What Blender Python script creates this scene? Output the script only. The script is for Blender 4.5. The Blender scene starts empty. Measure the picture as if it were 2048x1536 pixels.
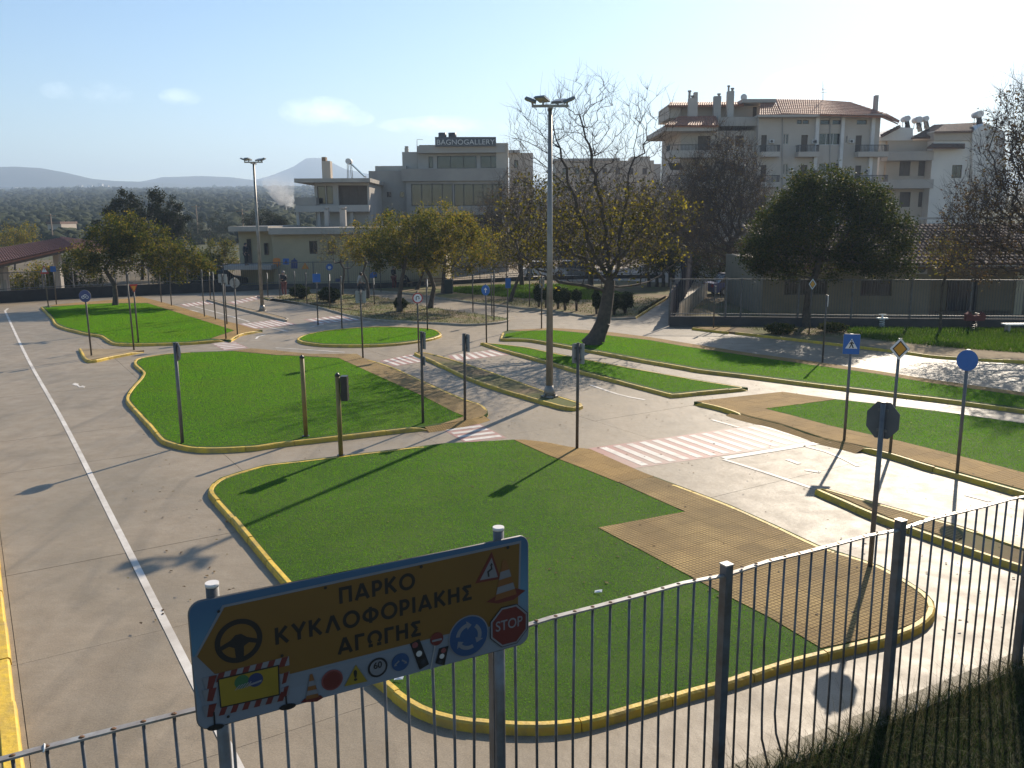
import bpy, bmesh, math, random
import numpy as np
from mathutils import Vector, Matrix, geometry
R = math.radians
random.seed(7)
SC = bpy.context.scene
COL = SC.collection

# ------------------------------------------------------------------ camera
FPX, CAMH, YH, ROLL = 1720.0, 5.1, 438.0, R(0.35)
PITCH = math.atan((768 - YH) / FPX)
CF = np.array([0, math.cos(PITCH), -math.sin(PITCH)])
_r = np.array([1.0, 0, 0]); _u = np.cross(_r, CF)
CR = _r * math.cos(ROLL) - _u * math.sin(ROLL)
CU = _u * math.cos(ROLL) + _r * math.sin(ROLL)
CAM0 = np.array([0, 0, CAMH])
cam = bpy.data.cameras.new('camera'); cam_o = bpy.data.objects.new('camera', cam); COL.objects.link(cam_o)
cam.sensor_width = 36.0; cam.lens = FPX / 2048 * 36.0; cam.clip_start = 0.05; cam.clip_end = 20000
cam_o.matrix_world = Matrix(((CR[0], CU[0], -CF[0], 0), (CR[1], CU[1], -CF[1], 0), (CR[2], CU[2], -CF[2], CAMH), (0, 0, 0, 1)))
SC.camera = cam_o

# ------------------------------------------------------------------ sky, sun, exposure
SUN_AZ, SUN_EL = R(28.0), R(31.5)
SKY_STR, SKY_SAT, SUN_E, EXPO = 0.095, 1.22, 5.0, 0.66
W = bpy.data.worlds.new('World'); SC.world = W; W.use_nodes = True
nt = W.node_tree; nt.nodes.clear()
out = nt.nodes.new('ShaderNodeOutputWorld'); bg = nt.nodes.new('ShaderNodeBackground')
sky = nt.nodes.new('ShaderNodeTexSky'); sky.sky_type = 'NISHITA'; sky.sun_disc = False
sky.sun_elevation = SUN_EL; sky.sun_rotation = SUN_AZ; sky.altitude = 100
sky.air_density = 1.0; sky.dust_density = 0.45; sky.ozone_density = 1.2
# a few low cumulus puffs and thin streaks, each at its own bearing and height
def ray0(x, y): return CF + CR * ((x - 1024) / FPX) - CU * ((y - 768) / FPX)
tc = nt.nodes.new('ShaderNodeTexCoord'); nrmv = nt.nodes.new('ShaderNodeVectorMath'); nrmv.operation = 'NORMALIZE'; nt.links.new(tc.outputs['Generated'], nrmv.inputs[0])
mp = nt.nodes.new('ShaderNodeMapping'); mp.inputs['Scale'].default_value = (1.0, 1.0, 1.7); nt.links.new(nrmv.outputs[0], mp.inputs[0])
nz = nt.nodes.new('ShaderNodeTexNoise'); nz.inputs['Scale'].default_value = 15.0; nz.inputs['Detail'].default_value = 10; nz.inputs['Roughness'].default_value = 0.66; nt.links.new(mp.outputs[0], nz.inputs['Vector'])
def wmath(op, a, b_=None, c=None):
    n = nt.nodes.new('ShaderNodeMath'); n.operation = op
    for k, v in enumerate((a, b_, c)):
        if v is None: continue
        if isinstance(v, (int, float)): n.inputs[k].default_value = v
        else: nt.links.new(v, n.inputs[k])
    return n.outputs[0]
total = None
for (cx, cy, wx, wy, am) in ((1610, 178, 75, 36, 1.0), (1900, 165, 150, 45, 1.0), (1770, 195, 90, 28, .8), (640, 224, 75, 28, .8), (690, 236, 60, 18, .55), (900, 252, 150, 22, .5), (205, 186, 60, 26, .42), (120, 182, 40, 18, .42), (360, 194, 42, 18, .46), (2250, 130, 220, 50, .9), (-300, 200, 120, 25, .6), (-700, 150, 160, 40, .8), (2700, 190, 200, 40, .8)):
    d_ = ray0(cx, cy); d_ = d_ / np.linalg.norm(d_); sb = nt.nodes.new('ShaderNodeVectorMath'); sb.operation = 'SUBTRACT'; nt.links.new(nrmv.outputs[0], sb.inputs[0]); sb.inputs[1].default_value = tuple(d_)
    sc = nt.nodes.new('ShaderNodeVectorMath'); sc.operation = 'MULTIPLY'; nt.links.new(sb.outputs[0], sc.inputs[0]); sc.inputs[1].default_value = (FPX / wx, FPX / wx, FPX / wy)
    ln = nt.nodes.new('ShaderNodeVectorMath'); ln.operation = 'LENGTH'; nt.links.new(sc.outputs[0], ln.inputs[0])
    m_ = wmath('MULTIPLY', wmath('MAXIMUM', wmath('SUBTRACT', 1.25, ln.outputs['Value']), 0.0), am)
    total = m_ if total is None else wmath('MAXIMUM', total, m_)
cl = nt.nodes.new('ShaderNodeMapRange'); cl.interpolation_type = 'SMOOTHSTEP'; cl.inputs['From Min'].default_value = 0.50; cl.inputs['From Max'].default_value = 1.05
nt.links.new(wmath('MULTIPLY', wmath('ADD', wmath('MULTIPLY', total, 0.45), nz.outputs['Fac']), wmath('MINIMUM', wmath('MULTIPLY', total, 5.0), 1.0)), cl.inputs['Value'])
hs = nt.nodes.new('ShaderNodeHueSaturation'); hs.inputs['Saturation'].default_value = SKY_SAT; nt.links.new(sky.outputs[0], hs.inputs['Color'])
mx = nt.nodes.new('ShaderNodeMix'); mx.data_type = 'RGBA'; mx.blend_type = 'ADD'; mx.inputs[7].default_value = (6.2, 5.5, 4.7, 1)
nt.links.new(wmath('MULTIPLY', cl.outputs[0], 0.85), mx.inputs[0]); nt.links.new(hs.outputs[0], mx.inputs[6])
nt.links.new(mx.outputs[2], bg.inputs[0]); bg.inputs[1].default_value = SKY_STR
nt.links.new(bg.outputs[0], out.inputs[0])
sun = bpy.data.lights.new('sun', 'SUN'); sun.energy = SUN_E; sun.angle = R(0.53); sun.color = (1.0, 0.88, 0.72)
sun_o = bpy.data.objects.new('sun', sun); COL.objects.link(sun_o)
SUNV = Vector((math.sin(SUN_AZ) * math.cos(SUN_EL), math.cos(SUN_AZ) * math.cos(SUN_EL), math.sin(SUN_EL)))
sun_o.rotation_euler = SUNV.to_track_quat('Z', 'Y').to_euler(); sun_o.location = SUNV * 60
vs = SC.view_settings; vs.view_transform = 'Standard'; vs.look = 'None'; vs.gamma = 1.0; vs.use_curve_mapping = False
vs.exposure = EXPO
SC.cycles.volume_bounces = 0; SC.cycles.max_bounces = 6; SC.cycles.transparent_max_bounces = 8

# ------------------------------------------------------------------ survey helpers: photo pixel -> place on the ground
def ray(x, y): return CF + CR * ((x - 1024) / FPX) - CU * ((y - 768) / FPX)
def g(x, y, z=0.0):
    d = ray(x, y); t = (z - CAMH) / d[2]; return CAM0 + d * t
def at(x, y, D):                     # point of the view ray at depth Y = D
    d = ray(x, y); return CAM0 + d * (D / d[1])
def height(base, ytop):              # height of a vertical thing standing at world point base
    lo, hi = 0.0, 40.0
    for _ in range(40):
        m = (lo + hi) / 2; v = base + np.array([0, 0, m]) - CAM0
        if 768 - FPX * (v @ CU) / (v @ CF) > ytop: lo = m
        else: hi = m
    return m

# ------------------------------------------------------------------ materials
MATS = {}
def nodes(name):
    m = bpy.data.materials.new(name); m.use_nodes = True; t = m.node_tree
    b = t.nodes['Principled BSDF']; MATS[name] = m
    return m, t, b
def N(t, typ, **kw):
    n = t.nodes.new(typ)
    for k, v in kw.items():
        if k in n.inputs: n.inputs[k].default_value = v
        else: setattr(n, k, v)
    return n
def c4(c): return (c[0], c[1], c[2], 1)
def mat(name, c1, c2=None, scale=6.0, rough=0.6, bump=0.0, bscale=40.0, metal=0.0, spec=0.5, big=None, detail=5.0, lo=0.35, hi=0.65, rr=None, dist=0.01):
    """two-tone noise over world position, optional large stains and fine bump"""
    m, t, b = nodes(name)
    b.inputs['Metallic'].default_value = metal; b.inputs['Roughness'].default_value = rough; b.inputs['Specular IOR Level'].default_value = spec
    geo = N(t, 'ShaderNodeNewGeometry')
    c2 = c2 or tuple(min(1, x * 0.8) for x in c1)
    n1 = N(t, 'ShaderNodeTexNoise', Scale=scale, Detail=detail, Roughness=0.6); t.links.new(geo.outputs['Position'], n1.inputs['Vector'])
    mr = N(t, 'ShaderNodeMapRange'); mr.inputs['From Min'].default_value = lo; mr.inputs['From Max'].default_value = hi
    t.links.new(n1.outputs['Fac'], mr.inputs['Value'])
    mxn = N(t, 'ShaderNodeMix', data_type='RGBA'); mxn.inputs[6].default_value = c4(c1); mxn.inputs[7].default_value = c4(c2)
    t.links.new(mr.outputs[0], mxn.inputs[0]); col = mxn.outputs[2]
    if big:
        bs, bc, amt = big
        n2 = N(t, 'ShaderNodeTexNoise', Scale=bs, Detail=4.0, Roughness=0.65, Distortion=0.6); t.links.new(geo.outputs['Position'], n2.inputs['Vector'])
        m2 = N(t, 'ShaderNodeMapRange'); m2.inputs['From Min'].default_value = 0.42; m2.inputs['From Max'].default_value = 0.68; m2.inputs['To Max'].default_value = amt
        t.links.new(n2.outputs['Fac'], m2.inputs['Value'])
        x2 = N(t, 'ShaderNodeMix', data_type='RGBA'); x2.inputs[7].default_value = c4(bc)
        t.links.new(m2.outputs[0], x2.inputs[0]); t.links.new(col, x2.inputs[6]); col = x2.outputs[2]
    t.links.new(col, b.inputs['Base Color'])
    if rr:
        m3 = N(t, 'ShaderNodeMapRange'); m3.inputs['To Min'].default_value = rr[0]; m3.inputs['To Max'].default_value = rr[1]
        m3.inputs['From Min'].default_value = lo; m3.inputs['From Max'].default_value = hi
        t.links.new(n1.outputs['Fac'], m3.inputs['Value']); t.links.new(m3.outputs[0], b.inputs['Roughness'])
    if bump:
        n4 = N(t, 'ShaderNodeTexNoise', Scale=bscale, Detail=3.0); t.links.new(geo.outputs['Position'], n4.inputs['Vector'])
        bp = N(t, 'ShaderNodeBump', Strength=bump, Distance=dist); t.links.new(n4.outputs['Fac'], bp.inputs['Height']); t.links.new(bp.outputs[0], b.inputs['Normal'])
    m['col_node'] = 1
    return m
def leafmat(name, cols, trans=0.5, rough=0.6, spec=0.10, tint=(1, 1, 1), patch=False):
    """leaf: colour differs from leaf to leaf, light passes through"""
    m, t, b = nodes(name)
    geo = N(t, 'ShaderNodeNewGeometry'); rp = N(t, 'ShaderNodeValToRGB')
    e = rp.color_ramp.elements
    while len(e) < len(cols): e.new(0.5)
    for i, c in enumerate(cols): e[i].position = i / (len(cols) - 1); e[i].color = c4(c)
    t.links.new(geo.outputs['Random Per Island'], rp.inputs[0])
    b.inputs['Roughness'].default_value = rough; b.inputs['Specular IOR Level'].default_value = spec
    if patch:                            # worn, flattened and dusty places differ a little from the rest
        pn = N(t, 'ShaderNodeTexNoise', Scale=0.45, Detail=6.0, Roughness=0.65, Distortion=0.8); t.links.new(geo.outputs['Position'], pn.inputs['Vector']); pm = N(t, 'ShaderNodeMapRange'); pm.inputs['From Min'].default_value = 0.35; pm.inputs['From Max'].default_value = 0.68; pm.inputs['To Max'].default_value = 0.32; t.links.new(pn.outputs['Fac'], pm.inputs['Value'])
        px_ = N(t, 'ShaderNodeMix', data_type='RGBA'); px_.inputs[7].default_value = (0.085, 0.115, 0.02, 1); t.links.new(pm.outputs[0], px_.inputs[0]); t.links.new(rp.outputs[0], px_.inputs[6]); rp = type('o', (), {'outputs': [px_.outputs[2]]})
    t.links.new(rp.outputs[0], b.inputs['Base Color'])
    tr = N(t, 'ShaderNodeBsdfTranslucent'); tg = N(t, 'ShaderNodeMix', data_type='RGBA', blend_type='MULTIPLY'); tg.inputs[0].default_value = 1.0; tg.inputs[7].default_value = c4(tint); t.links.new(rp.outputs[0], tg.inputs[6]); t.links.new(tg.outputs[2], tr.inputs['Color'])
    ms = N(t, 'ShaderNodeMixShader'); ms.inputs[0].default_value = trans
    t.links.new(b.outputs[0], ms.inputs[1]); t.links.new(tr.outputs[0], ms.inputs[2])
    t.links.new(ms.outputs[0], t.nodes['Material Output'].inputs['Surface'])
    return m
GA = R(32.2)                         # the park's grid direction
def gridmat(name, c1, c2, joint, step=0.4 / 6, ang=GA):
    """small square studs cast into a paving slab"""
    m = mat(name, c1, c2, scale=1.1, rough=0.85, spec=0.2, detail=6.0, big=(0.9, tuple(x * 0.5 for x in c1), 0.75))
    t = m.node_tree; b = t.nodes['Principled BSDF']
    geo = N(t, 'ShaderNodeNewGeometry'); mp = N(t, 'ShaderNodeMapping'); mp.inputs['Rotation'].default_value = (0, 0, -ang)
    mp.inputs['Scale'].default_value = (1, 1, 1)
    t.links.new(geo.outputs['Position'], mp.inputs[0]); sp = N(t, 'ShaderNodeSeparateXYZ'); t.links.new(mp.outputs[0], sp.inputs[0])
    hs = []
    for ax in 'XY':
        a = N(t, 'ShaderNodeMath', operation='DIVIDE'); a.inputs[1].default_value = step; t.links.new(sp.outputs[ax], a.inputs[0])
        f = N(t, 'ShaderNodeMath', operation='FRACT'); t.links.new(a.outputs[0], f.inputs[0])
        p = N(t, 'ShaderNodeMath', operation='PINGPONG'); p.inputs[1].default_value = 0.5; t.links.new(f.outputs[0], p.inputs[0])
        q = N(t, 'ShaderNodeMapRange'); q.inputs['From Min'].default_value = 0.05; q.inputs['From Max'].default_value = 0.17; t.links.new(p.outputs[0], q.inputs['Value']); hs.append(q)
    mn = N(t, 'ShaderNodeMath', operation='MINIMUM'); t.links.new(hs[0].outputs[0], mn.inputs[0]); t.links.new(hs[1].outputs[0], mn.inputs[1])
    old = b.inputs['Base Color'].links[0].from_socket
    x = N(t, 'ShaderNodeMix', data_type='RGBA'); x.inputs[6].default_value = c4(joint); t.links.new(old, x.inputs[7]); t.links.new(mn.outputs[0], x.inputs[0])
    t.links.new(x.outputs[2], b.inputs['Base Color'])
    bp = N(t, 'ShaderNodeBump', Strength=0.4, Distance=0.006); t.links.new(mn.outputs[0], bp.inputs['Height']); t.links.new(bp.outputs[0], b.inputs['Normal'])
    return m
def concrete(name):
    m = mat(name, (0.305, 0.243, 0.166), (0.25, 0.196, 0.132), scale=2.2, rough=0.5, detail=9.0, big=(0.22, (0.185, 0.154, 0.105), 0.65), rr=(0.52, 0.62), spec=0.35, bump=0.25, bscale=9.0, dist=0.02)
    t = m.node_tree; b = t.nodes['Principled BSDF']; geo = N(t, 'ShaderNodeNewGeometry')
    # tyre sweeps: long soft arcs, slightly darker
    wv = N(t, 'ShaderNodeTexNoise', Scale=0.9, Detail=6.0, Distortion=2.2); mp = N(t, 'ShaderNodeMapping'); mp.inputs['Rotation'].default_value = (0, 0, R(57)); mp.inputs['Scale'].default_value = (1.0, 0.22, 1)
    t.links.new(geo.outputs['Position'], mp.inputs[0]); t.links.new(mp.outputs[0], wv.inputs['Vector'])
    mr = N(t, 'ShaderNodeMapRange'); mr.inputs['From Min'].default_value = 0.5; mr.inputs['From Max'].default_value = 0.75; mr.inputs['To Max'].default_value = 0.5; t.links.new(wv.outputs['Fac'], mr.inputs['Value'])
    gr = N(t, 'ShaderNodeTexNoise', Scale=55.0, Detail=3.0); t.links.new(geo.outputs['Position'], gr.inputs['Vector']); gm = N(t, 'ShaderNodeMapRange'); gm.inputs['From Min'].default_value = 0.3; gm.inputs['From Max'].default_value = 0.7; gm.inputs['To Min'].default_value = 0.82; gm.inputs['To Max'].default_value = 1.16; t.links.new(gr.outputs['Fac'], gm.inputs['Value'])
    oi = N(t, 'ShaderNodeObjectInfo'); rv = N(t, 'ShaderNodeMapRange'); rv.inputs['To Min'].default_value = 0.96; rv.inputs['To Max'].default_value = 1.03; t.links.new(oi.outputs['Random'], rv.inputs['Value'])
    vo = N(t, 'ShaderNodeTexVoronoi', feature='DISTANCE_TO_EDGE', Scale=0.16); dn = N(t, 'ShaderNodeTexNoise', Scale=0.8, Detail=6.0); t.links.new(geo.outputs['Position'], dn.inputs['Vector'])
    dm = N(t, 'ShaderNodeMix', data_type='RGBA'); dm.inputs[0].default_value = 0.35; t.links.new(geo.outputs['Position'], dm.inputs[6]); vs_ = N(t, 'ShaderNodeVectorMath', operation='SCALE'); vs_.inputs['Scale'].default_value = 5.0; t.links.new(dn.outputs['Color'], vs_.inputs[0]); va = N(t, 'ShaderNodeVectorMath', operation='ADD'); t.links.new(geo.outputs['Position'], va.inputs[0]); t.links.new(vs_.outputs[0], va.inputs[1]); t.links.new(va.outputs[0], vo.inputs['Vector'])
    ck = N(t, 'ShaderNodeMapRange'); ck.inputs['From Min'].default_value = 0.0006; ck.inputs['From Max'].default_value = 0.0022; ck.inputs['To Min'].default_value = 0.5; ck.inputs['To Max'].default_value = 0.0; t.links.new(vo.outputs['Distance'], ck.inputs['Value'])
    sn = N(t, 'ShaderNodeTexNoise', Scale=1.7, Detail=5.0, Distortion=1.0); t.links.new(geo.outputs['Position'], sn.inputs['Vector']); sm2 = N(t, 'ShaderNodeMapRange'); sm2.inputs['From Min'].default_value = 0.66; sm2.inputs['From Max'].default_value = 0.78; sm2.inputs['To Max'].default_value = 0.5; t.links.new(sn.outputs['Fac'], sm2.inputs['Value'])
    mx1 = N(t, 'ShaderNodeMath', operation='MAXIMUM'); t.links.new(ck.outputs[0], mx1.inputs[0]); t.links.new(sm2.outputs[0], mx1.inputs[1]); mx2 = N(t, 'ShaderNodeMath', operation='MAXIMUM'); t.links.new(mx1.outputs[0], mx2.inputs[0]); t.links.new(mr.outputs[0], mx2.inputs[1]); mr = mx2
    old = b.inputs['Base Color'].links[0].from_socket
    x = N(t, 'ShaderNodeMix', data_type='RGBA'); x.inputs[7].default_value = (0.135, 0.112, 0.08, 1); t.links.new(old, x.inputs[6]); t.links.new(mr.outputs[0], x.inputs[0])
    y = N(t, 'ShaderNodeMix', data_type='RGBA', blend_type='MULTIPLY'); y.inputs[0].default_value = 1.0; t.links.new(x.outputs[2], y.inputs[6])
    rg = N(t, 'ShaderNodeMath', operation='MULTIPLY'); t.links.new(rv.outputs[0], rg.inputs[0]); t.links.new(gm.outputs[0], rg.inputs[1]); cb = N(t, 'ShaderNodeCombineColor'); [t.links.new(rg.outputs[0], cb.inputs[i]) for i in range(3)]; t.links.new(cb.outputs[0], y.inputs[7])
    t.links.new(y.outputs[2], b.inputs['Base Color'])
    return m
M = {}
M['concrete'] = concrete('concrete')
M['joint'] = mat('joint_dirt', (0.07, 0.055, 0.04), scale=9)
M['tile_brown'] = gridmat('brown_slab', (0.375, 0.255, 0.098), (0.25, 0.162, 0.062), (0.12, 0.078, 0.030))
M['tile_ochre'] = gridmat('ochre_slab', (0.39, 0.245, 0.08), (0.32, 0.20, 0.066), (0.17, 0.10, 0.03))
M['turf'] = mat('turf_backing', (0.018, 0.052, 0.003), (0.028, 0.066, 0.005), scale=3, rough=0.9, spec=0.2, big=(0.4, (0.065, 0.10, 0.016), 0.6))
M['turf_blade'] = leafmat('turf_blade', [(0.030, 0.120, 0.003), (0.050, 0.165, 0.005), (0.078, 0.205, 0.008), (0.12, 0.21, 0.02)], trans=0.6, rough=0.7, spec=0.05, tint=(2.5, 2.35, 0.8), patch=True)
M['dirt'] = mat('dry_earth', (0.20, 0.145, 0.085), (0.15, 0.11, 0.06), scale=1.5, rough=0.95, spec=0.2, big=(0.35, (0.09, 0.12, 0.03), 0.9), bump=0.4)
M['dirt_pale'] = mat('pale_earth', (0.30, 0.23, 0.14), (0.22, 0.165, 0.10), scale=1.2, rough=0.95, spec=0.2, bump=0.4)
M['weeds'] = leafmat('weed_blade', [(0.016, 0.032, 0.007), (0.028, 0.050, 0.011), (0.045, 0.062, 0.015), (0.10, 0.090, 0.042)], trans=0.4)
M['green_blade'] = leafmat('lawn_blade', [(0.035, 0.09, 0.008), (0.065, 0.14, 0.014), (0.10, 0.16, 0.024)], trans=0.45, tint=(1.2, 1.2, 0.8), patch=True)
M['bank'] = mat('bank_soil', (0.035, 0.032, 0.017), (0.021, 0.025, 0.010), scale=5, rough=0.95, spec=0.15, bump=0.6, bscale=15)
M['kerb'] = mat('yellow_kerb_paint', (0.70, 0.46, 0.032), (0.60, 0.38, 0.04), scale=7, rough=0.6, big=(3.1, (0.28, 0.20, 0.08), 0.65), bump=0.9, bscale=18)
def per_object(m, lo_, hi_):
    t = m.node_tree; b = t.nodes['Principled BSDF']; oi = N(t, 'ShaderNodeObjectInfo'); rv = N(t, 'ShaderNodeMapRange'); rv.inputs['To Min'].default_value = lo_; rv.inputs['To Max'].default_value = hi_; t.links.new(oi.outputs['Random'], rv.inputs['Value'])
    y = N(t, 'ShaderNodeMix', data_type='RGBA', blend_type='MULTIPLY'); y.inputs[0].default_value = 1.0; t.links.new(b.inputs['Base Color'].links[0].from_socket, y.inputs[6]); cb = N(t, 'ShaderNodeCombineColor'); [t.links.new(rv.outputs[0], cb.inputs[i]) for i in range(3)]; t.links.new(cb.outputs[0], y.inputs[7]); t.links.new(y.outputs[2], b.inputs['Base Color'])
per_object(M['kerb'], 0.80, 1.10); per_object(M['tile_brown'], 0.90, 1.10); per_object(M['tile_ochre'], 0.9, 1.08)
M['kerb_grey'] = mat('bare_kerb', (0.34, 0.29, 0.22), (0.25, 0.21, 0.16), scale=4, rough=0.8, bump=0.5, bscale=25)
M['white_paint'] = mat('white_road_paint', (0.66, 0.61, 0.54), (0.52, 0.47, 0.40), scale=3, rough=0.6, lo=0.45, hi=0.75, big=(1.3, (0.36, 0.31, 0.25), 0.7))
M['red_paint'] = mat('red_road_paint', (0.36, 0.165, 0.13), (0.32, 0.16, 0.125), scale=3, rough=0.55, big=(0.8, (0.31, 0.235, 0.18), 0.8))
M['steel'] = mat('galvanised_steel', (0.17, 0.165, 0.16), (0.12, 0.115, 0.11), scale=8, rough=0.5, metal=0.3)
M['pole'] = mat('sign_pole', (0.115, 0.095, 0.075), (0.08, 0.065, 0.05), scale=5, rough=0.6, metal=0.1)
M['signback'] = mat('sign_back', (0.30, 0.30, 0.29), (0.24, 0.24, 0.235), scale=3, rough=0.5, metal=0.3)
M['signback_dark'] = mat('sign_back_dark', (0.10, 0.105, 0.11), (0.075, 0.08, 0.085), scale=3, rough=0.6)
M['fence'] = mat('fence_steel', (0.135, 0.14, 0.15), (0.09, 0.078, 0.066), scale=7, rough=0.5, metal=0.35)
M['fence_top'] = mat('fence_rail_steel', (0.42, 0.41, 0.38), (0.32, 0.30, 0.27), scale=6, rough=0.45, metal=0.35, big=(7.0, (0.16, 0.09, 0.05), 0.6))
M['rust'] = mat('rust', (0.19, 0.09, 0.04), (0.10, 0.055, 0.03), scale=20, rough=0.9)
M['lamp'] = mat('lamp_post_steel', (0.27, 0.25, 0.22), (0.20, 0.18, 0.155), scale=3, rough=0.45, metal=0.4)
M['lamp_head'] = mat('lamp_head', (0.20, 0.21, 0.21), scale=3, rough=0.35, metal=0.3)
M['lamp_glass'] = mat('lamp_lens', (0.35, 0.34, 0.25), scale=3, rough=0.15)
M['ochre_post'] = mat('ochre_post', (0.28, 0.19, 0.05), (0.20, 0.135, 0.04), scale=4, rough=0.55)
M['black'] = mat('black_plastic', (0.02, 0.02, 0.02), scale=5, rough=0.4)
FL = dict(scale=3, rough=0.4)
M['blue'] = mat('sign_blue', (0.024, 0.13, 0.42), (0.02, 0.115, 0.37), **FL)
M['navy'] = mat('sign_navy', (0.03, 0.05, 0.17), (0.025, 0.045, 0.14), **FL)
M['white'] = mat('sign_white', (0.74, 0.74, 0.72), (0.68, 0.68, 0.66), **FL)
M['red'] = mat('sign_red', (0.50, 0.03, 0.025), (0.42, 0.03, 0.025), **FL)
M['amber'] = mat('sign_amber', (0.62, 0.29, 0.02), (0.56, 0.26, 0.02), **FL)
M['orange'] = mat('sign_orange', (0.70, 0.22, 0.03), (0.62, 0.19, 0.03), **FL)
M['ink'] = mat('sign_black', (0.012, 0.012, 0.014), **FL)
M['green_ink'] = mat('sign_green', (0.05, 0.20, 0.08), **FL)
M['yellow'] = mat('sign_yellow', (0.70, 0.50, 0.05), (0.64, 0.45, 0.05), **FL)
M['board_orange'] = mat('board_orange', (0.129, 0.069, 0.017), (0.117, 0.062, 0.017), scale=4, rough=0.35)
M['board_white'] = mat('board_white', (0.144, 0.158, 0.180), (0.133, 0.148, 0.169), scale=4, rough=0.35)
def board_grad():
    m, t, b = nodes('board_sky_print')     # the print itself runs from deep blue at the top to white at the foot
    tcn = N(t, 'ShaderNodeTexCoord'); s = N(t, 'ShaderNodeSeparateXYZ'); rp = N(t, 'ShaderNodeValToRGB')
    t.links.new(tcn.outputs['Generated'], s.inputs[0]); t.links.new(s.outputs['Y'], rp.inputs[0])
    e = rp.color_ramp.elements; e[0].position = 0.12; e[0].color = (0.15, 0.165, 0.19, 1); e[1].position = 0.95; e[1].color = (0.035, 0.09, 0.16, 1)
    k = e.new(0.5); k.color = (0.075, 0.16, 0.22, 1)
    t.links.new(rp.outputs[0], b.inputs['Base Color']); b.inputs['Roughness'].default_value = 0.35
    return m
M['board_sky'] = board_grad()
for nm_, c_ in (('b_white', (.15, .15, .16)), ('b_red', (.10, .018, .016)), ('b_blue', (.02, .055, .13)), ('b_orange', (.16, .065, .02)), ('b_yellow', (.20, .14, .016)), ('b_navy', (.018, .03, .085)), ('b_green', (.03, .09, .04))): M[nm_] = mat('board_' + nm_, c_, scale=3, rough=.4)
M['bark'] = mat('bark', (0.10, 0.075, 0.055), (0.055, 0.042, 0.032), scale=6, rough=0.9, bump=0.6, bscale=18)
M['twig'] = mat('twig_bark', (0.085, 0.066, 0.054), (0.055, 0.042, 0.036), scale=6, rough=0.85)
M['bark_pale'] = mat('pale_bark', (0.18, 0.145, 0.11), (0.11, 0.085, 0.065), scale=6, rough=0.9)
LF = leafmat
M['thin_blade'] = LF('thin_grass_blade', [(0.05, 0.075, 0.012), (0.08, 0.11, 0.018), (0.14, 0.13, 0.04), (0.20, 0.16, 0.07)], 0.45)
M['lf_olive'] = LF('leaf_olive', [(0.026, 0.04, 0.009), (0.045, 0.062, 0.012), (0.085, 0.085, 0.016), (0.17, 0.13, 0.028)], 0.5, tint=(1.7, 1.6, 0.7))
M['lf_yellow'] = LF('leaf_yellowing', [(0.045, 0.058, 0.012), (0.09, 0.095, 0.016), (0.15, 0.135, 0.022), (0.23, 0.15, 0.03)], 0.55, tint=(1.7, 1.6, 0.7))
M['lf_dark'] = LF('leaf_evergreen', [(0.020, 0.030, 0.007), (0.034, 0.046, 0.010), (0.055, 0.066, 0.014), (0.12, 0.088, 0.020)], 0.33, spec=0.10, tint=(1.35, 1.5, 0.6))
M['lf_pine'] = LF('pine_needles', [(0.018, 0.03, 0.015), (0.03, 0.04, 0.018), (0.05, 0.045, 0.02)], 0.25)
M['lf_brown'] = LF('leaf_dry', [(0.057, 0.039, 0.023), (0.098, 0.057, 0.030), (0.149, 0.092, 0.034), (0.196, 0.161, 0.052)], 0.35)
M['lf_plane'] = LF('leaf_plane', [(0.03, 0.036, 0.010), (0.055, 0.055, 0.014), (0.085, 0.07, 0.02), (0.26, 0.23, 0.035)], 0.5, tint=(1.6, 1.5, 0.7))
M['shrub'] = LF('shrub_leaf', [(0.016, 0.028, 0.009), (0.03, 0.046, 0.014), (0.055, 0.07, 0.02)], 0.3)
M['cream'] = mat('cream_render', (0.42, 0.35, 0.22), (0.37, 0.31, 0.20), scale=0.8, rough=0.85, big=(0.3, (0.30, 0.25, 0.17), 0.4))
M['cream_dark'] = mat('shaded_cream_render', (0.24, 0.19, 0.125), (0.19, 0.155, 0.10), scale=0.8, rough=0.85)  # cream darkened in the colour itself, for a house front in shade
M['roofslab'] = mat('roof_slab', (0.38, 0.34, 0.29), (0.30, 0.27, 0.23), scale=1, rough=0.85)
M['greywall'] = mat('grey_render', (0.414, 0.368, 0.322), (0.356, 0.322, 0.282), scale=0.5, rough=0.85)
M['stonewall'] = mat('grey_stone', (0.360, 0.318, 0.270), (0.300, 0.264, 0.228), scale=0.6, rough=0.8, big=(0.2, (0.264, 0.228, 0.198), 0.5))
M['palewall'] = mat('pale_render', (0.490, 0.428, 0.367), (0.439, 0.383, 0.326), scale=0.4, rough=0.85, big=(0.15, (0.398, 0.337, 0.286), 0.6))
M['whitewall'] = mat('white_render', (0.713, 0.667, 0.598), (0.632, 0.586, 0.529), scale=0.4, rough=0.85)
M['beigewall'] = mat('beige_render', (0.495, 0.407, 0.319), (0.440, 0.363, 0.286), scale=0.4, rough=0.85)
M['trim'] = mat('white_trim', (0.66, 0.63, 0.60), scale=1, rough=0.7)
M['glass'] = mat('dark_glass', (0.018, 0.02, 0.024), (0.03, 0.033, 0.037), scale=0.5, rough=0.08, spec=0.6)
M['shutter'] = mat('brown_shutter', (0.10, 0.07, 0.05), (0.075, 0.052, 0.038), scale=2, rough=0.6)
M['rail'] = mat('balcony_rail', (0.07, 0.065, 0.065), scale=4, rough=0.5, metal=0.3)
M['tile'] = mat('terracotta', (0.40, 0.165, 0.085), (0.28, 0.115, 0.065), scale=3, rough=0.7, detail=8, big=(1.2, (0.20, 0.10, 0.06), 0.6))
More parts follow.
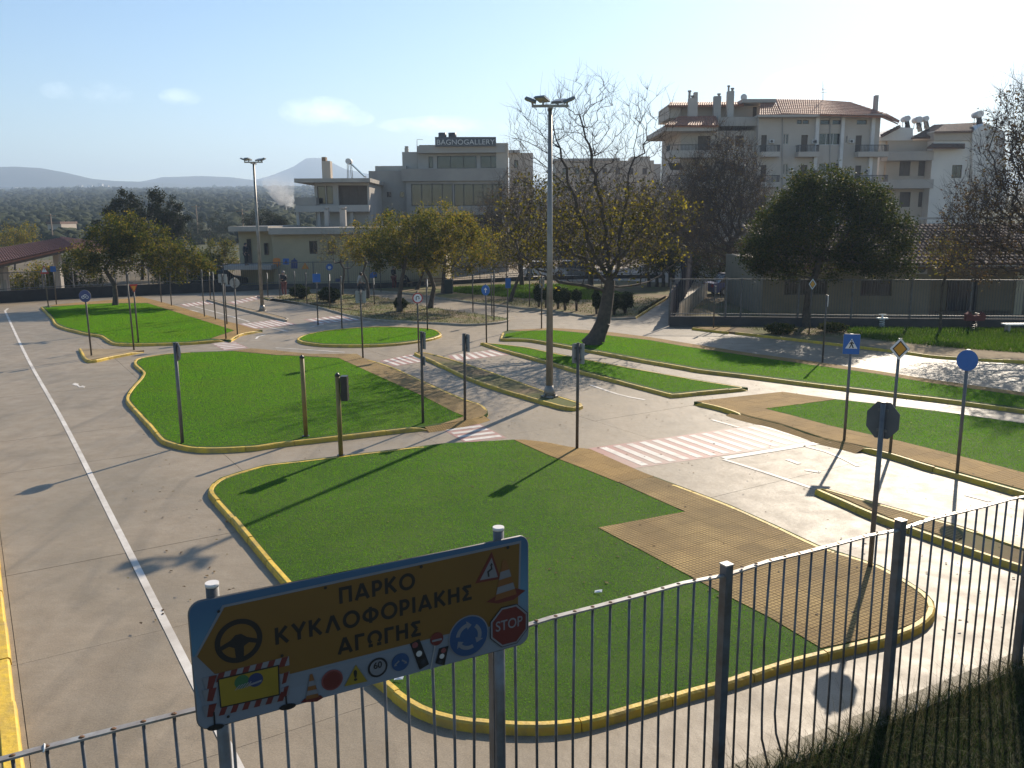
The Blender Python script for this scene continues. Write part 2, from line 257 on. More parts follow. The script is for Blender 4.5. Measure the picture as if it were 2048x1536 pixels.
M['tile_dark'] = mat('old_terracotta', (0.20, 0.10, 0.06), (0.115, 0.065, 0.045), scale=4, rough=0.75, detail=8, big=(0.9, (0.09, 0.07, 0.05), 0.7))
M['tile_red'] = mat('red_terracotta', (0.20, 0.078, 0.05), (0.135, 0.052, 0.036), scale=4, rough=0.75, detail=8)
M['wood'] = mat('weathered_wood', (0.26, 0.17, 0.10), (0.18, 0.115, 0.065), scale=5, rough=0.75)
M['picket'] = mat('pale_picket_wood', (0.50, 0.42, 0.31), (0.36, 0.29, 0.21), scale=6, rough=0.75)
M['navycloth'] = mat('navy_screen', (0.016, 0.018, 0.034), (0.012, 0.014, 0.027), scale=3, rough=1.0, spec=0.02)
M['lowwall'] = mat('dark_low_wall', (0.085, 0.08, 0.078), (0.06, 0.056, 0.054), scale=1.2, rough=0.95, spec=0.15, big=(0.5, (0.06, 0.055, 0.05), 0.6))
M['shadewall'] = mat('shaded_low_wall', (0.05, 0.047, 0.045), (0.035, 0.033, 0.031), scale=1.2, rough=0.95, spec=0.1)  # darker copy of the low wall, with the shade put into its colour
M['skin'] = mat('skin', (0.45, 0.26, 0.18), scale=10)
M['cloth_dark'] = mat('dark_cloth', (0.02, 0.02, 0.024), scale=10, rough=0.9)
M['cloth_red'] = mat('dull_red_cloth', (0.16, 0.045, 0.04), scale=10, rough=0.9)
M['cloth_jean'] = mat('denim', (0.03, 0.035, 0.055), scale=10, rough=0.9)
M['cloth_pale'] = mat('pale_cloth', (0.42, 0.40, 0.37), scale=10, rough=0.9)
M['hair'] = mat('dark_hair', (0.02, 0.014, 0.010), scale=10, rough=0.6)
M['hair_grey'] = mat('grey_hair', (0.25, 0.23, 0.21), scale=10, rough=0.6)
M['bin'] = mat('bin_plastic', (0.02, 0.028, 0.024), scale=3, rough=0.5)
M['field'] = mat('plain_fields', (0.085, 0.085, 0.045), (0.055, 0.065, 0.03), scale=0.012, rough=0.95, spec=0.1, detail=8, big=(0.004, (0.14, 0.12, 0.08), 0.7))
M['hill'] = mat('hill_scrub', (0.05, 0.06, 0.035), (0.08, 0.08, 0.055), scale=0.02, rough=0.95, spec=0.1, detail=8)
M['earth'] = mat('town_earth', (0.16, 0.13, 0.09), (0.11, 0.09, 0.06), scale=0.15, rough=0.95, spec=0.1, detail=8)

# ------------------------------------------------------------------ object helpers
def link(name, me, m=None, parent=None):
    if m is not None and len(me.materials) == 0: me.materials.append(m)
    o = bpy.data.objects.new(name, me); COL.objects.link(o)
    if parent is not None: o.parent = parent
    return o
def empty(name, loc=(0, 0, 0), rz=0.0, parent=None):
    o = bpy.data.objects.new(name, None); COL.objects.link(o); o.location = loc; o.rotation_euler = (0, 0, rz); o.empty_display_size = 0.3
    if parent is not None: o.parent = parent
    return o
def tag(o, label, cat, group=None):
    o['label'] = label; o['category'] = cat
    if group: o['group'] = group
    return o
def stuff(o): o['kind'] = 'stuff'; return o
def struct(o, label=None):
    o['kind'] = 'structure'
    if label: o['label'] = label
    return o
class B:
    """collects simple solids into one mesh"""
    def __init__(s): s.v = []; s.f = []; s.sm = []
    def add(s, vs, fs, smooth=False):
        k = len(s.v); s.v += [tuple(map(float, p)) for p in vs]; s.f += [tuple(i + k for i in f) for f in fs]; s.sm += [smooth] * len(fs); return s
    def box(s, x0, x1, y0, y1, z0, z1, mtx=None):
        vs = [Vector(p) for p in ((x0, y0, z0), (x1, y0, z0), (x1, y1, z0), (x0, y1, z0), (x0, y0, z1), (x1, y0, z1), (x1, y1, z1), (x0, y1, z1))]
        if mtx is not None: vs = [mtx @ p for p in vs]
        return s.add(vs, [(3, 2, 1, 0), (4, 5, 6, 7), (0, 1, 5, 4), (1, 2, 6, 5), (2, 3, 7, 6), (3, 0, 4, 7)])
    def bar(s, a, b, w, h=None, up=(0, 0, 1)):
        a = Vector(a); b = Vector(b); d = (b - a); L = d.length; d.normalize(); h = h or w
        upv = Vector(up); 
        if abs(d.dot(upv)) > 0.98: upv = Vector((1, 0, 0))
        x = d.cross(upv).normalized(); z = x.cross(d)
        mt = Matrix(((x[0], d[0], z[0], a[0]), (x[1], d[1], z[1], a[1]), (x[2], d[2], z[2], a[2]), (0, 0, 0, 1)))
        return s.box(-w / 2, w / 2, 0, L, -h / 2, h / 2, mt)
    def tube(s, pts, r, n=10, caps=True):
        pts = [Vector(p) for p in pts]; rs = r if isinstance(r, (list, tuple)) else [r] * len(pts)
        k = len(s.v); ref = None
        for i, p in enumerate(pts):
            d = (pts[min(i + 1, len(pts) - 1)] - pts[max(i - 1, 0)]).normalized()
            if ref is None: ref = Vector((1, 0, 0)) if abs(d[0]) < 0.9 else Vector((0, 1, 0))
            x = d.cross(ref).normalized(); y = d.cross(x)
            for j in range(n):
                a = 2 * math.pi * j / n; q = p + (x * math.cos(a) + y * math.sin(a)) * rs[i]; s.v.append(tuple(q))
        for i in range(len(pts) - 1):
            for j in range(n):
                s.f.append((k + i * n + j, k + i * n + (j + 1) % n, k + (i + 1) * n + (j + 1) % n, k + (i + 1) * n + j)); s.sm.append(True)
        if caps:
            s.f.append(tuple(k + j for j in range(n))[::-1]); s.sm.append(False)
            s.f.append(tuple(k + (len(pts) - 1) * n + j for j in range(n))); s.sm.append(False)
        return s
    def prism(s, poly, z0, z1, mtx=None):
        """polygon in XY extruded z0..z1"""
        n = len(poly)
        vs = [Vector((p[0], p[1], z0)) for p in poly] + [Vector((p[0], p[1], z1)) for p in poly]
        if mtx is not None: vs = [mtx @ p for p in vs]
        A = sum(poly[i][0] * poly[(i + 1) % n][1] - poly[(i + 1) % n][0] * poly[i][1] for i in range(n))
        bot = tuple(range(n)); top = tuple(range(n, 2 * n)); side = [(i, (i + 1) % n, n + (i + 1) % n, n + i) for i in range(n)]
        if A > 0: fs = [bot[::-1], top] + side
        else: fs = [bot, top[::-1]] + [q[::-1] for q in side]
        return s.add(vs, fs)
    def sphere(s, c, r, nu=10, nv=7, sc=(1, 1, 1)):
        k = len(s.v)
        for i in range(1, nv):
            th = math.pi * i / nv
            for j in range(nu):
                ph = 2 * math.pi * j / nu
                s.v.append((c[0] + r * sc[0] * math.sin(th) * math.cos(ph), c[1] + r * sc[1] * math.sin(th) * math.sin(ph), c[2] + r * sc[2] * math.cos(th)))
        t = len(s.v); s.v.append((c[0], c[1], c[2] + r * sc[2])); s.v.append((c[0], c[1], c[2] - r * sc[2]))
        for j in range(nu):
            s.f.append((t, k + j, k + (j + 1) % nu)); s.sm.append(True)
            for i in range(nv - 2):
                s.f.append((k + i * nu + j, k + (i + 1) * nu + j, k + (i + 1) * nu + (j + 1) % nu, k + i * nu + (j + 1) % nu)); s.sm.append(True)
            s.f.append((k + (nv - 2) * nu + j, t + 1, k + (nv - 2) * nu + (j + 1) % nu)); s.sm.append(True)
        return s
    def mesh(s, name):
        me = bpy.data.meshes.new(name); me.from_pydata(s.v, [], s.f); me.polygons.foreach_set('use_smooth', s.sm); me.update(); return me
    def build(s, name, m, parent=None): return link(name, s.mesh(name), m, parent)
def np_mesh(name, V, F, m, parent=None, smooth=False):
    """V (n,3), F (k,3|4) -> mesh object, fast"""
    V = np.asarray(V, dtype=np.float32); F = np.asarray(F, dtype=np.int32)
    me = bpy.data.meshes.new(name); me.vertices.add(len(V)); me.vertices.foreach_set('co', V.ravel())
    k = F.shape[1]; me.loops.add(F.size); me.loops.foreach_set('vertex_index', F.ravel())
    me.polygons.add(len(F)); me.polygons.foreach_set('loop_start', np.arange(0, F.size, k, dtype=np.int32))
    if smooth: me.polygons.foreach_set('use_smooth', np.ones(len(F), dtype=bool))
    me.update(calc_edges=True); me.validate()
    return link(name, me, m, parent)
def circ(r, n=24, cx=0, cy=0, a0=0.0): return [(cx + r * math.cos(a0 + 2 * math.pi * i / n), cy + r * math.sin(a0 + 2 * math.pi * i / n)) for i in range(n)]
def arc_band(r0, r1, a0, a1, n=14, cx=0, cy=0):
    o = [(cx + r1 * math.cos(a0 + (a1 - a0) * i / n), cy + r1 * math.sin(a0 + (a1 - a0) * i / n)) for i in range(n + 1)]
    i_ = [(cx + r0 * math.cos(a0 + (a1 - a0) * i / n), cy + r0 * math.sin(a0 + (a1 - a0) * i / n)) for i in range(n + 1)]
    return o + i_[::-1]
def inpoly(P, poly):
    x, y = P[:, 0], P[:, 1]; r = np.zeros(len(P), bool); n = len(poly)
    for i in range(n):
        x0, y0 = poly[i][:2]; x1, y1 = poly[(i + 1) % n][:2]
        if y0 == y1: continue
        c = ((y0 > y) != (y1 > y)) & (x < (x1 - x0) * (y - y0) / (y1 - y0) + x0); r ^= c
    return r
def clip(sub, cell):
    """clip a polygon by a convex counter-clockwise cell"""
    out_ = [tuple(p[:2]) for p in sub]
    for i in range(len(cell)):
        ax, ay = cell[i]; bx, by = cell[(i + 1) % len(cell)]; inp = out_; out_ = []
        if not inp: return []
        ins = lambda p: (bx - ax) * (p[1] - ay) - (by - ay) * (p[0] - ax) >= 0
        for j in range(len(inp)):
            p, q = inp[j - 1], inp[j]; pi, qi = ins(p), ins(q)
            if pi != qi:
                d1 = (bx - ax) * (p[1] - ay) - (by - ay) * (p[0] - ax); d2 = (bx - ax) * (q[1] - ay) - (by - ay) * (q[0] - ax)
                t = d1 / (d1 - d2); out_.append((p[0] + t * (q[0] - p[0]), p[1] + t * (q[1] - p[1])))
            if qi: out_.append(q)
    return out_
def area(p): return 0.5 * sum(p[i - 1][0] * p[i][1] - p[i][0] * p[i - 1][1] for i in range(len(p)))

# ================================================================== GROUND
KH, LZ = 0.105, 0.085
def quad_sheet(name, pts, m, parent=None):
    me = bpy.data.meshes.new(name); me.from_pydata([tuple(map(float, p)) for p in pts], [], [tuple(range(len(pts)))]); me.update()
    if me.polygons[0].normal.z < 0: me.flip_normals()
    return link(name, me, m, parent)
GD = np.array([math.cos(GA), math.sin(GA)]); GN = np.array([-math.sin(GA), math.cos(GA)])
def gw(a, b): return GD * a + GN * b
def gl(p): return float(p[0] * GD[0] + p[1] * GD[1]), float(p[0] * GN[0] + p[1] * GN[1])
struct(quad_sheet('ground', [(-900, -60, -0.09), (900, -60, -0.09), (900, 600, -0.09), (-900, 600, -0.09)], M['earth']))
struct(quad_sheet('road_bed', [(-60, 4, -0.04), (70, 4, -0.04), (70, 66, -0.04), (-60, 66, -0.04)], M['joint']))
# concrete road: cast slabs near the camera, one sheet beyond them
SX, SY = 4.4, 3.04
a0, a1, b0, b1 = -4, 7, 0, 11
OA, OB = gl((-5.82, 9.29))
def slab_mesh():
    b = B(); b.box(0.004, SX - 0.004, 0.004, SY - 0.004, -0.03, 0.0); return b.mesh('concrete_slab')
rpts = []
A0, A1, B0, B1 = OA + a0 * SX, OA + a1 * SX, OB + b0 * SY - SY, OB + b1 * SY
def ring(pa):
    return [tuple(gw(*p)) + (0.0,) for p in pa]
rb = B()
big = (-90, 95, -6, 62)
def inrot(a, b): return tuple(gw(a, b)) + (0.0,)
for (xa, xb, ya, yb) in ((-75, A0, -30, 75), (A1, 85, -30, 75), (A0, A1, B1, 75), (A0, A1, -30, B0)):
    k = len(rb.v); rb.add([inrot(xa, ya), inrot(xb, ya), inrot(xb, yb), inrot(xa, yb)], [(0, 1, 2, 3)])
road = struct(rb.build('road', M['concrete']))
sm_ = slab_mesh(); sm_.materials.append(M['concrete'])
for i in range(a0, a1):
    for j in range(b0 - 1, b1):
        o = bpy.data.objects.new('concrete_slab', sm_); COL.objects.link(o); o.parent = road
        p = gw(OA + i * SX, OB + j * SY); o.location = (p[0], p[1], random.uniform(-0.0015, 0.0015)); o.rotation_euler = (0, 0, GA)

def cr_smooth(P, closed, step=0.22, keep=()):
    """Catmull-Rom through P, resampled evenly"""
    P = [np.array(p[:2], float) for p in P]; n = len(P); out_ = []
    rng = range(n) if closed else range(n - 1)
    for i in rng:
        p0 = P[i - 1] if (closed or i > 0) else 2 * P[0] - P[1]
        p1, p2 = P[i], P[(i + 1) % n]
        p3 = P[(i + 2) % n] if (closed or i + 2 < n) else 2 * P[-1] - P[-2]
        k = max(2, int(np.linalg.norm(p2 - p1) / 0.08))
        for t in np.linspace(0, 1, k, endpoint=False):
            out_.append(0.5 * ((2 * p1) + (-p0 + p2) * t + (2 * p0 - 5 * p1 + 4 * p2 - p3) * t * t + (-p0 + 3 * p1 - 3 * p2 + p3) * t ** 3))
    out_.append(P[0] if closed else P[-1])
    Q = np.array(out_); L = np.r_[0, np.cumsum(np.linalg.norm(np.diff(Q, axis=0), axis=1))]
    m = max(2, int(L[-1] / step)); s = np.linspace(0, L[-1], m + 1)
    return np.c_[np.interp(s, L, Q[:, 0]), np.interp(s, L, Q[:, 1])]
def kerb_run(parent, path, outline, m, w=0.095, closed=False, taper=(0, 0), hscale=1.0, stone=1.0):
    Q = cr_smooth(path, closed); n = len(Q)
    T = np.gradient(Q, axis=0) if not closed else np.roll(Q[:-1], -1, 0)[np.arange(n) % (n - 1)] - np.roll(Q[:-1], 1, 0)[np.arange(n) % (n - 1)]
    T /= np.linalg.norm(T, axis=1)[:, None] + 1e-9; Nn = np.c_[-T[:, 1], T[:, 0]]
    mid = n // 2
    tests = [inpoly(np.array([Q[k] + Nn[k] * 0.25]), outline)[0] for k in (n // 4, mid, 3 * n // 4)]
    if sum(tests) < 2: Nn = -Nn
    I = Q + Nn * w
    seg = 0.22; per = max(2, int(round(stone / seg))); i = 0; rnd = random.Random(n)
    while i < n - 1:
        j = min(i + per, n - 1)
        if n - 1 - j < 2: j = n - 1
        b = B(); dz = rnd.uniform(-0.011, 0.007); dn = rnd.uniform(-0.009, 0.009)
        vs = []; 
        for k in range(i, j + 1):
            q = Q[k] + Nn[k] * dn; p = I[k] + Nn[k] * dn; h = KH * hscale + dz
            if taper[0] and k * seg < taper[0]: h = max(0.012, h * (k * seg) / taper[0])
            if taper[1] and (n - 1 - k) * seg < taper[1]: h = max(0.012, h * ((n - 1 - k) * seg) / taper[1])
            if k == i: q = q + T[k] * 0.0055; p = p + T[k] * 0.0055
            if k == j: q = q - T[k] * 0.0055; p = p - T[k] * 0.0055
            c = (p - q) / w; e = min(0.02, h * 0.5)
            for (xy, z) in ((q - c * 0.012, -0.03), (q, h - e), (q + c * 0.022, h), (p - c * 0.012, h), (p, h - e), (p, -0.03)): vs.append((xy[0], xy[1], z))
        fs = []; ns = j - i + 1
        for k in range(ns - 1):
            for e_ in range(5): fs.append((k * 6 + e_, k * 6 + e_ + 1, (k + 1) * 6 + e_ + 1, (k + 1) * 6 + e_))
        fs.append(tuple(range(6))); fs.append(tuple((ns - 1) * 6 + x for x in range(6))[::-1])
        b.add(vs, fs); me = b.mesh('kerb_stone')
        bm = bmesh.new(); bm.from_mesh(me); bmesh.ops.recalc_face_normals(bm, faces=bm.faces); bm.to_mesh(me); bm.free()
        link('kerb_stone', me, m, parent); i = j
def plate(name, poly, z0, z1, m, parent=None):
    b = B(); b.prism([tuple(p[:2]) for p in poly], z0, z1); me = b.mesh(name)
    return link(name, me, m, parent)
LAWNS = []
def px_ground(pp, z=0.0): return [g(x, y, z) for x, y in pp]
def paving(parent, pp, m, tiles=False, z=LZ, name='paving'):
    W_ = [p[:2] for p in px_ground(pp, z)]
    base = plate(name, W_, -0.02, z + 0.004, M['joint'] if tiles else m, parent)
    if tiles:
        us = [gl(p)[0] for p in W_]; vs_ = [gl(p)[1] for p in W_]; S = 0.4
        full = B(); full.box(0.002, S - 0.002, 0.002, S - 0.002, 0, 0.022); fm = full.mesh('paving_tile'); fm.materials.append(m)
        cells = []
        for i in range(math.floor(min(us) / S), math.ceil(max(us) / S)):
            for j in range(math.floor(min(vs_) / S), math.ceil(max(vs_) / S)):
                e = 0.002; cell = [tuple(gw(i * S + x, j * S + y)) for x, y in ((e, e), (S - e, e), (S - e, S - e), (e, S - e))]
                c = clip(W_, cell); ar = abs(area(c)) if len(c) > 2 else 0
                if ar < 0.004: continue
                cells.append((math.hypot(cell[0][0], cell[0][1]), ar, cell, c))
        cells.sort(key=lambda q: q[0])
        rest = B()
        for k, (d, ar, cell, c) in enumerate(cells):
            zz = z - 0.012 + random.uniform(-0.0004, 0.0006)
            if k < 300:
                if ar > 0.15:
                    o = bpy.data.objects.new('paving_tile', fm); COL.objects.link(o); o.parent = base
                    p = gw(*[v for v in gl(cell[0])]); q = np.array(cell[0]) - gw(0.002, 0.002); o.location = (q[0], q[1], zz); o.rotation_euler = (0, 0, GA)
                else:
                    t = B(); t.prism(c, zz, zz + 0.022); t.build('paving_tile', m, base)
            else: rest.prism(c, zz, zz + 0.022)
        if rest.v: stuff(rest.build('paving_tiles_beyond', m, base))
    return base
def island(outline, kerbs, lawn=None, pav=(), base='turf', label='', kmat='kerb', lawnkind='turf', closed_kerb=False):
    OW = px_ground(outline, LZ); OW2 = cr_smooth(OW, True, 0.3)[:-1] if closed_kerb else [p[:2] for p in OW]
    isl = struct(plate('traffic_island', OW2, -0.02, LZ, M[base]), label)
    outl = [tuple(p[:2]) for p in OW2]
    for kp, tp in kerbs:
        kerb_run(isl, px_ground(kp, KH), outl, M[kmat], closed=closed_kerb, taper=tp)
    for pp, m, tiles in pav: paving(isl, pp, M[m], tiles)
    if lawn is not None: LAWNS.append(([tuple(p[:2]) for p in px_ground(lawn, LZ)] if lawn else outl, lawnkind))
    return isl

# ---- island A, the big one in front
kA = [(1309, 953), (1386, 981), (1462, 1010), (1550, 1049), (1640, 1091), (1700, 1110), (1761, 1131), (1817, 1162), (1851, 1184), (1868, 1203), (1871, 1220), (1861, 1236), (1836, 1254), (1787, 1273),
      (1694, 1296), (1581, 1324), (1461, 1363), (1375, 1386), (1300, 1409), (1190, 1440), (1120, 1451), (1063, 1453), (993, 1450), (922, 1442), (863, 1428), (810, 1402), (768, 1369),
      (700, 1312), (640, 1246), (571, 1165), (529, 1117), (469, 1044), (437, 1008), (419, 988), (416, 979), (424, 967), (441, 955), (478, 943), (531, 929), (600, 921), (725, 906), (800, 897), (890, 886)]
oA = kA + [(1012, 880), (1026, 879), (1049, 880), (1093, 885), (1137, 894), (1181, 899), (1266, 937)]
lA = [(1026, 880), (1093, 910), (1166, 938), (1234, 965), (1300, 994), (1369, 1024), (1195, 1056), (1290, 1105), (1378, 1152), (1442, 1186), (1540, 1236), (1638, 1290), (1630, 1306), (1575, 1320), (1455, 1358), (1300, 1400), (1188, 1431), (1120, 1441), (1063, 1443), (993, 1440), (925, 1431), (870, 1418),
      (818, 1392), (778, 1362), (710, 1306), (652, 1242), (583, 1160), (541, 1113), (481, 1040), (450, 1006), (432, 986), (429, 980), (436, 970), (450, 960), (484, 947), (533, 933), (725, 909), (890, 888), (1012, 881)]
pA1 = [(1028, 880), (1049, 880), (1093, 885), (1137, 894), (1181, 899), (1266, 937), (1308, 954), (1290, 957), (1236, 965), (1166, 937), (1093, 909)]
pA2 = [(1238, 965), (1290, 957), (1308, 955), (1386, 983), (1462, 1012), (1550, 1052), (1640, 1094), (1700, 1114), (1758, 1135), (1812, 1166), (1841, 1187), (1853, 1206), (1855, 1219), (1848, 1232), (1826, 1247), (1780, 1265), (1690, 1287), (1642, 1297),
       (1540, 1236), (1442, 1186), (1378, 1152), (1290, 1105), (1197, 1056), (1371, 1024), (1300, 993)]
island(oA, [(kA, (0.5, 0.6))], lA, [(pA1, 'tile_ochre', True), (pA2, 'tile_brown', True)], label='big front island of artificial grass with brown slab paving and yellow kerb')
# ---- island B, left of the middle
kB = [(860, 853), (812, 857), (725, 867), (650, 876), (550, 887), (512, 893), (437, 897), (390, 896), (359, 891), (331, 883), (317, 875), (294, 847), (259, 810), (251, 797), (255, 785), (266, 771), (281, 755), (285, 745), (277, 736), (267, 727), (269, 720), (281, 715), (328, 708), (384, 704), (447, 702)]
oB = kB + [(464, 701), (502, 697), (551, 701), (620, 708), (714, 708), (726, 716), (780, 732), (854, 765), (930, 798), (960, 807), (974, 818), (976, 826), (965, 834), (942, 840), (872, 852)]
lB = [(855, 851), (812, 854), (650, 872), (512, 889), (440, 893), (393, 892), (364, 888), (338, 880), (326, 873), (303, 846), (268, 809), (261, 797), (264, 786), (275, 772), (289, 756), (293, 745), (285, 735), (275, 727), (277, 722), (287, 717), (328, 711), (384, 706), (464, 703), (551, 711), (600, 713), (677, 717), (740, 745), (845, 792), (905, 823), (928, 833), (905, 841)]
pB = [(464, 702), (502, 697), (551, 701), (620, 708), (714, 708), (726, 716), (780, 732), (854, 765), (930, 799), (960, 808), (972, 818), (974, 826), (965, 833), (942, 839), (900, 846), (874, 851), (905, 841), (929, 833), (905, 823), (845, 792), (740, 745), (677, 716), (600, 712), (551, 710)]
isB = island(oB, [(kB, (0.3, 1.5)), ([(728, 717), (780, 732), (854, 765), (930, 798), (960, 807), (974, 818), (976, 826)], (0.3, 0.3))], lB, [(pB, 'tile_brown', True)], label='grass island left of the middle with a brown slab path on its right edge')
# ---- island C, far left with the tree
kC = [(81, 614), (100, 633), (109, 647), (125, 655), (156, 663), (181, 668), (200, 671), (216, 681), (229, 686), (266, 688), (312, 687), (375, 685), (416, 682), (450, 679)]
oC = kC + [(461, 681), (481, 668), (525, 660), (503, 656), (476, 648), (454, 643), (409, 629), (360, 614), (320, 603), (278, 593), (255, 597), (110, 609)]
lC = [(90, 616), (106, 632), (116, 646), (131, 653), (160, 661), (185, 666), (205, 669), (221, 679), (233, 684), (266, 686), (312, 685), (375, 683), (420, 677), (467, 661), (400, 640), (295, 607), (225, 607), (160, 610)]
pC = [(422, 677), (452, 679), (463, 679), (482, 668), (523, 660), (503, 656), (476, 648), (454, 643), (409, 629), (360, 614), (320, 603), (278, 593), (255, 597), (110, 609), (95, 613), (225, 606), (295, 606), (400, 639), (469, 661)]
island(oC, [(kC, (0.2, 0.2)), ([(461, 680), (481, 668), (505, 663), (525, 660)], (0.1, 0.5))], lC, [(pC, 'tile_ochre', False)], label='far left grass island with one tree and a tan path along its right edge')
# ---- small sliver D beside it
kD = [(157, 697), (176, 720), (230, 711), (288, 700)]
island([(157, 697), (176, 720), (230, 711), (288, 700), (240, 698)], [(kD, (0, 0.6))], None, [], base='dirt_pale', label='narrow tan traffic island at the far left junction')
# ---- roundabout E
kE = [(594, 677), (601, 682), (612, 685), (650, 689), (725, 690), (787, 687), (850, 679), (875, 673), (883, 668), (877, 662), (860, 657), (812, 654), (762, 653), (700, 656), (637, 663), (607, 670)]
lE = [(600, 677), (606, 681), (616, 683), (650, 687), (725, 688), (787, 685), (850, 677), (870, 672), (877, 667), (871, 662), (858, 659), (812, 656), (762, 655), (700, 658), (640, 664), (612, 670)]
island(kE, [(kE, (0, 0))], lE, [], label='round grass roundabout in the middle distance', closed_kerb=True)
# ---- median F under the near lamp
kF = [(829, 706), (870, 724), (946, 759), (1049, 792), (1100, 806), (1122, 812), (1146, 815), (1163, 811), (1160, 805), (1110, 789), (1064, 772), (946, 731), (867, 708), (853, 705), (838, 704)]
island(kF, [(kF, (0, 0))], None, [], base='dirt', label='long narrow median strip of bare earth under the tall lamp post', closed_kerb=True)
# ---- island G, wedge of grass
kG = [(963, 685), (1005, 699), (1093, 723), (1151, 740), (1239, 762), (1327, 785), (1348, 789), (1400, 784), (1496, 775), (1400, 760), (1360, 753), (1264, 736), (1167, 717), (1097, 703), (1053, 694), (1000, 688)]
lG = [(985, 689), (1005, 696), (1093, 720), (1151, 736), (1239, 758), (1327, 781), (1348, 785), (1400, 780), (1470, 775), (1400, 762), (1360, 756), (1264, 739), (1167, 720), (1097, 706), (1053, 697), (1000, 690)]
island(kG, [(kG[:9], (0, 0.2)), (kG[8:] + [kG[0]], (0.2, 0))], lG, [], label='wedge shaped grass strip right of the tall lamp post')
# ---- island H, the long one with the leaning tree
kH = [(1005, 664), (1001, 675), (1006, 678), (1053, 679), (1105, 687), (1167, 698), (1246, 713), (1360, 733), (1400, 740), (1495, 751), (1621, 767), (1780, 786), (1906, 801), (2048, 820), (2300, 854)]
oH = kH + [(2300, 822), (2048, 785), (1850, 757), (1750, 741), (1620, 722), (1500, 706), (1360, 684), (1299, 674), (1202, 662), (1105, 656), (1018, 660)]
lH = [(1012, 668), (1010, 674), (1053, 676), (1105, 684), (1167, 694), (1246, 709), (1360, 729), (1400, 736), (1495, 747), (1621, 763), (1780, 782), (1906, 797), (2048, 816), (2300, 850), (2300, 829), (2048, 793), (1850, 765), (1750, 748), (1620, 730), (1500, 713), (1360, 692), (1299, 681), (1202, 670), (1105, 661), (1040, 663)]
pH = [(1018, 660), (1105, 656), (1202, 662), (1299, 674), (1360, 684), (1500, 706), (1620, 722), (1750, 741), (1850, 757), (2048, 785), (2300, 822), (2300, 829), (2048, 792), (1850, 764), (1750, 747), (1620, 729), (1500, 712), (1360, 691), (1299, 680), (1202, 669), (1105, 660), (1040, 662)]
island(oH, [(kH, (0.2, 0))], lH, [(pH, 'tile_ochre', False)], label='long grass island with the leaning bare tree')
# ---- island I, right, with three blue and yellow signs
kI1 = [(1388, 803), (1430, 812), (1470, 824), (1498, 833)]
kI2 = [(1688, 886), (1721, 894), (1780, 908), (1850, 930), (1920, 949), (2048, 985), (2250, 1040)]
oI = [(1388, 803), (1430, 812), (1470, 824), (1498, 833), (1560, 848), (1650, 878), (1688, 886)] + kI2[1:] + [(2250, 880), (2048, 846), (1900, 825), (1780, 810), (1672, 798), (1565, 784), (1480, 793)]
lI = [(1532, 817), (1672, 800), (1780, 812), (1900, 827), (2048, 848), (2250, 882), (2250, 985), (2048, 945), (1960, 922), (1800, 882), (1660, 851), (1590, 832)]
pI = [(1390, 803), (1430, 811), (1470, 823), (1498, 832), (1560, 847), (1650, 877), (1692, 885), (1721, 891), (1780, 905), (1850, 926), (1920, 945), (2048, 980), (2250, 1034), (2250, 986), (2048, 946), (1960, 923), (1800, 883), (1660, 852), (1590, 833), (1530, 818), (1672, 799), (1565, 784), (1480, 793)]
island(oI, [(kI1, (0.1, 0.5)), (kI2, (0.6, 0))], lI, [(pI, 'tile_ochre', True)], label='right hand grass island with an ochre slab path and three signs')
# ---- median N behind the fence on the right
kN = [(1631, 978), (1690, 1004), (1730, 1022), (1800, 1049), (1915, 1090), (2048, 1133), (2200, 1180), (2200, 1140), (2048, 1094), (1930, 1054), (1820, 1023), (1700, 990), (1650, 976)]
pN = [(1650, 982), (1700, 994), (1820, 1027), (1905, 1050), (1925, 1075), (1915, 1082), (1800, 1043), (1730, 1016), (1690, 998)]
island(kN, [(kN, (0, 0))], None, [(pN, 'tile_brown', True)], base='dirt', label='narrow slab median just behind the railing on the right', closed_kerb=True)
# ---- islands in the middle distance
kK = [(514, 592), (580, 602), (640, 614), (690, 628), (737, 637), (815, 642), (882, 645), (932, 648), (985, 645), (1012, 641), (1020, 637), (1005, 634), (944, 625), (874, 616), (815, 604), (760, 593), (690, 588), (600, 585), (563, 591), (536, 598)]
island(kK, [(kK[:11], (0, 0)), (kK[10:16], (0, 0)), (kK[17:], (0, 0))], kK, [], base='dirt', lawnkind='sparse', label='earth and thin grass island with trees and two round bushes', kmat='kerb_grey')
kL = [(413, 599), (469, 614), (562, 638), (573, 639), (565, 632), (456, 606), (420, 597)]
island(kL, [(kL[:4], (0, 0)), (kL[3:] + [kL[0]], (0, 0))], None, [], base='dirt_pale', label='narrow tan median under the far lamp post', kmat='kerb_grey')
kK2 = [(737, 580), (796, 584), (874, 594), (932, 602), (1020, 612), (1044, 615), (1105, 621), (1176, 632), (1228, 636), (1272, 634), (1290, 623), (1323, 602), (1340, 590)]
oK2 = kK2 + [(1345, 566), (1250, 561), (1000, 562), (880, 570), (760, 577)]
island(oK2, [(kK2[:10], (0, 0))], None, [], base='dirt', label='far island of earth and bright lawn with clipped shrubs', kmat='kerb_grey')
island([(1272, 634), (1290, 623), (1323, 602), (1336, 594), (1330, 592), (1280, 620)], [([(1272, 634), (1290, 623), (1323, 602), (1336, 594)], (0, 0))], None, [], base='dirt', label='bare edge strip with a yellow kerb at the far right corner')
LAWNS.append(([tuple(p[:2]) for p in px_ground([(905, 575), (1000, 570), (1130, 569), (1200, 575), (1262, 592), (1180, 600), (1050, 597), (960, 590), (900, 584)], LZ)], 'lawn'))
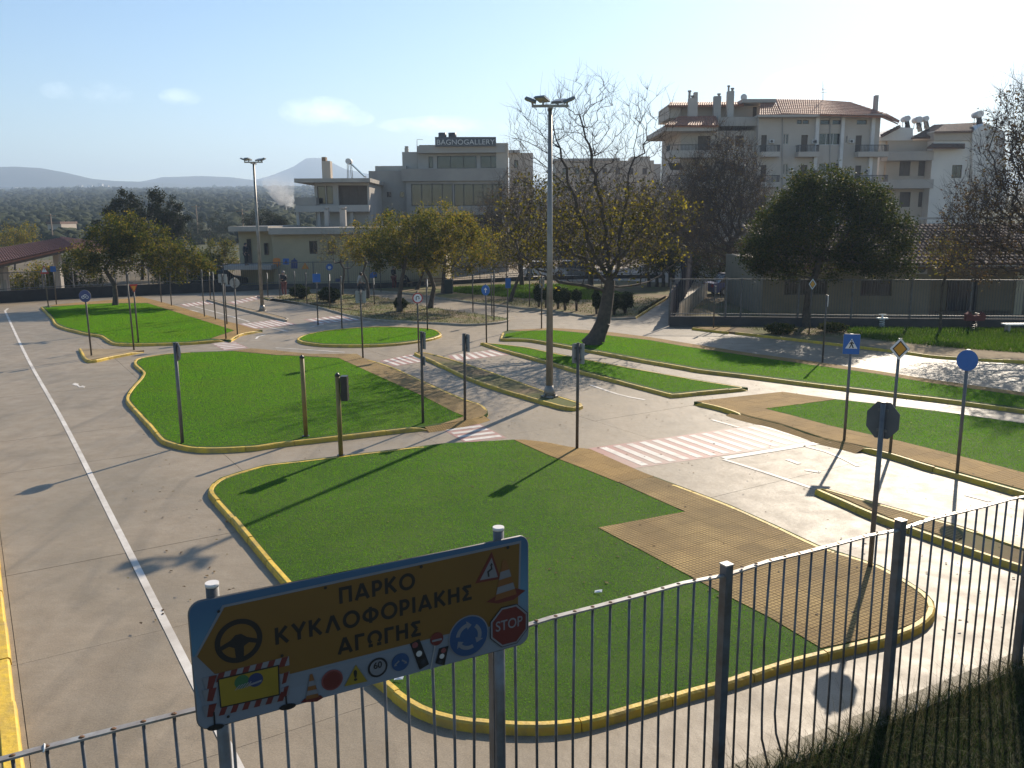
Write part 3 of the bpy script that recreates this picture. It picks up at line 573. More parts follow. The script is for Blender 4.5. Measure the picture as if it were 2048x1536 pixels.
LAWNS.append(([tuple(p[:2]) for p in px_ground([(930, 600), (1105, 618), (1228, 633), (1272, 631), (1325, 598), (1262, 592), (1180, 600), (1050, 597)], LZ)], 'sparse'))
# ---- strip J along the right wall
kJ = [(1700, 690), (1810, 703), (1882, 712), (2048, 722), (2300, 745)]
oJ = [(1462, 652), (1458, 663), (1500, 668)] + kJ + [(2300, 660), (2048, 658), (1850, 657), (1600, 654)]
island(oJ, [([(1386, 655), (1420, 659), (1458, 663)], (0, 0)), ([(1470, 664), (1560, 674)] + kJ, (0, 0))], None, [([(1386, 653), (1462, 651), (1458, 663), (1420, 659)], 'tile_ochre', False), ([(1700, 689), (1810, 702), (1882, 711), (2048, 721), (2300, 744), (2300, 728), (2048, 708), (1921, 699), (1810, 688), (1720, 678)], 'dirt_pale', False)], base='dirt', label='grass verge along the foot of the wall on the right', kmat='kerb')
LAWNS.append(([tuple(p[:2]) for p in px_ground([(1690, 655), (1850, 657), (2048, 658), (2300, 660), (2300, 727), (2048, 706), (1921, 697), (1810, 686), (1700, 672)], LZ)], 'lawn'))
LAWNS.append(([tuple(p[:2]) for p in px_ground([(1480, 655), (1690, 656), (1700, 672), (1560, 670)], LZ)], 'sparse'))
# ---- yellow kerb along the left edge of the frame
lk = B(); 
le = struct(plate('verge', [g(-60, 1040)[:2], g(-8, 1162)[:2], g(38, 1570)[:2], g(-260, 1570)[:2], g(-400, 1040)[:2]], -0.02, LZ, M['dirt_pale']), 'pale earth verge beyond the yellow kerb on the left')
kerb_run(le, [g(-74, 560, KH), g(-40, 790, KH), g(2, 1158, KH), g(30, 1400, KH), g(58, 1640, KH)], [tuple(g(-60, 700)[:2]), tuple(g(0, 1160)[:2]), tuple(g(40, 1536)[:2]), tuple(g(-700, 1536)[:2]), tuple(g(-700, 700)[:2])], M['kerb'], w=0.17)

def ramp(path, out_, m):
    """dropped edge where a path runs down to the road"""
    P = np.array([p[:2] for p in px_ground(path, LZ)]); T = np.gradient(P, axis=0); T /= np.linalg.norm(T, axis=1)[:, None]; Nn = np.c_[-T[:, 1], T[:, 0]]
    if (Nn[len(P) // 2] @ -P[len(P) // 2]) < 0: Nn = -Nn
    Q = P + Nn * out_; n = len(P); V = [(p[0], p[1], LZ + .013) for p in P - Nn * .02] + [(p[0], p[1], .003) for p in Q]
    me = bpy.data.meshes.new('ramp'); me.from_pydata(V, [], [(i, i + 1, n + i + 1, n + i) for i in range(n - 1)]); me.update()
    return struct(link('ramp', me, m))
ramp([(1470, 823), (1498, 832), (1560, 847), (1620, 866), (1650, 877), (1692, 886), (1730, 896)], .30, M['tile_ochre'])
ramp([(850, 855), (872, 852), (910, 846), (945, 839), (968, 832)], .22, M['tile_ochre'])
# ------------------------------------------------------------------ painted markings
def crosswalk(TL, TR, BR, BL, n, along, label, lo=0.05, hi=0.95, fill=0.5, t0=0.03, t1=0.97):
    c = [g(*p) for p in (TL, TR, BR, BL)]
    def bl(s, t): return (c[0] * (1 - s) + c[1] * s) * (1 - t) + (c[3] * (1 - s) + c[2] * s) * t
    def sheet(name, q, z, m, par=None):
        me = bpy.data.meshes.new(name); me.from_pydata([(p[0], p[1], z) for p in q], [], [(0, 1, 2, 3)]); me.update()
        if me.polygons[0].normal.z < 0: me.flip_normals()
        return link(name, me, m, par)
    cw = struct(sheet('crosswalk', c, 0.004, M['red_paint']), label)
    for k in range(n):
        a = t0 + (t1 - t0) * (k + 0.5 - fill / 2) / n; b = t0 + (t1 - t0) * (k + 0.5 + fill / 2) / n
        q = [bl(a, lo), bl(b, lo), bl(b, hi), bl(a, hi)] if along == 'x' else [bl(lo, a), bl(hi, a), bl(hi, b), bl(lo, b)]
        sheet('white_stripe', q, 0.008, M['white_paint'], cw)
    return cw
crosswalk((1176, 897), (1536, 847), (1655, 881), (1268, 937), 14, 'x', 'wide zebra crossing of white bars on faded red, right of the front island')
crosswalk((872, 851), (947, 842), (1014, 876), (932, 886), 5, 'y', 'small zebra crossing between the two nearest grass islands')
crosswalk((416, 684), (466, 682), (497, 696), (449, 701), 5, 'y', 'small zebra crossing between the two left grass islands')
crosswalk((759, 722), (825, 708), (862, 721), (790, 733), 5, 'x', 'zebra crossing left of the long median strip')
crosswalk((896, 711), (999, 698), (1036, 708), (908, 723), 7, 'x', 'zebra crossing right of the long median strip, under branch shadows')
crosswalk((476, 648), (558, 639), (594, 649), (507, 658), 7, 'x', 'zebra crossing left of the roundabout')
crosswalk((607, 639), (706, 628), (742, 639), (636, 648), 7, 'x', 'shaded zebra crossing behind the roundabout')
crosswalk((358, 609), (420, 601), (433, 607), (372, 614), 6, 'x', 'zebra crossing by the far end of the tan path')
crosswalk((456, 605), (516, 591), (530, 596), (470, 609), 6, 'x', 'zebra crossing near the far lamp post')
LN = [0]
def line(pts, w, z=0.008, name='road_line'):
    P = [g(*p)[:2] for p in pts]; Q = cr_smooth(P, False, 0.5) if len(pts) > 2 else np.array(P)
    T = np.gradient(Q, axis=0); T /= np.linalg.norm(T, axis=1)[:, None]; Nn = np.c_[-T[:, 1], T[:, 0]] * w / 2
    n = len(Q); V = [(p[0], p[1], z) for p in Q - Nn] + [(p[0], p[1], z) for p in Q + Nn]
    me = bpy.data.meshes.new(name); me.from_pydata(V, [], [(i, i + 1, n + i + 1, n + i) for i in range(n - 1)]); me.update()
    return struct(link(name, me, M['white_paint']))
line([(10, 622), (52, 711), (125, 841), (219, 1026), (391, 1367), (520, 1622)], 0.10)
line([(10, 622), (16, 617)], 0.12); line([(-30, 634), (14, 630)], 0.10)
line([(1447, 917), (1668, 881)], 0.20); line([(1447, 919), (1530, 945), (1622, 976)], 0.10)
line([(1574, 919), (1599, 928)], 0.13); line([(1610, 940), (1641, 945)], 0.13); line([(1607, 892), (1665, 908), (1716, 933)], 0.09)
line([(1424, 840), (1478, 855)], 0.10); line([(1930, 990), (1980, 1003)], 0.10)
line([(1180, 770), (1240, 790), (1290, 800)], 0.10)
line([(551, 696), (620, 700), (690, 705)], 0.10); line([(390, 613), (473, 636), (499, 644)], 0.10); line([(538, 655), (575, 663)], 0.10)
line([(512, 678), (517, 673), (530, 670)], 0.10); line([(620, 655), (647, 649)], 0.10); line([(378, 620), (398, 624)], 0.10)
line([(700, 660 - 14), (740, 644)], 0.10)
line([(812, 1362 - 2), (798, 1357)], 0.05)
# turn arrow on the left lane
ar = [(150, 766), (144, 769), (153, 772), (153, 770.5), (158, 775.5), (166, 775), (168, 776.5), (170.5, 773), (163, 771), (164, 772.7), (160, 773), (155.5, 768.8), (158, 768)]
struct(plate('road_arrow', [g(*p)[:2] for p in ar], 0.001, 0.008, M['white_paint']))

# ------------------------------------------------------------------ grass blades, one object per kind of growth
def blades(polys, name, m, dens, hgt, wid, maxd, seed, dpow=1.35, d0=9.0, leanamt=0.5):
    rng = np.random.default_rng(seed); Vs = []
    for poly in polys:
        P = np.array(poly); lo_, hi_ = P.min(0), P.max(0)
        # sample in strips so that density follows distance
        n = int((hi_ - lo_).prod() * dens * 1.0)
        n = min(n, 3200000); S = rng.random((n, 2)) * (hi_ - lo_) + lo_
        d = np.hypot(S[:, 0], S[:, 1])
        S = S[(rng.random(n) < np.minimum(1, (d0 / d) ** dpow))]; S = S[inpoly(S, poly)]
        # only what the camera or a neighbour of it can see
        a = np.abs(np.arctan2(S[:, 0], S[:, 1])); S = S[a < R(40)]
        if len(S): Vs.append(S)
    S = np.concatenate(Vs); n = len(S); d = np.hypot(S[:, 0], S[:, 1]); k = np.clip((d / d0) ** 0.62, 1, 3.6)
    h = hgt * (0.6 + 0.8 * rng.random(n)) * np.clip(k, 1, 2.3); w = wid * k; an = rng.random(n) * 2 * math.pi
    ln = rng.normal(0, leanamt, (n, 2)) * h[:, None]
    bx = np.c_[np.cos(an), np.sin(an)] * w[:, None] / 2
    V = np.empty((n, 3, 3)); V[:, 0, :2] = S - bx; V[:, 1, :2] = S + bx; V[:, 0, 2] = V[:, 1, 2] = LZ - 0.003; V[:, 2, :2] = S + ln; V[:, 2, 2] = LZ + h
    return stuff(np_mesh(name, V.reshape(-1, 3), np.arange(3 * n).reshape(-1, 3), m))
turf_ = [p for p, k in LAWNS if k == 'turf']; lawn_ = [p for p, k in LAWNS if k == 'lawn']; sp_ = [p for p, k in LAWNS if k == 'sparse']
o = blades(turf_, 'artificial_grass', M['turf_blade'], 6500, 0.013, 0.0040, 90, 1, leanamt=0.8, dpow=0.75); o['label'] = 'short artificial grass covering the traffic islands'
o = blades(lawn_, 'lawn_grass', M['green_blade'], 2600, 0.05, 0.014, 90, 2); o['label'] = 'longer bright lawn grass along the wall and in the far park'
o = blades(sp_, 'thin_grass', M['thin_blade'], 420, 0.035, 0.012, 90, 3); o['label'] = 'thin patchy grass on bare earth under the trees'

struct(plate('yard', [g(*p)[:2] for p in ((1345, 652), (1534, 653), (1534, 598), (1480, 578), (1400, 585))], -0.02, 0.06, M['dirt']), 'leaf strewn earth yard behind the corner of the right wall')

# ================================================================== FAR LAND, HILLS
def terrain(name, xs, ys, zf, m, seed=0):
    X, Y = np.meshgrid(xs, ys); Z = zf(X, Y)
    V = np.c_[X.ravel(), Y.ravel(), Z.ravel()]; nx, ny = len(xs), len(ys)
    F = [(j * nx + i, j * nx + i + 1, (j + 1) * nx + i + 1, (j + 1) * nx + i) for j in range(ny - 1) for i in range(nx - 1)]
    return struct(np_mesh(name, V, F, m, smooth=True))
def zline(y, D): return CAMH + (438.0 - y) / FPX * D      # height seen at picture row y from depth D
def plain_z(X, Y):
    t = np.clip((Y - 110) / (2000 - 110), 0, 1)
    return -0.5 + (zline(378, 2000) + 0.5) * t + 1.2 * np.sin(X * 0.02 + Y * 0.011) * np.clip((Y - 150) / 400, 0, 1)
terrain('plain', np.linspace(-1900, 1900, 90), np.r_[np.linspace(108, 600, 40), np.linspace(640, 2100, 40)], plain_z, M['field'])
from mathutils import noise as mnoise
def hill(name, D, depth, prof, foot, seed):
    """ridge whose skyline passes through the surveyed rows of prof"""
    px = np.array([p[0] for p in prof]); py = np.array([p[1] for p in prof])
    us = np.linspace(px[0], px[-1], 150); ts = np.linspace(0, 1, 14); V = []
    for t in ts:
        DD = D + depth * (t - 0.5) * 2
        for u in us:
            xw = (u - 1024) / FPX * D; zr = zline(np.interp(u, px, py), D); zf = zline(foot, D - depth) - 25
            w = math.sin(min(t, 1.0) * math.pi / 2 * 1.0) if t <= 0.5 else 1
            s = math.sin(math.pi * t); nzv = mnoise.fractal(Vector((xw * 0.007, DD * 0.007, seed)), 1.0, 2.0, 5)
            V.append((xw * DD / D, DD, zf + (zr - zf) * s ** 0.8 + nzv * 7 * s * (1 - s * 0.75)))
    n = len(us); F = [(j * n + i, j * n + i + 1, (j + 1) * n + i + 1, (j + 1) * n + i) for j in range(13) for i in range(n - 1)]
    return struct(np_mesh(name, V, F, M['hill'], smooth=True))
hill('hill', 2350, 350, [(-900, 345), (-400, 338), (-100, 334), (60, 333), (110, 336), (160, 345), (210, 357), (250, 361), (330, 364), (420, 372)], 378, 1.0)
hill('hill', 2700, 320, [(230, 372), (320, 360), (345, 355), (420, 353), (480, 355), (530, 361), (600, 366), (760, 370)], 376, 2.0)
hill('mountain', 3400, 520, [(440, 372), (520, 362), (560, 352), (600, 338), (628, 321), (645, 320), (662, 321), (700, 341), (740, 350), (820, 362), (1100, 366), (1500, 368), (2300, 368)], 376, 3.0)

# groves of olives and scrub over the plain: one mass
def grove(name, n, seed, dmin, dmax, pxr, m, rmin, rmax):
    rng = np.random.default_rng(seed); V = []; F = []; k = 0
    base = B(); base.sphere((0, 0, 0), 1, 7, 5); bv = np.array(base.v); bf = base.f
    tri = [f if len(f) == 3 else f for f in bf]; tri = [t for f in bf for t in ([f] if len(f) == 3 else [(f[0], f[1], f[2]), (f[0], f[2], f[3])])]; tri = np.array(tri)
    d = dmin * (dmax / dmin) ** rng.random(n); u = rng.uniform(pxr[0], pxr[1], n)
    keep = (np.sin(u * 0.021 + d * 0.013) + np.sin(d * 0.004 - u * 0.006) + rng.normal(0, 0.8, n)) > -0.6; d = d[keep]; u = u[keep]
    X = (u - 1024) / FPX * d; Z = plain_z(X, d); r = rng.uniform(rmin, rmax, len(d)) * np.clip(d / 500, 0.8, 2.2)
    VV = bv[None] * (1 + 0.34 * rng.normal(size=(len(d), len(bv), 1))) * r[:, None, None] * np.array([1.15, 1.15, 0.85])[None, None]
    VV = VV + np.c_[X, d, Z + r * 0.5][:, None, :]
    FF = tri[None] + (np.arange(len(d)) * len(bv))[:, None, None]
    o = stuff(np_mesh(name, VV.reshape(-1, 3), FF.reshape(-1, 3), m)); return o
M['grove'] = mat('grove_leaves', (0.018, 0.026, 0.012), (0.04, 0.045, 0.02), scale=0.09, rough=0.95, spec=0.1)
o = grove('olive_grove', 13000, 3, 150, 1900, (-250, 800), M['grove'], 0.9, 2.3); o['label'] = 'olive groves and scrub covering the plain towards the hills'
# white buildings far out on the plain
def far_house(px0, px1, py0, py1, D, m, label, cat='building', roofm=None):
    a = at(px0, py1, D); b_ = at(px1, py0, D); t = empty('far_building', (float((a[0] + b_[0]) / 2), D, float(a[2]))); w = float(b_[0] - a[0]) / 2; h = float(b_[2] - a[2])
    b = B(); b.box(-w, w, 0, max(6, w * 0.7), -4, h); b.build('wall', m, t)
    r = B(); r.box(-w * 1.03, w * 1.03, -0.4, max(6, w * 0.7) + 0.4, h, h * 1.12 + 0.1); r.build('roof', roofm or M['roofslab'], t)
    nn = max(2, int(w / 6))
    for i in range(nn): wn = B(); wn.box(-w + (i + 0.3) * 2 * w / nn, -w + (i + 0.6) * 2 * w / nn, -0.15, 0.0, h * 0.35, h * 0.7); wn.build('window', M['glass'], t)
    return tag(t, label, cat)
far_house(103, 147, 377, 385, 1500, M['whitewall'], 'long low white warehouse on the plain below the left hill')
far_house(154, 163, 371, 376, 1620, M['whitewall'], 'small white block just right of and above the long warehouse')
far_house(173, 184, 371, 375, 1620, M['whitewall'], 'small white block, second to the right of the long warehouse')
far_house(196, 204, 368, 374, 1700, M['whitewall'], 'tiny white building high on the slope, third right of the warehouse')
far_house(208, 216, 371, 376, 1620, M['palewall'], 'tiny pale building, rightmost of the far white group')
far_house(98, 122, 448, 480, 170, M['beigewall'], 'beige house with brown roof far behind the left shelter', roofm=M['tile_dark'])
far_house(40, 100, 487, 500, 150, M['greywall'], 'grey shed behind the left shelter roof')
far_house(-40, 30, 376, 386, 1560, M['palewall'], 'pale building at the left edge under the hill')

# ================================================================== BUILDINGS
class Fac:
    """a vertical front standing at depth D (metres); surveyed rows and columns become real lengths on it"""
    def __init__(s, name, D, xpx, label, cat='building'):
        s.D = D; p = at(xpx, 500, D); s.o = (float(p[0]), D, 0.0); s.t = empty(name, s.o); tag(s.t, label, cat)
    def uz(s, x, y, dd=0.0): p = at(x, y, s.D + dd); return float(p[0]) - s.o[0], float(p[2])
    def rect(s, x0, y0, x1, y1, dd=0.0):
        u0, z1 = s.uz(x0, y0, dd); u1, _ = s.uz(x1, y0, dd); _, z0 = s.uz(x0, y1, dd); return u0, u1, z0, z1
    def box(s, name, x0, y0, x1, y1, d0, d1, m, parent=None, ground=False, b=None):
        """d0,d1: depth in front (-) or behind (+) the front plane"""
        u0, u1, z0, z1 = s.rect(x0, y0, x1, y1, d0); z0 = -0.1 if ground else z0
        bb = b or B(); bb.box(u0, u1, d0, d1, z0, z1)
        if b is None: return bb.build(name, m, parent or s.t)
    def wall(s, name, x0, y0, x1, y1, d0, m, holes=(), ground=False, parent=None, depth=None, rev=0.22):
        u0, u1, z0, z1 = s.rect(x0, y0, x1, y1, d0); z0 = -0.1 if ground else z0
        hs = [s.rect(*h, d0) for h in holes]
        us = sorted({u0, u1} | {min(max(v, u0), u1) for h in hs for v in h[:2]}); zs = sorted({z0, z1} | {min(max(v, z0), z1) for h in hs for v in h[2:]})
        b = B()
        for i in range(len(us) - 1):
            for j in range(len(zs) - 1):
                uc, zc = (us[i] + us[i + 1]) / 2, (zs[j] + zs[j + 1]) / 2
                if any(h[0] < uc < h[1] and h[2] < zc < h[3] for h in hs): continue
                b.add([(us[i], d0, zs[j]), (us[i + 1], d0, zs[j]), (us[i + 1], d0, zs[j + 1]), (us[i], d0, zs[j + 1])], [(0, 1, 2, 3)])
        for h in hs:
            a, c, e, f = h
            b.add([(a, d0, e), (c, d0, e), (c, d0, f), (a, d0, f), (a, d0 + rev, e), (c, d0 + rev, e), (c, d0 + rev, f), (a, d0 + rev, f)],
                  [(0, 1, 5, 4), (1, 2, 6, 5), (2, 3, 7, 6), (3, 0, 4, 7)])
        if depth:
            b.add([(u0, d0, z0), (u1, d0, z0), (u1, d0, z1), (u0, d0, z1), (u0, d0 + depth, z0), (u1, d0 + depth, z0), (u1, d0 + depth, z1), (u0, d0 + depth, z1)],
                  [(1, 5, 6, 2), (4, 0, 3, 7), (3, 2, 6, 7), (5, 4, 7, 6)])
        return b.build(name, m, parent or s.t)
    def window(s, x0, y0, x1, y1, d0, n=1, name='window', fm=None, pane=None, rev=0.16, fw=0.055):
        u0, u1, z0, z1 = s.rect(x0, y0, x1, y1, d0); b = B(); f0, f1 = d0 + rev - 0.05, d0 + rev + 0.02
        b.box(u0, u0 + fw, f0, f1, z0, z1); b.box(u1 - fw, u1, f0, f1, z0, z1); b.box(u0 + fw, u1 - fw, f0, f1, z1 - fw, z1); b.box(u0 + fw, u1 - fw, f0, f1, z0, z0 + fw)
        for k in range(1, n): uc = u0 + (u1 - u0) * k / n; b.box(uc - fw / 2, uc + fw / 2, f0, f1, z0 + fw, z1 - fw)
        w = b.build(name, fm or M['shutter'], s.t)
        for k in range(n):
            p = B(); a = u0 + (u1 - u0) * k / n + fw * 0.6; c = u0 + (u1 - u0) * (k + 1) / n - fw * 0.6; p.box(a, c, f0 + 0.025, f1 - 0.01, z0 + fw * 0.9, z1 - fw * 0.9); p.build('pane', pane or M['glass'], w)
        return w
    def balcony(s, x0, y0, x1, y1, yr, d0, out_=1.3, m=None, bars=True):
        u0, u1, z0, z1 = s.rect(x0, y0, x1, y1, d0); b = B(); b.box(u0, u1, d0 - out_, d0 - 0.003, z0, z1); sl = b.build('balcony', m or s.wm, s.t)
        zr = s.uz(x0, yr, d0)[1]; r = B(); a = d0 - out_ + 0.06
        r.bar((u0 + .05, a, zr), (u1 - .05, a, zr), 0.06); 
        for uu in (u0 + .05, u1 - .05): r.bar((uu, a, zr), (uu, d0 - 0.01, zr), 0.06)
        k = max(2, int((u1 - u0) / 0.14))
        for i in range(k + 1): uu = u0 + .05 + (u1 - u0 - .1) * i / k; r.bar((uu, a, z1), (uu, a, zr), 0.035)
        for i in range(1, int(out_ / 0.14)):
            for uu in (u0 + .05, u1 - .05): r.bar((uu, a + i * 0.14, z1), (uu, a + i * 0.14, zr), 0.025)
        r.build('railing', M['rail'], sl); return sl
def barrel_tiles(name, e0, e1, r0, r1, n, rows, m, parent, lift=0.03, as_stuff=True, solid=None, overlap=0.12):
    """half-round clay tiles laid from the eave e0-e1 up to the ridge r0-r1"""
    e0, e1, r0, r1 = (np.array(p, float) for p in (e0, e1, r0, r1)); b = B(); rnd = random.Random(n * 7 + rows)
    nrm = np.cross(e1 - e0, r0 - e0); nrm /= np.linalg.norm(nrm)
    if nrm[2] < 0: nrm = -nrm
    for i in range(n):
        for j in range(rows):
            t0, t1 = j / rows, min(1.0, (j + 1 + overlap) / rows)
            def P(s, t): return (e0 * (1 - s) + e1 * s) * (1 - t) + (r0 * (1 - s) + r1 * s) * t
            jit = rnd.uniform(-0.004, 0.004); s0, s1 = i / n, (i + 1) / n; vs = []
            for t, hh in ((t0, 1.0), (t1, 0.8)):
                p0, p1 = P(s0, t), P(s1, t); w = p1 - p0; L = np.linalg.norm(w) or 1e-3
                for a in (0.02, 0.2, 0.5, 0.8, 0.98):
                    vs.append(p0 + w * a + nrm * (math.sin(a * math.pi) * L * 0.42 * hh + (lift if t == t0 else lift * 0.4) + jit))
            b.add(vs, [(k, k + 1, 6 + k, 5 + k) for k in range(4)] + [(4, 3, 2, 1, 0)])
    o = b.build(name, m, parent)
    if as_stuff: stuff(o)
    base = B(); base.add([e0 - nrm * 0.02, e1 - nrm * 0.02, r1 - nrm * 0.02, r0 - nrm * 0.02, e0 - nrm * 0.14, e1 - nrm * 0.14, r1 - nrm * 0.14, r0 - nrm * 0.14],
                         [(0, 1, 2, 3), (7, 6, 5, 4), (0, 4, 5, 1), (1, 5, 6, 2), (2, 6, 7, 3), (3, 7, 4, 0)])
    base.build('roof_deck', solid or m, parent); return o
def chimney(F, x0, y0, x1, y1, d, m, pots=(), name='chimney', dep=0.6):
    c = F.box(name, x0, y0, x1, y1, d, d + dep, m)
    for (a, b_, yt) in pots:
        u0, u1, z0, z1 = F.rect(a, yt, b_, y0, d); q = B(); q.tube([(0.5 * (u0 + u1), d + dep / 2, z0), (0.5 * (u0 + u1), d + dep / 2, z1 - 0.12)], (u1 - u0) / 2, 8); q.tube([(0.5 * (u0 + u1), d + dep / 2, z1 - 0.14), (0.5 * (u0 + u1), d + dep / 2, z1)], (u1 - u0) * 0.75, 8); q.build('chimney_pot', M['greywall'], c)
    return c

# ---- the big apartment block
F = Fac('apartment_building', 88, 1560, 'big pale apartment block with terracotta tile roof, balconies and chimneys'); F.wm = M['palewall']
doors = [(1603, 270, 1616, 304), (1523, 270, 1534, 304), (1712, 271, 1724, 304)]
ups = [(1594, 240, 1604, 248), (1606, 240, 1618, 248), (1641, 240, 1661, 249), (1665, 240, 1684, 249), (1714, 240, 1734, 249)]
def shift(r, k): return (r[0] - (1.0 * k), r[1] + 60 * k, r[2] - 1.0 * k, r[3] + 60 * k)
tri = (1639, 266, 1682, 290); nar = (1692, 272, 1695, 286); dbl = [(1568, 268, 1571, 288), (1573, 268, 1577, 288)]
hl = list(ups)
for k in range(4): hl += [shift(r, k) for r in doors + [tri, nar] + dbl]
F.wall('wall', 1518, 229, 1762, 600, 0, M['palewall'], hl, ground=True, depth=12)
for r in ups: F.window(*r, 0, 1)
for k in range(4):
    for r in doors: F.window(*shift(r, k), 0, 1, name='balcony_door', pane=M['shutter'])
    F.window(*shift(tri, k), 0, 3, fm=M['trim']); F.window(*shift(nar, k), 0, 1, fm=M['trim'], fw=0.03)
    for r in dbl: F.window(*shift(r, k), 0, 1, fm=M['trim'], fw=0.03)
    dy = 60 * k
    for (x0, x1) in ((1517, 1554), (1590, 1631), (1708, 1768)): F.balcony(x0 - k, 305 + dy, x1 - k, 315 + dy, 292 + dy, 0, 1.1)
for (x0, x1) in ((1633, 1640), (1684.5, 1691), (1745, 1752)): F.box('pilaster', x0, 232, x1, 600, -0.35, -0.003, M['trim'], ground=True)
lh = []
ldoor, lwin = (1396, 272, 1422, 304), (1471, 271, 1488, 293)
for k in range(4): lh += [(ldoor[0], ldoor[1] + 60 * k, ldoor[2], ldoor[3] + 60 * k), (lwin[0], lwin[1] + 60 * k, lwin[2], lwin[3] + 60 * k)]
F.wall('wing_wall', 1362, 262, 1517.6, 600, 1.2, M['palewall'], lh, ground=True, depth=11)
for k in range(4):
    F.window(*lh[2 * k], 1.2, 2, name='balcony_door', pane=M['shutter']); F.window(*lh[2 * k + 1], 1.2, 1, pane=M['shutter'])
    F.balcony(1332, 304 + 60 * k, 1433, 318 + 60 * k, 293 + 60 * k, 1.2, 2.0)
F.box('parapet_band', 1437, 234, 1520, 252, 0.6, 11, M['greywall']); F.box('eave_soffit', 1329, 251, 1437, 262, -0.6, 11, M['palewall'])
F.wall('penthouse_wall', 1362, 212, 1520, 236, 4.0, M['beigewall'], [(1506, 214, 1514, 234)], depth=7); F.window(1506, 214, 1514, 234, 4.0, 1, name='terrace_door', pane=M['shutter'])
F.box('roof_overhang', 1338, 208, 1362, 236, 3.6, 10, M['beigewall']); F.box('roof_slab', 1485, 198, 1552, 205, 2.5, 11, M['greywall'])
def fp(x, y, dd): u, z = F.uz(x, y, dd); return (u, dd, z)
rf = empty('tiled_roof', parent=F.t)
barrel_tiles('tiles', fp(1336, 212, 3.0), fp(1488, 210, 3.0), fp(1340, 205, 5.0), fp(1488, 204, 5.0), 34, 2, M['tile'], rf)
barrel_tiles('tiles', fp(1328, 251, -0.8), fp(1438, 252, -0.8), fp(1358, 233, 2.4), fp(1432, 232, 2.4), 22, 5, M['tile'], rf)
barrel_tiles('tiles', fp(1517, 231, -0.9), fp(1562, 230, -0.9), fp(1521, 205, 3.0), fp(1550, 203, 3.0), 10, 7, M['tile'], rf)
barrel_tiles('tiles', fp(1562, 228, -0.9), fp(1640, 230, -0.9), fp(1551, 199, 5.2), fp(1640, 200, 5.2), 20, 9, M['tile'], rf)
barrel_tiles('tiles', fp(1640, 229, -1.2), fp(1770, 233, -1.2), fp(1640, 200, 5.2), fp(1697, 204, 5.2), 32, 9, M['tile'], rf)
barrel_tiles('tiles', fp(1770, 233, -1.2), fp(1797, 247, 9.0), fp(1697, 204, 5.2), fp(1700, 206, 7.0), 16, 9, M['tile'], rf)
rfe = F.box('eave', 1516, 229.5, 1768, 234, -1.0, 0.0, M['palewall'])
chimney(F, 1378, 196, 1396, 236, 2.2, M['palewall'], [(1378, 1383, 180), (1384, 1388, 190)]); chimney(F, 1389, 184, 1396, 196, 2.2, M['palewall'])
chimney(F, 1429, 192, 1443, 236, 2.2, M['greywall'], [(1437, 1442, 186)]); chimney(F, 1456, 182, 1469, 236, 2.2, M['palewall'], [(1457, 1461, 170), (1464, 1469, 175)])
chimney(F, 1752, 190, 1758, 224, 1.0, M['greywall'])
ds = B(); c = fp(1487, 195, 3.0); ds.tube([(c[0], c[1], c[2] - 0.3), (c[0], c[1] - 0.1, c[2] + 0.0)], 0.04, 6); ds.sphere((c[0], c[1] - 0.15, c[2]), 0.34, 12, 8, (1, 0.25, 1)); d_ = ds.build('satellite_dish', M['trim'], F.t)
an = B(); a = fp(1646, 201, 5); tp = fp(1646, 162, 5); an.tube([a, tp], 0.035, 5)
for (x0, x1, y) in ((1640, 1654, 185), (1641, 1651, 180), (1643, 1655, 178)): an.bar(fp(x0, y, 5), fp(x1, y, 5), 0.03)
an.build('aerial', M['rail'], F.t)

for x, y in ((1540, 279), (1625, 280), (1700, 279), (1580, 335), (1625, 340), (1730, 338)):
    ac = F.box('air_conditioner', x, y, x + 9, y + 7, -0.35, -0.004, M['trim']); q = B(); c_ = fp(x + 3.4, y + 3.5, -0.36); q.tube([(c_[0], -0.375, c_[2]), (c_[0], -0.352, c_[2])], 0.13, 12); q.build('fan_grille', M['rail'], ac)
for x0, x1, y in ((1336, 1362, 326), (1440, 1470, 325)):
    a_, b_ = fp(x0, y, 1.15), fp(x1, y, 1.15); k_ = B(); k_.add([a_, b_, (b_[0], -0.4, b_[2] - 0.75), (a_[0], -0.4, a_[2] - 0.75), (a_[0], 1.15, a_[2] - .03), (b_[0], 1.15, b_[2] - .03), (b_[0], -0.4, b_[2] - 0.78), (a_[0], -0.4, a_[2] - 0.78)], [(0, 1, 2, 3), (7, 6, 5, 4), (3, 2, 6, 7), (0, 3, 7, 4), (1, 5, 6, 2)]); k_.build('awning', M['shutter'], F.t)
for x in (1565, 1660, 1745): k_ = B(); p0_, p1_ = fp(x, 234, -.06), fp(x, 470, -.06); k_.tube([p0_, p1_], .045, 6); k_.build('drain_pipe', M['greywall'], F.t)

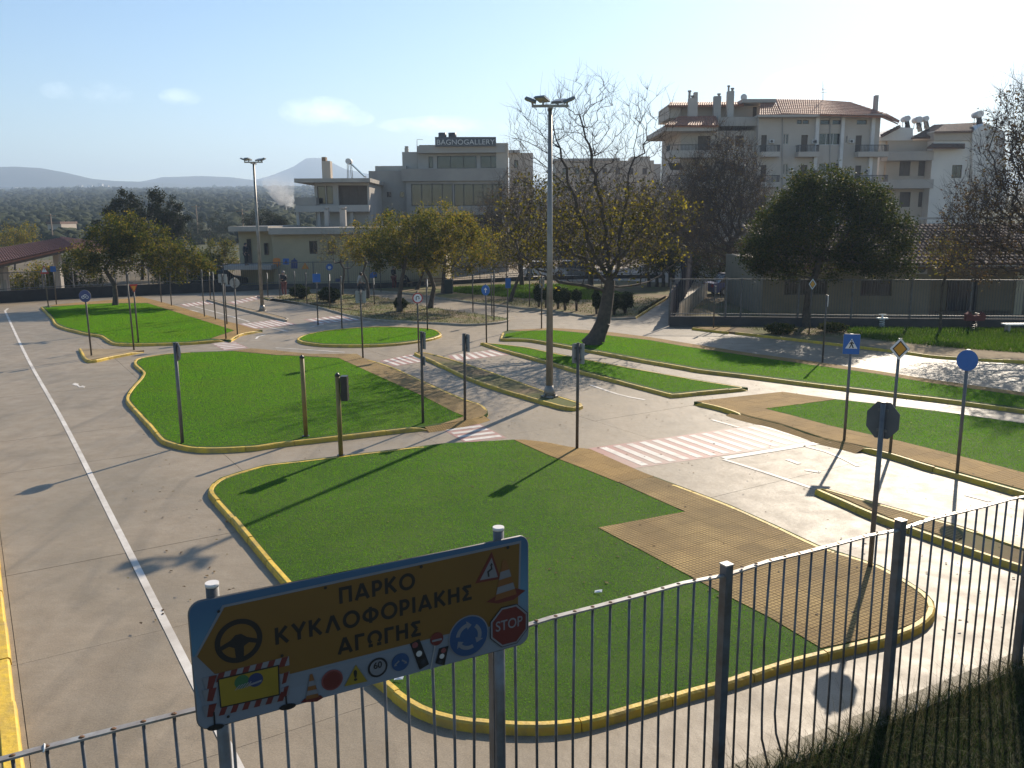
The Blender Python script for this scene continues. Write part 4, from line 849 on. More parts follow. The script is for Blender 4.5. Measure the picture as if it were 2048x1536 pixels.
# ---- the neighbour on the right
G6 = Fac('white_house', 96, 1850, 'white house with grey balconies and solar tanks right of the apartment block'); G6.wm = M['greywall']; F = G6
F.box('side_wall', 1762, 278, 1779, 600, 1.5, 10, M['whitewall'], ground=True)
hh = [(1800, 322, 1822, 352), (1838, 322, 1852, 352), (1800, 384, 1822, 414), (1838, 384, 1852, 414)]
F.wall('wall', 1776, 281, 1869, 600, 1.0, M['beigewall'], hh, ground=True, depth=9)
for r in hh: F.window(*r, 1.0, 2, name='balcony_door', pane=M['shutter'])
for dy in (0, 56): F.box('balcony', 1776, 303 + dy, 1868, 321 + dy, -0.6, 0.99, M['greywall'])
F.wall('front_block', 1869, 262, 1975, 600, -0.4, M['whitewall'], [(1905, 330, 1925, 356), (1940, 330, 1958, 356)], ground=True, depth=10)
F.window(1905, 330, 1925, 356, -0.4, 2); F.window(1940, 330, 1958, 356, -0.4, 2)
def gable(name, pts, d0, d1, m):
    b = B(); n = len(pts); vs = [fp(x, y, d0) for x, y in pts]; vs = vs + [(v[0], d1, v[2]) for v in vs]
    b.add(vs, [tuple(range(n)), tuple(range(n, 2 * n))[::-1]] + [((i + 1) % n, i, n + i, n + (i + 1) % n) for i in range(n)]); me = b.mesh(name)
    bm = bmesh.new(); bm.from_mesh(me); bmesh.ops.recalc_face_normals(bm, faces=bm.faces); bm.to_mesh(me); bm.free(); return link(name, me, m, F.t)
gable('gable', [(1762, 281), (1762, 273), (1800, 254), (1826, 256), (1826, 281)], 0.8, 9, M['whitewall'])
gable('gable', [(1945, 263), (1971, 246), (2010, 263), (2010, 420), (1945, 420)], -0.8, 9, M['whitewall'])
gable('attic', [(1868, 281), (1868, 264), (1945, 262), (1945, 281)], -0.6, 6, M['beigewall'])
rf = empty('tiled_roof', parent=F.t)
barrel_tiles('tiles', fp(1822, 276, 0.2), fp(1870, 274, 0.2), fp(1868, 250, 4), fp(1900, 248, 4), 14, 8, M['tile_dark'], rf)
barrel_tiles('tiles', fp(1868, 264, -1.0), fp(1946, 262, -1.0), fp(1890, 249, 4), fp(1970, 245, 4), 24, 7, M['tile_dark'], rf)
barrel_tiles('tiles', fp(1762, 273, 0.3), fp(1764, 273, 5), fp(1800, 253, 0.3), fp(1802, 253, 5), 10, 6, M['tile_dark'], rf)
barrel_tiles('tiles', fp(1854, 295, -1.6), fp(1930, 295, -1.6), fp(1866, 286, 0.0), fp(1930, 286, 0.0), 22, 3, M['tile_dark'], rf)
sk = B(); sk.add([fp(1878, 264, 0.8), fp(1900, 263, 0.8), fp(1908, 258, 2.4), fp(1888, 258.5, 2.4)], [(0, 1, 2, 3)]); sk.build('skylight', M['trim'], F.t)
def solar(F_, x, y, w, d=2.0, dx=0.45, dz=1.25, floor=None, wid=0.95):
    """roof water heater: tank on a stand with a sloping glass panel"""
    u, z = F_.uz(x, y, d); s = w / FPX * (F_.D + d); b = B(); b.tube([(u, d - s * .8, z), (u, d + s * .8, z)], s * .42, 12); h = b.build('solar_heater', M['trim'], F_.t)
    p = B(); p.bar((u + .12, d, z - .12), (u + dx, d, z - dz), wid, 0.09); p.build('panel', M['glass'], h)
    zf = F_.uz(x, floor, d)[1] if floor else z - dz - .1; l = B(); [l.bar((u + q, d + r_, z - .1), (u + q * 1.4, d + r_, zf), 0.045) for q in (-.1, .15) for r_ in (-.35, .35)]; l.build('stand', M['rail'], h); return h
for x, y, w in ((1811, 238, 13), (1834, 240, 14), (1849, 238, 12), (1955, 229, 15)): solar(G6, x, y, w, floor=258)

# ---- the shop building with the big roof sign
G3 = Fac('shop_building', 85, 880, 'grey stepped shop building with big roof sign and dark window bands'); F = G3; F.wm = M['stonewall']
bands = [(822, 368, 905, 412), (908, 368, 1004, 412), (822, 430, 1004, 470)]
F.wall('wall', 812, 363, 1010, 600, 0, M['stonewall'], bands, ground=True, depth=14)
F.box('left_block', 737, 342, 811.8, 600, 0.4, 13, M['stonewall'], ground=True)
F.box('left_parapet', 750, 332, 812, 341.8, 0.8, 12, M['greywall'])
for r in ((774, 384, 782, 394), (800, 384, 808, 394)): 
    F.box('small_window', *r, 0.34, 0.396, M['glass'])
for r, n in zip(bands, (4, 5, 9)): F.window(*r, 0, n, name='window_band', fm=M['rail'], fw=0.07)
F.box('terrace_parapet', 803, 337.5, 1010, 362.5, -0.25, 13, M['stonewall'])
tops = [(857, 313, 866, 336), (874, 312, 953, 337), (961, 312, 1002, 336)]
F.wall('top_floor_wall', 835, 306, 1004, 338, 1.4, M['greywall'], tops, depth=11)
for r, n in zip(tops, (1, 3, 2)): F.window(*r, 1.4, n, fm=M['rail'], fw=0.06)
F.box('left_penthouse', 804, 304, 834.8, 337.3, 1.6, 11, M['greywall']); F.box('roof_slab', 834, 292, 1010, 306, 0.6, 13, M['greywall']); F.box('parapet', 838, 290, 870, 292, 0.8, 12, M['stonewall'])
F.box('right_block', 992, 286, 1016, 600, 0.75, 13, M['beigewall'], ground=True)
chimney(F, 809, 296, 816, 304, 4, M['greywall'], [(810, 815, 292)])
an = B(); an.tube([fp(834, 305, 5), fp(834, 279, 5)], 0.03, 5); an.bar(fp(834, 279, 5), fp(846, 279, 5), 0.03); an.build('aerial', M['rail'], F.t)
sg = F.box('roof_sign', 870, 275, 992, 293, 0.2, 0.5, M['signback_dark'])
def text_mesh(body, size, depth=0.01, bold=0.0, align='CENTER'):
    cu = bpy.data.curves.new('lettering', 'FONT'); cu.body = body; cu.size = size; cu.extrude = depth / 2; cu.offset = bold; cu.align_x = align; cu.align_y = 'CENTER'; cu.resolution_u = 4
    o = bpy.data.objects.new('tmp', cu); COL.objects.link(o); dg = bpy.context.evaluated_depsgraph_get(); me = bpy.data.meshes.new_from_object(o.evaluated_get(dg)); me.name = 'lettering'
    COL.objects.unlink(o); bpy.data.objects.remove(o); bpy.data.curves.remove(cu); me.materials.clear(); return me
tm = text_mesh('BAGNOGALLERY', 0.92, 0.06, 0.0); xs = [v.co.x for v in tm.vertices]; wd = max(xs) - min(xs)
u0, u1, z0, z1 = F.rect(870, 275, 992, 293, 0.2); lt = link('lettering', tm, M['trim'], sg); k = (u1 - u0) * 0.95 / wd
lt.matrix_local = Matrix.Translation(((u0 + u1) / 2, 0.16, (z0 + z1) / 2 - 0.05)) @ Matrix.Rotation(R(90), 4, 'X') @ Matrix.Diagonal((k, k * 0.92, 1, 1))
fr = B(); [fr.bar(fp(x, 293, 0.9), fp(x, 274, 0.6), 0.08) for x in np.linspace(872, 990, 9)]; fr.bar(fp(870, 274.6, 0.35), fp(992, 274.6, 0.35), 0.06); fr.build('sign_frame', M['rail'], sg)
for x in (885, 905):
    q = B(); c = fp(x, 273, 4); q.tube([(c[0], c[1], c[2] - 0.5), (c[0], c[1], c[2] + 0.35)], 0.42, 10); q.build('roof_vent', M['rail'], F.t)

# ---- the modern house in front of it
G2 = Fac('modern_house', 78, 680, 'grey flat-roofed modern house with wide eaves and a tall chimney'); F = G2; F.wm = M['greywall']
h2 = [(634, 372, 650, 408), (652, 372, 665, 408), (676, 371, 734, 410)]
F.wall('wall', 628, 365, 738, 600, 0, M['greywall'], h2, ground=True, depth=9, rev=0.5)
F.window(*h2[0], 0, 1); F.window(*h2[1], 0, 1); F.window(*h2[2], 0, 3, rev=0.45, pane=M['shutter'])
F.box('roof_slab', 588, 357, 740, 365, -1.2, 9.5, M['roofslab']); F.box('terrace_slab', 590, 411, 738, 424, -1.4, -0.003, M['greywall']); F.box('terrace_parapet', 590, 395, 632, 410.5, -1.3, -0.1, M['stonewall'])
[F.box('column', x, 424.5, x + 6, 470, -1.0, -0.7, M['greywall']) for x in (592, 634, 700)]
chimney(F, 643, 322, 660, 358, 2.5, M['beigewall'], dep=0.9); chimney(F, 643, 314, 651, 322, 2.5, M['wood'], dep=0.7)
solar(G2, 698, 323, 13, d=3.0, dx=1.45, dz=1.4, floor=357)
for x0, x1, y in ((648, 656, 420), (679, 690, 420)): chimney(F, x0, y, x1, 452, -4.5, M['greywall'], [(x0 + 1, x1 - 1, y - 6)])

# ---- beige block far behind the bare tree
G4 = Fac('beige_block', 130, 1215, 'beige flat-roofed block seen through the bare branches'); F = G4
hs = [(x, y, x + 9, y + 13) for y in (336, 372, 410) for x in (1125, 1150, 1178, 1205, 1232, 1258, 1285)]
F.wall('wall', 1112, 322, 1308, 560, 0, M['beigewall'], hs, ground=True, depth=10)
for r in hs: F.window(*r, 0, 1, fw=0.1)
F.box('roof_parapet', 1108, 317, 1240, 322, -0.2, 8, M['greywall']); F.box('stair_head', 1265, 325 - 12, 1300, 322, 1, 6, M['beigewall']); F.box('roof_parapet', 1290, 328, 1322, 560, 0.5, 8, M['greywall'], ground=True)
G7 = Fac('grey_block', 112, 1055, 'narrow sunlit beige block just right of the shop building'); F = G7
hs = [(1028, y, 1036, y + 16) for y in (320, 356, 392)] + [(1046, y, 1056, y + 16) for y in (356, 392)]
F.wall('wall', 1018, 306, 1066, 560, 0, M['beigewall'], hs, ground=True, depth=8)
for r in hs: F.window(*r, 0, 1, fw=0.08)
F.box('roof_slab', 1014, 300, 1040, 306, -0.4, 8, M['greywall'])

# ---- the yellow single-storey school building with road-safety paintings
G1 = Fac('school_building', 67, 700, 'low cream building with flat roof and painted road-safety signs on its wall'); F = G1; F.wm = M['cream']
h1 = [(618, 482, 634, 508), (655, 482, 671, 508)]
F.wall('wall', 543, 466, 884, 600, 0, M['cream'], h1, ground=True, depth=10)
for r in h1: F.window(*r, 0, 2)
F.box('left_wing', 476, 462, 542.5, 600, 1.2, 10, M['cream'], ground=True)
F.box('doorway', 493, 478, 501, 530, 1.1, 1.19, M['glass']); F.window(527, 486, 535, 510, 1.04, 1, rev=0.1)
F.box('roof_slab', 536, 456, 892, 469, -0.9, 10.5, M['roofslab']); F.box('roof_slab', 456, 453, 535.5, 463, -0.3, 10.5, M['roofslab'])
F.box('terrace', 448, 531, 542, 540, -1.6, 1.0, M['greywall'])
def mural(name, shapes):
    for nm, pts, m, dz in shapes:
        b = B(); uv = [F.uz(x, y) for x, y in pts]; n = len(uv)
        vs = [(u, -0.01 - dz, z) for u, z in uv] + [(u, -0.001, z) for u, z in uv]
        b.add(vs, [tuple(range(n))] + [(i, n + i, n + (i + 1) % n, (i + 1) % n) for i in range(n)]); me = b.mesh(nm)
        bm = bmesh.new(); bm.from_mesh(me); bmesh.ops.recalc_face_normals(bm, faces=bm.faces); bm.to_mesh(me); bm.free(); link(nm, me, m, F.t)
def disc(x, y, r): return [(x + r * math.cos(a), y + r * math.sin(a)) for a in np.linspace(0, 2 * math.pi, 17)[:-1]]
mural('m', [('painted_sign', disc(553, 525, 0.1), M['blue'], 0)])
mural('m', [('painted_stop_sign', [(546, 518), (550, 516), (557, 516), (561, 518), (561, 530), (557, 533), (550, 533), (546, 530)], M['orange'], 0),
            ('painted_square_sign', [(566, 517), (578, 517), (578, 529), (566, 529)], M['blue'], 0), ('painted_symbol', [(569, 527), (572, 519), (575, 527)], M['ink'], 0.004),
            ('painted_bottle', [(582, 521), (587, 519), (588, 516), (590, 516), (591, 519), (595, 521), (595, 537), (582, 537)], M['navy'], 0),
            ('painted_warning_sign', [(603, 538), (610, 525), (618, 538)], M['orange'], 0), ('painted_symbol', [(606.5, 536.4), (610.3, 529.5), (614.5, 536.4)], M['amber'], 0.004),
            ('painted_round_sign', disc(659, 534, 7), M['blue'], 0), ('painted_symbol', disc(659, 535, 3), M['white'], 0.004),
            ('painted_car', [(738, 556), (740, 548), (745, 544), (752, 544), (754, 548), (754, 556)], M['blue'], 0),
            ('painted_plate', [(671, 557), (680, 557), (680, 563), (671, 563)], M['navy'], 0)])

# ---- tiled house on the right
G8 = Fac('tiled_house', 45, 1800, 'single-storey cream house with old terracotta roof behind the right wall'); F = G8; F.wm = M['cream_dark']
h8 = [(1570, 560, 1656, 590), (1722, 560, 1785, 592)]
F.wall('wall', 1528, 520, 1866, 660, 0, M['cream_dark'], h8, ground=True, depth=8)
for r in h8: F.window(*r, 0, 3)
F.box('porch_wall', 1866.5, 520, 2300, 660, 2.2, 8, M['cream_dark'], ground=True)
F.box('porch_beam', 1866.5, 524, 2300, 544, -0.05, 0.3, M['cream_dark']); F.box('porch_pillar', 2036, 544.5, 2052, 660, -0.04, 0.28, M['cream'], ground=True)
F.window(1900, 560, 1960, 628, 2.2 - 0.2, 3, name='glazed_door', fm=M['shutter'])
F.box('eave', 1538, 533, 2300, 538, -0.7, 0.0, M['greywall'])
ac = F.box('air_conditioner', 1834, 528, 1856, 548, -0.35, -0.003, M['greywall']); q = B(); c = fp(1844, 538, -0.36); q.tube([(c[0], -0.36, c[2]), (c[0], -0.34, c[2])], 0.2, 14); q.build('fan_grille', M['rail'], ac)
F.box('roof_ridge_cap', 1650, 436, 2300, 440, 5.6, 6.0, M['greywall'])
rf = empty('tiled_roof', parent=F.t)
e0, e1, r0, r1 = (np.array(fp(*p)) for p in ((1540, 533, -0.8), (2300, 533, -0.8), (1640, 452, 5.2), (2300, 452, 5.2)))
dk = B(); nn = np.array((0, -0.45, 0.89)); dk.add([e0 - nn * .03, e1 - nn * .03, r1 - nn * .03, r0 - nn * .03, e0 - nn * .15, e1 - nn * .15, r1 - nn * .15, r0 - nn * .15], [(0, 1, 2, 3), (7, 6, 5, 4), (0, 4, 5, 1), (1, 5, 6, 2), (2, 6, 7, 3), (3, 7, 4, 0)]); dk.build('roof_deck', M['tile_dark'], rf)
ncol, nrow = 76, 14
slope = (r0 + r1) / 2 - (e0 + e1) / 2; slope[0] = 0; Ls = np.linalg.norm(slope); sd = slope / Ls; nr = np.cross((1, 0, 0), sd); cw_ = (e1[0] - e0[0]) / ncol; tl = Ls / nrow
tb = B(); vs = []
for t, hh, lf in ((0, 1.0, 0.05), (tl * 1.1, 0.82, 0.015)):
    for a in (0.05, 0.22, 0.5, 0.78, 0.95): vs.append((cw_ * (a - 0.5), t, math.sin(a * math.pi) * cw_ * 0.45 * hh + lf))
tb.add(vs, [(k, k + 1, 6 + k, 5 + k) for k in range(4)] + [(4, 3, 2, 1, 0)]); tme = tb.mesh('roof_tile'); tme.materials.append(M['tile_dark'])
rot = Matrix(((1, sd[0], nr[0]), (0, sd[1], nr[1]), (0, sd[2], nr[2]))).to_4x4(); rest = B(); cnt = 0
for i in range(ncol):
    for j in range(nrow):
        p = e0 + np.array((cw_ * (i + 0.5), 0, 0)) + sd * (j * tl); mtx = Matrix.Translation(p + np.array((0, 0, random.uniform(-.006, .008)))) @ rot @ Matrix.Rotation(random.gauss(0, 0.025), 4, 'Z')
        u_px = 1540 + 760 * i / ncol
        if 1815 < u_px < 2075 and cnt < 300 and (1 < j < 14 or True):
            o = bpy.data.objects.new('roof_tile', tme); COL.objects.link(o); o.parent = rf; o.matrix_local = mtx; cnt += 1
        else: rest.add([mtx @ Vector(v) for v in vs], tb.f)
stuff(rest.build('roof_tiles_beyond', M['tile_dark'], rf))

# ---- tiled shelter on the left
SH = empty('shelter', tuple(map(float, g(10, 600)))); so = np.array(SH.location); tag(SH, 'open shelter with red tiled roof at the far left', 'shelter')
def sw(x, y, D): return at(x, y, D) - so
b = B()
for x, y, D, yt in ((14, 600, 53.5, 540), (122, 590, 60, 500), (-60, 604, 52, 548)):
    p = g(x, y); p = p - so; b = B(); b.box(p[0] - .2, p[0] + .2, p[1] - .2, p[1] + .2, 0, height(p + so, yt) + 0.2); b.build('column', M['greywall'], SH)
rt = empty('tiled_roof', parent=SH)
barrel_tiles('tiles', sw(-160, 562, 50), sw(146, 493, 60), sw(-160, 524, 54), sw(118, 477, 63), 62, 8, M['tile_red'], rt)
barrel_tiles('tiles', sw(146, 493, 60), sw(232, 508, 72), sw(118, 477, 63), sw(190, 486, 74), 22, 6, M['tile_red'], rt)
b = B(); b.bar(sw(-160, 568, 50.2), sw(144, 498, 60.1), 0.12, 0.25); b.build('eave_beam', M['shutter'], SH)
bx_ = B(); p = g(12, 600) - so; bx_.box(p[0] - .28, p[0] + .28, p[1] - .45, p[1] - .2, 1.35, 2.1); bx_.build('meter_box', M['greywall'], SH)

# ================================================================== WALLS AND FENCES OF THE PARK
def park_fence(label, pts, wh, fh, m_wall, gap=2.6, pal=0.16, posts_from=0, top=True):
    P = [g(*p)[:2] for p in pts]; t = empty('park_fence', (float(P[0][0]), float(P[0][1]), 0)); tag(t, label, 'fence'); o2 = P[0]
    Q = [p - o2 for p in P]; w = B(); r = B(); pl = B()
    for a, b_ in zip(Q[:-1], Q[1:]):
        d = b_ - a; L = np.linalg.norm(d); d /= L
        w.bar((a[0], a[1], wh / 2 - .05), (b_[0], b_[1], wh / 2 - .05), 0.25, wh + .1)
        if fh > wh:
            r.bar((a[0], a[1], fh), (b_[0], b_[1], fh), 0.05); r.bar((a[0], a[1], wh + 0.12), (b_[0], b_[1], wh + 0.12), 0.04)
            for i in range(int(L / pal)): q = a + d * (i * pal); pl.bar((q[0], q[1], wh), (q[0], q[1], fh), 0.013)
            for i in range(int(L / gap) + 1):
                q = a + d * min(L, i * gap); k = B(); k.box(q[0] - .035, q[0] + .035, q[1] - .035, q[1] + .035, wh - .01, fh + .06); k.build('post', M['fence'], t)
    w.build('low_wall', m_wall, t)
    if r.v: r.build('rail', M['fence'], t); stuff(pl.build('palings', M['fence'], t))
    return t
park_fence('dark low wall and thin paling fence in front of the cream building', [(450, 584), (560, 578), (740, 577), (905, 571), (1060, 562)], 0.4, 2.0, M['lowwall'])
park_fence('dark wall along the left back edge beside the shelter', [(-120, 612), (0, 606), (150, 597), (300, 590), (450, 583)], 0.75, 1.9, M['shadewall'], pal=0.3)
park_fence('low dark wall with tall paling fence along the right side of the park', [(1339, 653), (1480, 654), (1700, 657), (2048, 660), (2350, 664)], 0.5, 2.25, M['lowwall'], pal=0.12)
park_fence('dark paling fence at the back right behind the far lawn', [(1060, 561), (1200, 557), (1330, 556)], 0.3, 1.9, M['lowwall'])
# navy screen and pale pickets at the corner of the right wall
def leadline(x0, y0, vx, L): 
    a = g(x0, y0); r_ = ray(vx, 438); d = np.array([r_[0], r_[1]]); d /= np.linalg.norm(d); return a[:2], d, L
a, d, L = leadline(1338, 651, 1458, 40)
t = empty('screen_fence', (float(a[0]), float(a[1]), 0)); tag(t, 'dark navy screen fence running back from the wall corner', 'fence')
for i in range(20):
    s0, s1 = d * (i * 2.0 + 0.05), d * (i * 2.0 + 1.95); zt = 1.45 if i < 5 else 2.55; b = B(); b.bar((s0[0], s0[1], zt / 2), (s1[0], s1[1], zt / 2 + .1), 0.06, zt); b.build('screen_panel', M['navycloth'], t)
    b = B(); b.box(s0[0] - .04, s0[0] + .04, s0[1] - .04, s0[1] + .04, -0.05, zt + .12); b.build('post', M['fence'], t)
a, d, L = leadline(1358, 645, 1588, 15)
t = empty('picket_fence', (float(a[0]), float(a[1]), 0)); tag(t, 'pale wooden picket fence running back beside the navy screen', 'fence')
pk = B(); pk.prism([(-0.05, 0), (0.05, 0), (0.05, 0.86), (0, 0.95), (-0.05, 0.86)], -0.012, 0.012, Matrix.Rotation(R(90), 4, 'X')); pme = pk.mesh('picket'); pme.materials.append(M['picket']); an_ = math.atan2(d[1], d[0])
for i in range(int(15 / 0.16)):
    o = bpy.data.objects.new('picket', pme); COL.objects.link(o); o.parent = t; o.location = (d[0] * i * .16, d[1] * i * .16, random.uniform(0.02, 0.06)); o.rotation_euler = (0, random.gauss(0, .02), an_)
b = B(); nrm = np.array([-d[1], d[0]]) * 0.03
for z in (0.25, 0.7): b.bar((nrm[0], nrm[1], z), (d[0] * 15 + nrm[0], d[1] * 15 + nrm[1], z), 0.03, 0.07)
b.build('rail', M['picket'], t)

# ---- parked cars beyond the fences
def car(label, p, rz, m, L=4.1):
    t = empty('parked_car', tuple(map(float, p)), rz); tag(t, label, 'car', 'cars parked beyond the park'); k = L / 4.1
    b = B(); b.prism([(x * k, z) for x, z in ((-2.05, .32), (-1.95, .25), (1.95, .25), (2.05, .40), (2.02, .72), (1.15, .86), (-1.6, .90), (-2.02, .84))], -.82, .82, Matrix.Rotation(R(90), 4, 'X')); b.build('body', m, t)
    b = B(); vs = [(-1.62 * k, -.74, .88), (1.1 * k, -.74, .86), (.45 * k, -.62, 1.42), (-1.1 * k, -.62, 1.42)]; vs = vs + [(x, -y, z) for x, y, z in vs]; b.add(vs, [(0, 1, 2, 3), (7, 6, 5, 4), (1, 5, 6, 2), (4, 0, 3, 7)]); b.build('window_glass', M['glass'], t)
    b = B(); b.box(-1.12 * k, .46 * k, -.64, .64, 1.421, 1.47); b.build('roof', m, t)
    for x in (-1.25, 1.25):
        for y in (-.80, .80): b = B(); b.tube([(x * k, y - .1, .31), (x * k, y + .1, .31)], .31, 16); w = b.build('wheel', M['black'], t); q = B(); q.tube([(x * k, y - .11, .31), (x * k, y + .11, .31)], .18, 12); q.build('rim', M['signback'], w)
    for y in (-.6, .6): b = B(); b.box(2.0 * k, 2.06 * k, y - .18, y + .18, .58, .72); b.build('headlight', M['white'], t); b = B(); b.box(-2.07 * k, -2.0 * k, y - .15, y + .15, .62, .78); b.build('tail_light', M['red'], t)
    return t
car('dark blue car parked behind the pickets left of the evergreen', g(1474, 590), R(10), M['navy'])
car('white car parked behind the far lawn left of the leaning plane trunk', g(1086, 556), R(4), M['white']); car('pale grey car parked behind the far lawn, right of the white car', g(1150, 555), R(-2), M['signback'])
car('dark car parked behind the left back wall by the bushes', g(440, 574), R(25), M['cloth_dark'])

# ================================================================== TREES
def tube_edges(P0, P1, R0, R1, n):
    d = P1 - P0; L = np.linalg.norm(d, axis=1, keepdims=True); d = d / np.maximum(L, 1e-6)
    ref = np.where(np.abs(d[:, 2:3]) > 0.9, np.array([[1.0, 0, 0]]), np.array([[0, 0, 1.0]])); x = np.cross(d, ref); x /= np.linalg.norm(x, axis=1, keepdims=True); y = np.cross(d, x)
    a = 2 * np.pi * np.arange(n) / n; c = (x[:, None] * np.cos(a)[None, :, None] + y[:, None] * np.sin(a)[None, :, None])
    V = np.concatenate([P0[:, None] + c * R0[:, None, None], P1[:, None] + c * R1[:, None, None]], axis=1)
    j = np.arange(n); q = np.stack([j, (j + 1) % n, n + (j + 1) % n, n + j], axis=1)
    F = q[None] + (np.arange(len(P0)) * 2 * n)[:, None, None]
    return V.reshape(-1, 3), F.reshape(-1, 4)
def grow(rng, trunk, targets, up=0.5, pathw=0.25, step=0.35, jit=0.05, limbs=()):
    """connect scattered points back to the trunk along cheap, upward paths"""
    N_ = []; par = []; pl = []
    tr = np.array(trunk)
    for a, b_ in zip(tr[:-1], tr[1:]):
        k = max(1, int(np.linalg.norm(b_ - a) / step))
        for t in range(k): 
            N_.append(a + (b_ - a) * t / k); par.append(len(N_) - 2); pl.append(0.0)
    N_.append(tr[-1]); par.append(len(N_) - 2); nt0 = len(N_)
    pl = list(np.r_[0, np.cumsum(np.linalg.norm(np.diff(np.array(N_), axis=0), axis=1))] * 0.2)
    for lb in limbs:                     # surveyed main limbs leave the trunk where it is nearest
        lb = np.array(lb); prev = int(np.argmin(np.linalg.norm(np.array(N_[:nt0]) - lb[0], axis=1)))
        for a, b_ in zip(lb[:-1], lb[1:]):
            k = max(1, int(np.linalg.norm(b_ - a) / step))
            for t in range(1, k + 1): q = a + (b_ - a) * t / k + rng.normal(0, .05, 3); N_.append(q); pl.append(pl[prev] + np.linalg.norm(q - N_[prev]) * .35); par.append(prev); prev = len(N_) - 1
    nb0 = nt0; nt0 = len(N_); start = int(nb0 * 0.55); cap = 30000; A = np.empty((cap, 3)); A[:nt0] = N_; PL = np.empty(cap); PL[:nt0] = pl; n = nt0
    PL[:start] += 1e3
    T = targets[np.argsort(np.linalg.norm(targets - tr[-1], axis=1))]; tips = []
    for t in T:
        d = t - A[:n]; L = np.linalg.norm(d, axis=1); rise = d[:, 2] / np.maximum(L, 1e-3)
        cost = L * (1 + up * np.clip(0.45 - rise, 0, 2)) + pathw * PL[:n]; i = int(np.argmin(cost)); k = max(1, int(L[i] / step)); p0 = A[i].copy(); prev = i
        bend = rng.normal(0, 0.10, 3) * L[i]; bend[2] -= 0.06 * L[i]
        for s in range(1, k + 1):
            if n >= cap: break
            f = s / k; q = p0 + d[i] * f + bend * math.sin(math.pi * f) + rng.normal(0, jit, 3) * (s < k) * step
            A[n] = q; PL[n] = PL[prev] % 1e3 + np.linalg.norm(q - A[prev]); par.append(prev); prev = n; n += 1
        tips.append(prev)
    return A[:n], np.array(par), np.array(tips), nb0
def leaves(rng, C, spread, size, up=0.3, aspect=0.6):
    n = len(C); P = C + rng.normal(0, 1, (n, 3)) * spread
    nx = rng.normal(0, 1, (n, 3)); nx[:, 2] += up; nx /= np.linalg.norm(nx, axis=1, keepdims=True)
    t = np.cross(nx, rng.normal(0, 1, (n, 3))); t /= np.linalg.norm(t, axis=1, keepdims=True); b_ = np.cross(nx, t)
    s = size * (0.6 + 0.8 * rng.random((n, 1))); V = np.stack([P - t * s * .5, P + b_ * s * aspect * .5 + t * s * .05, P + t * s * .5, P - b_ * s * aspect * .5 + t * s * .05], axis=1)
    V[:, 1] += nx * s * 0.08; V[:, 3] += nx * s * 0.08
    return V.reshape(-1, 3), np.arange(4 * n).reshape(-1, 4)
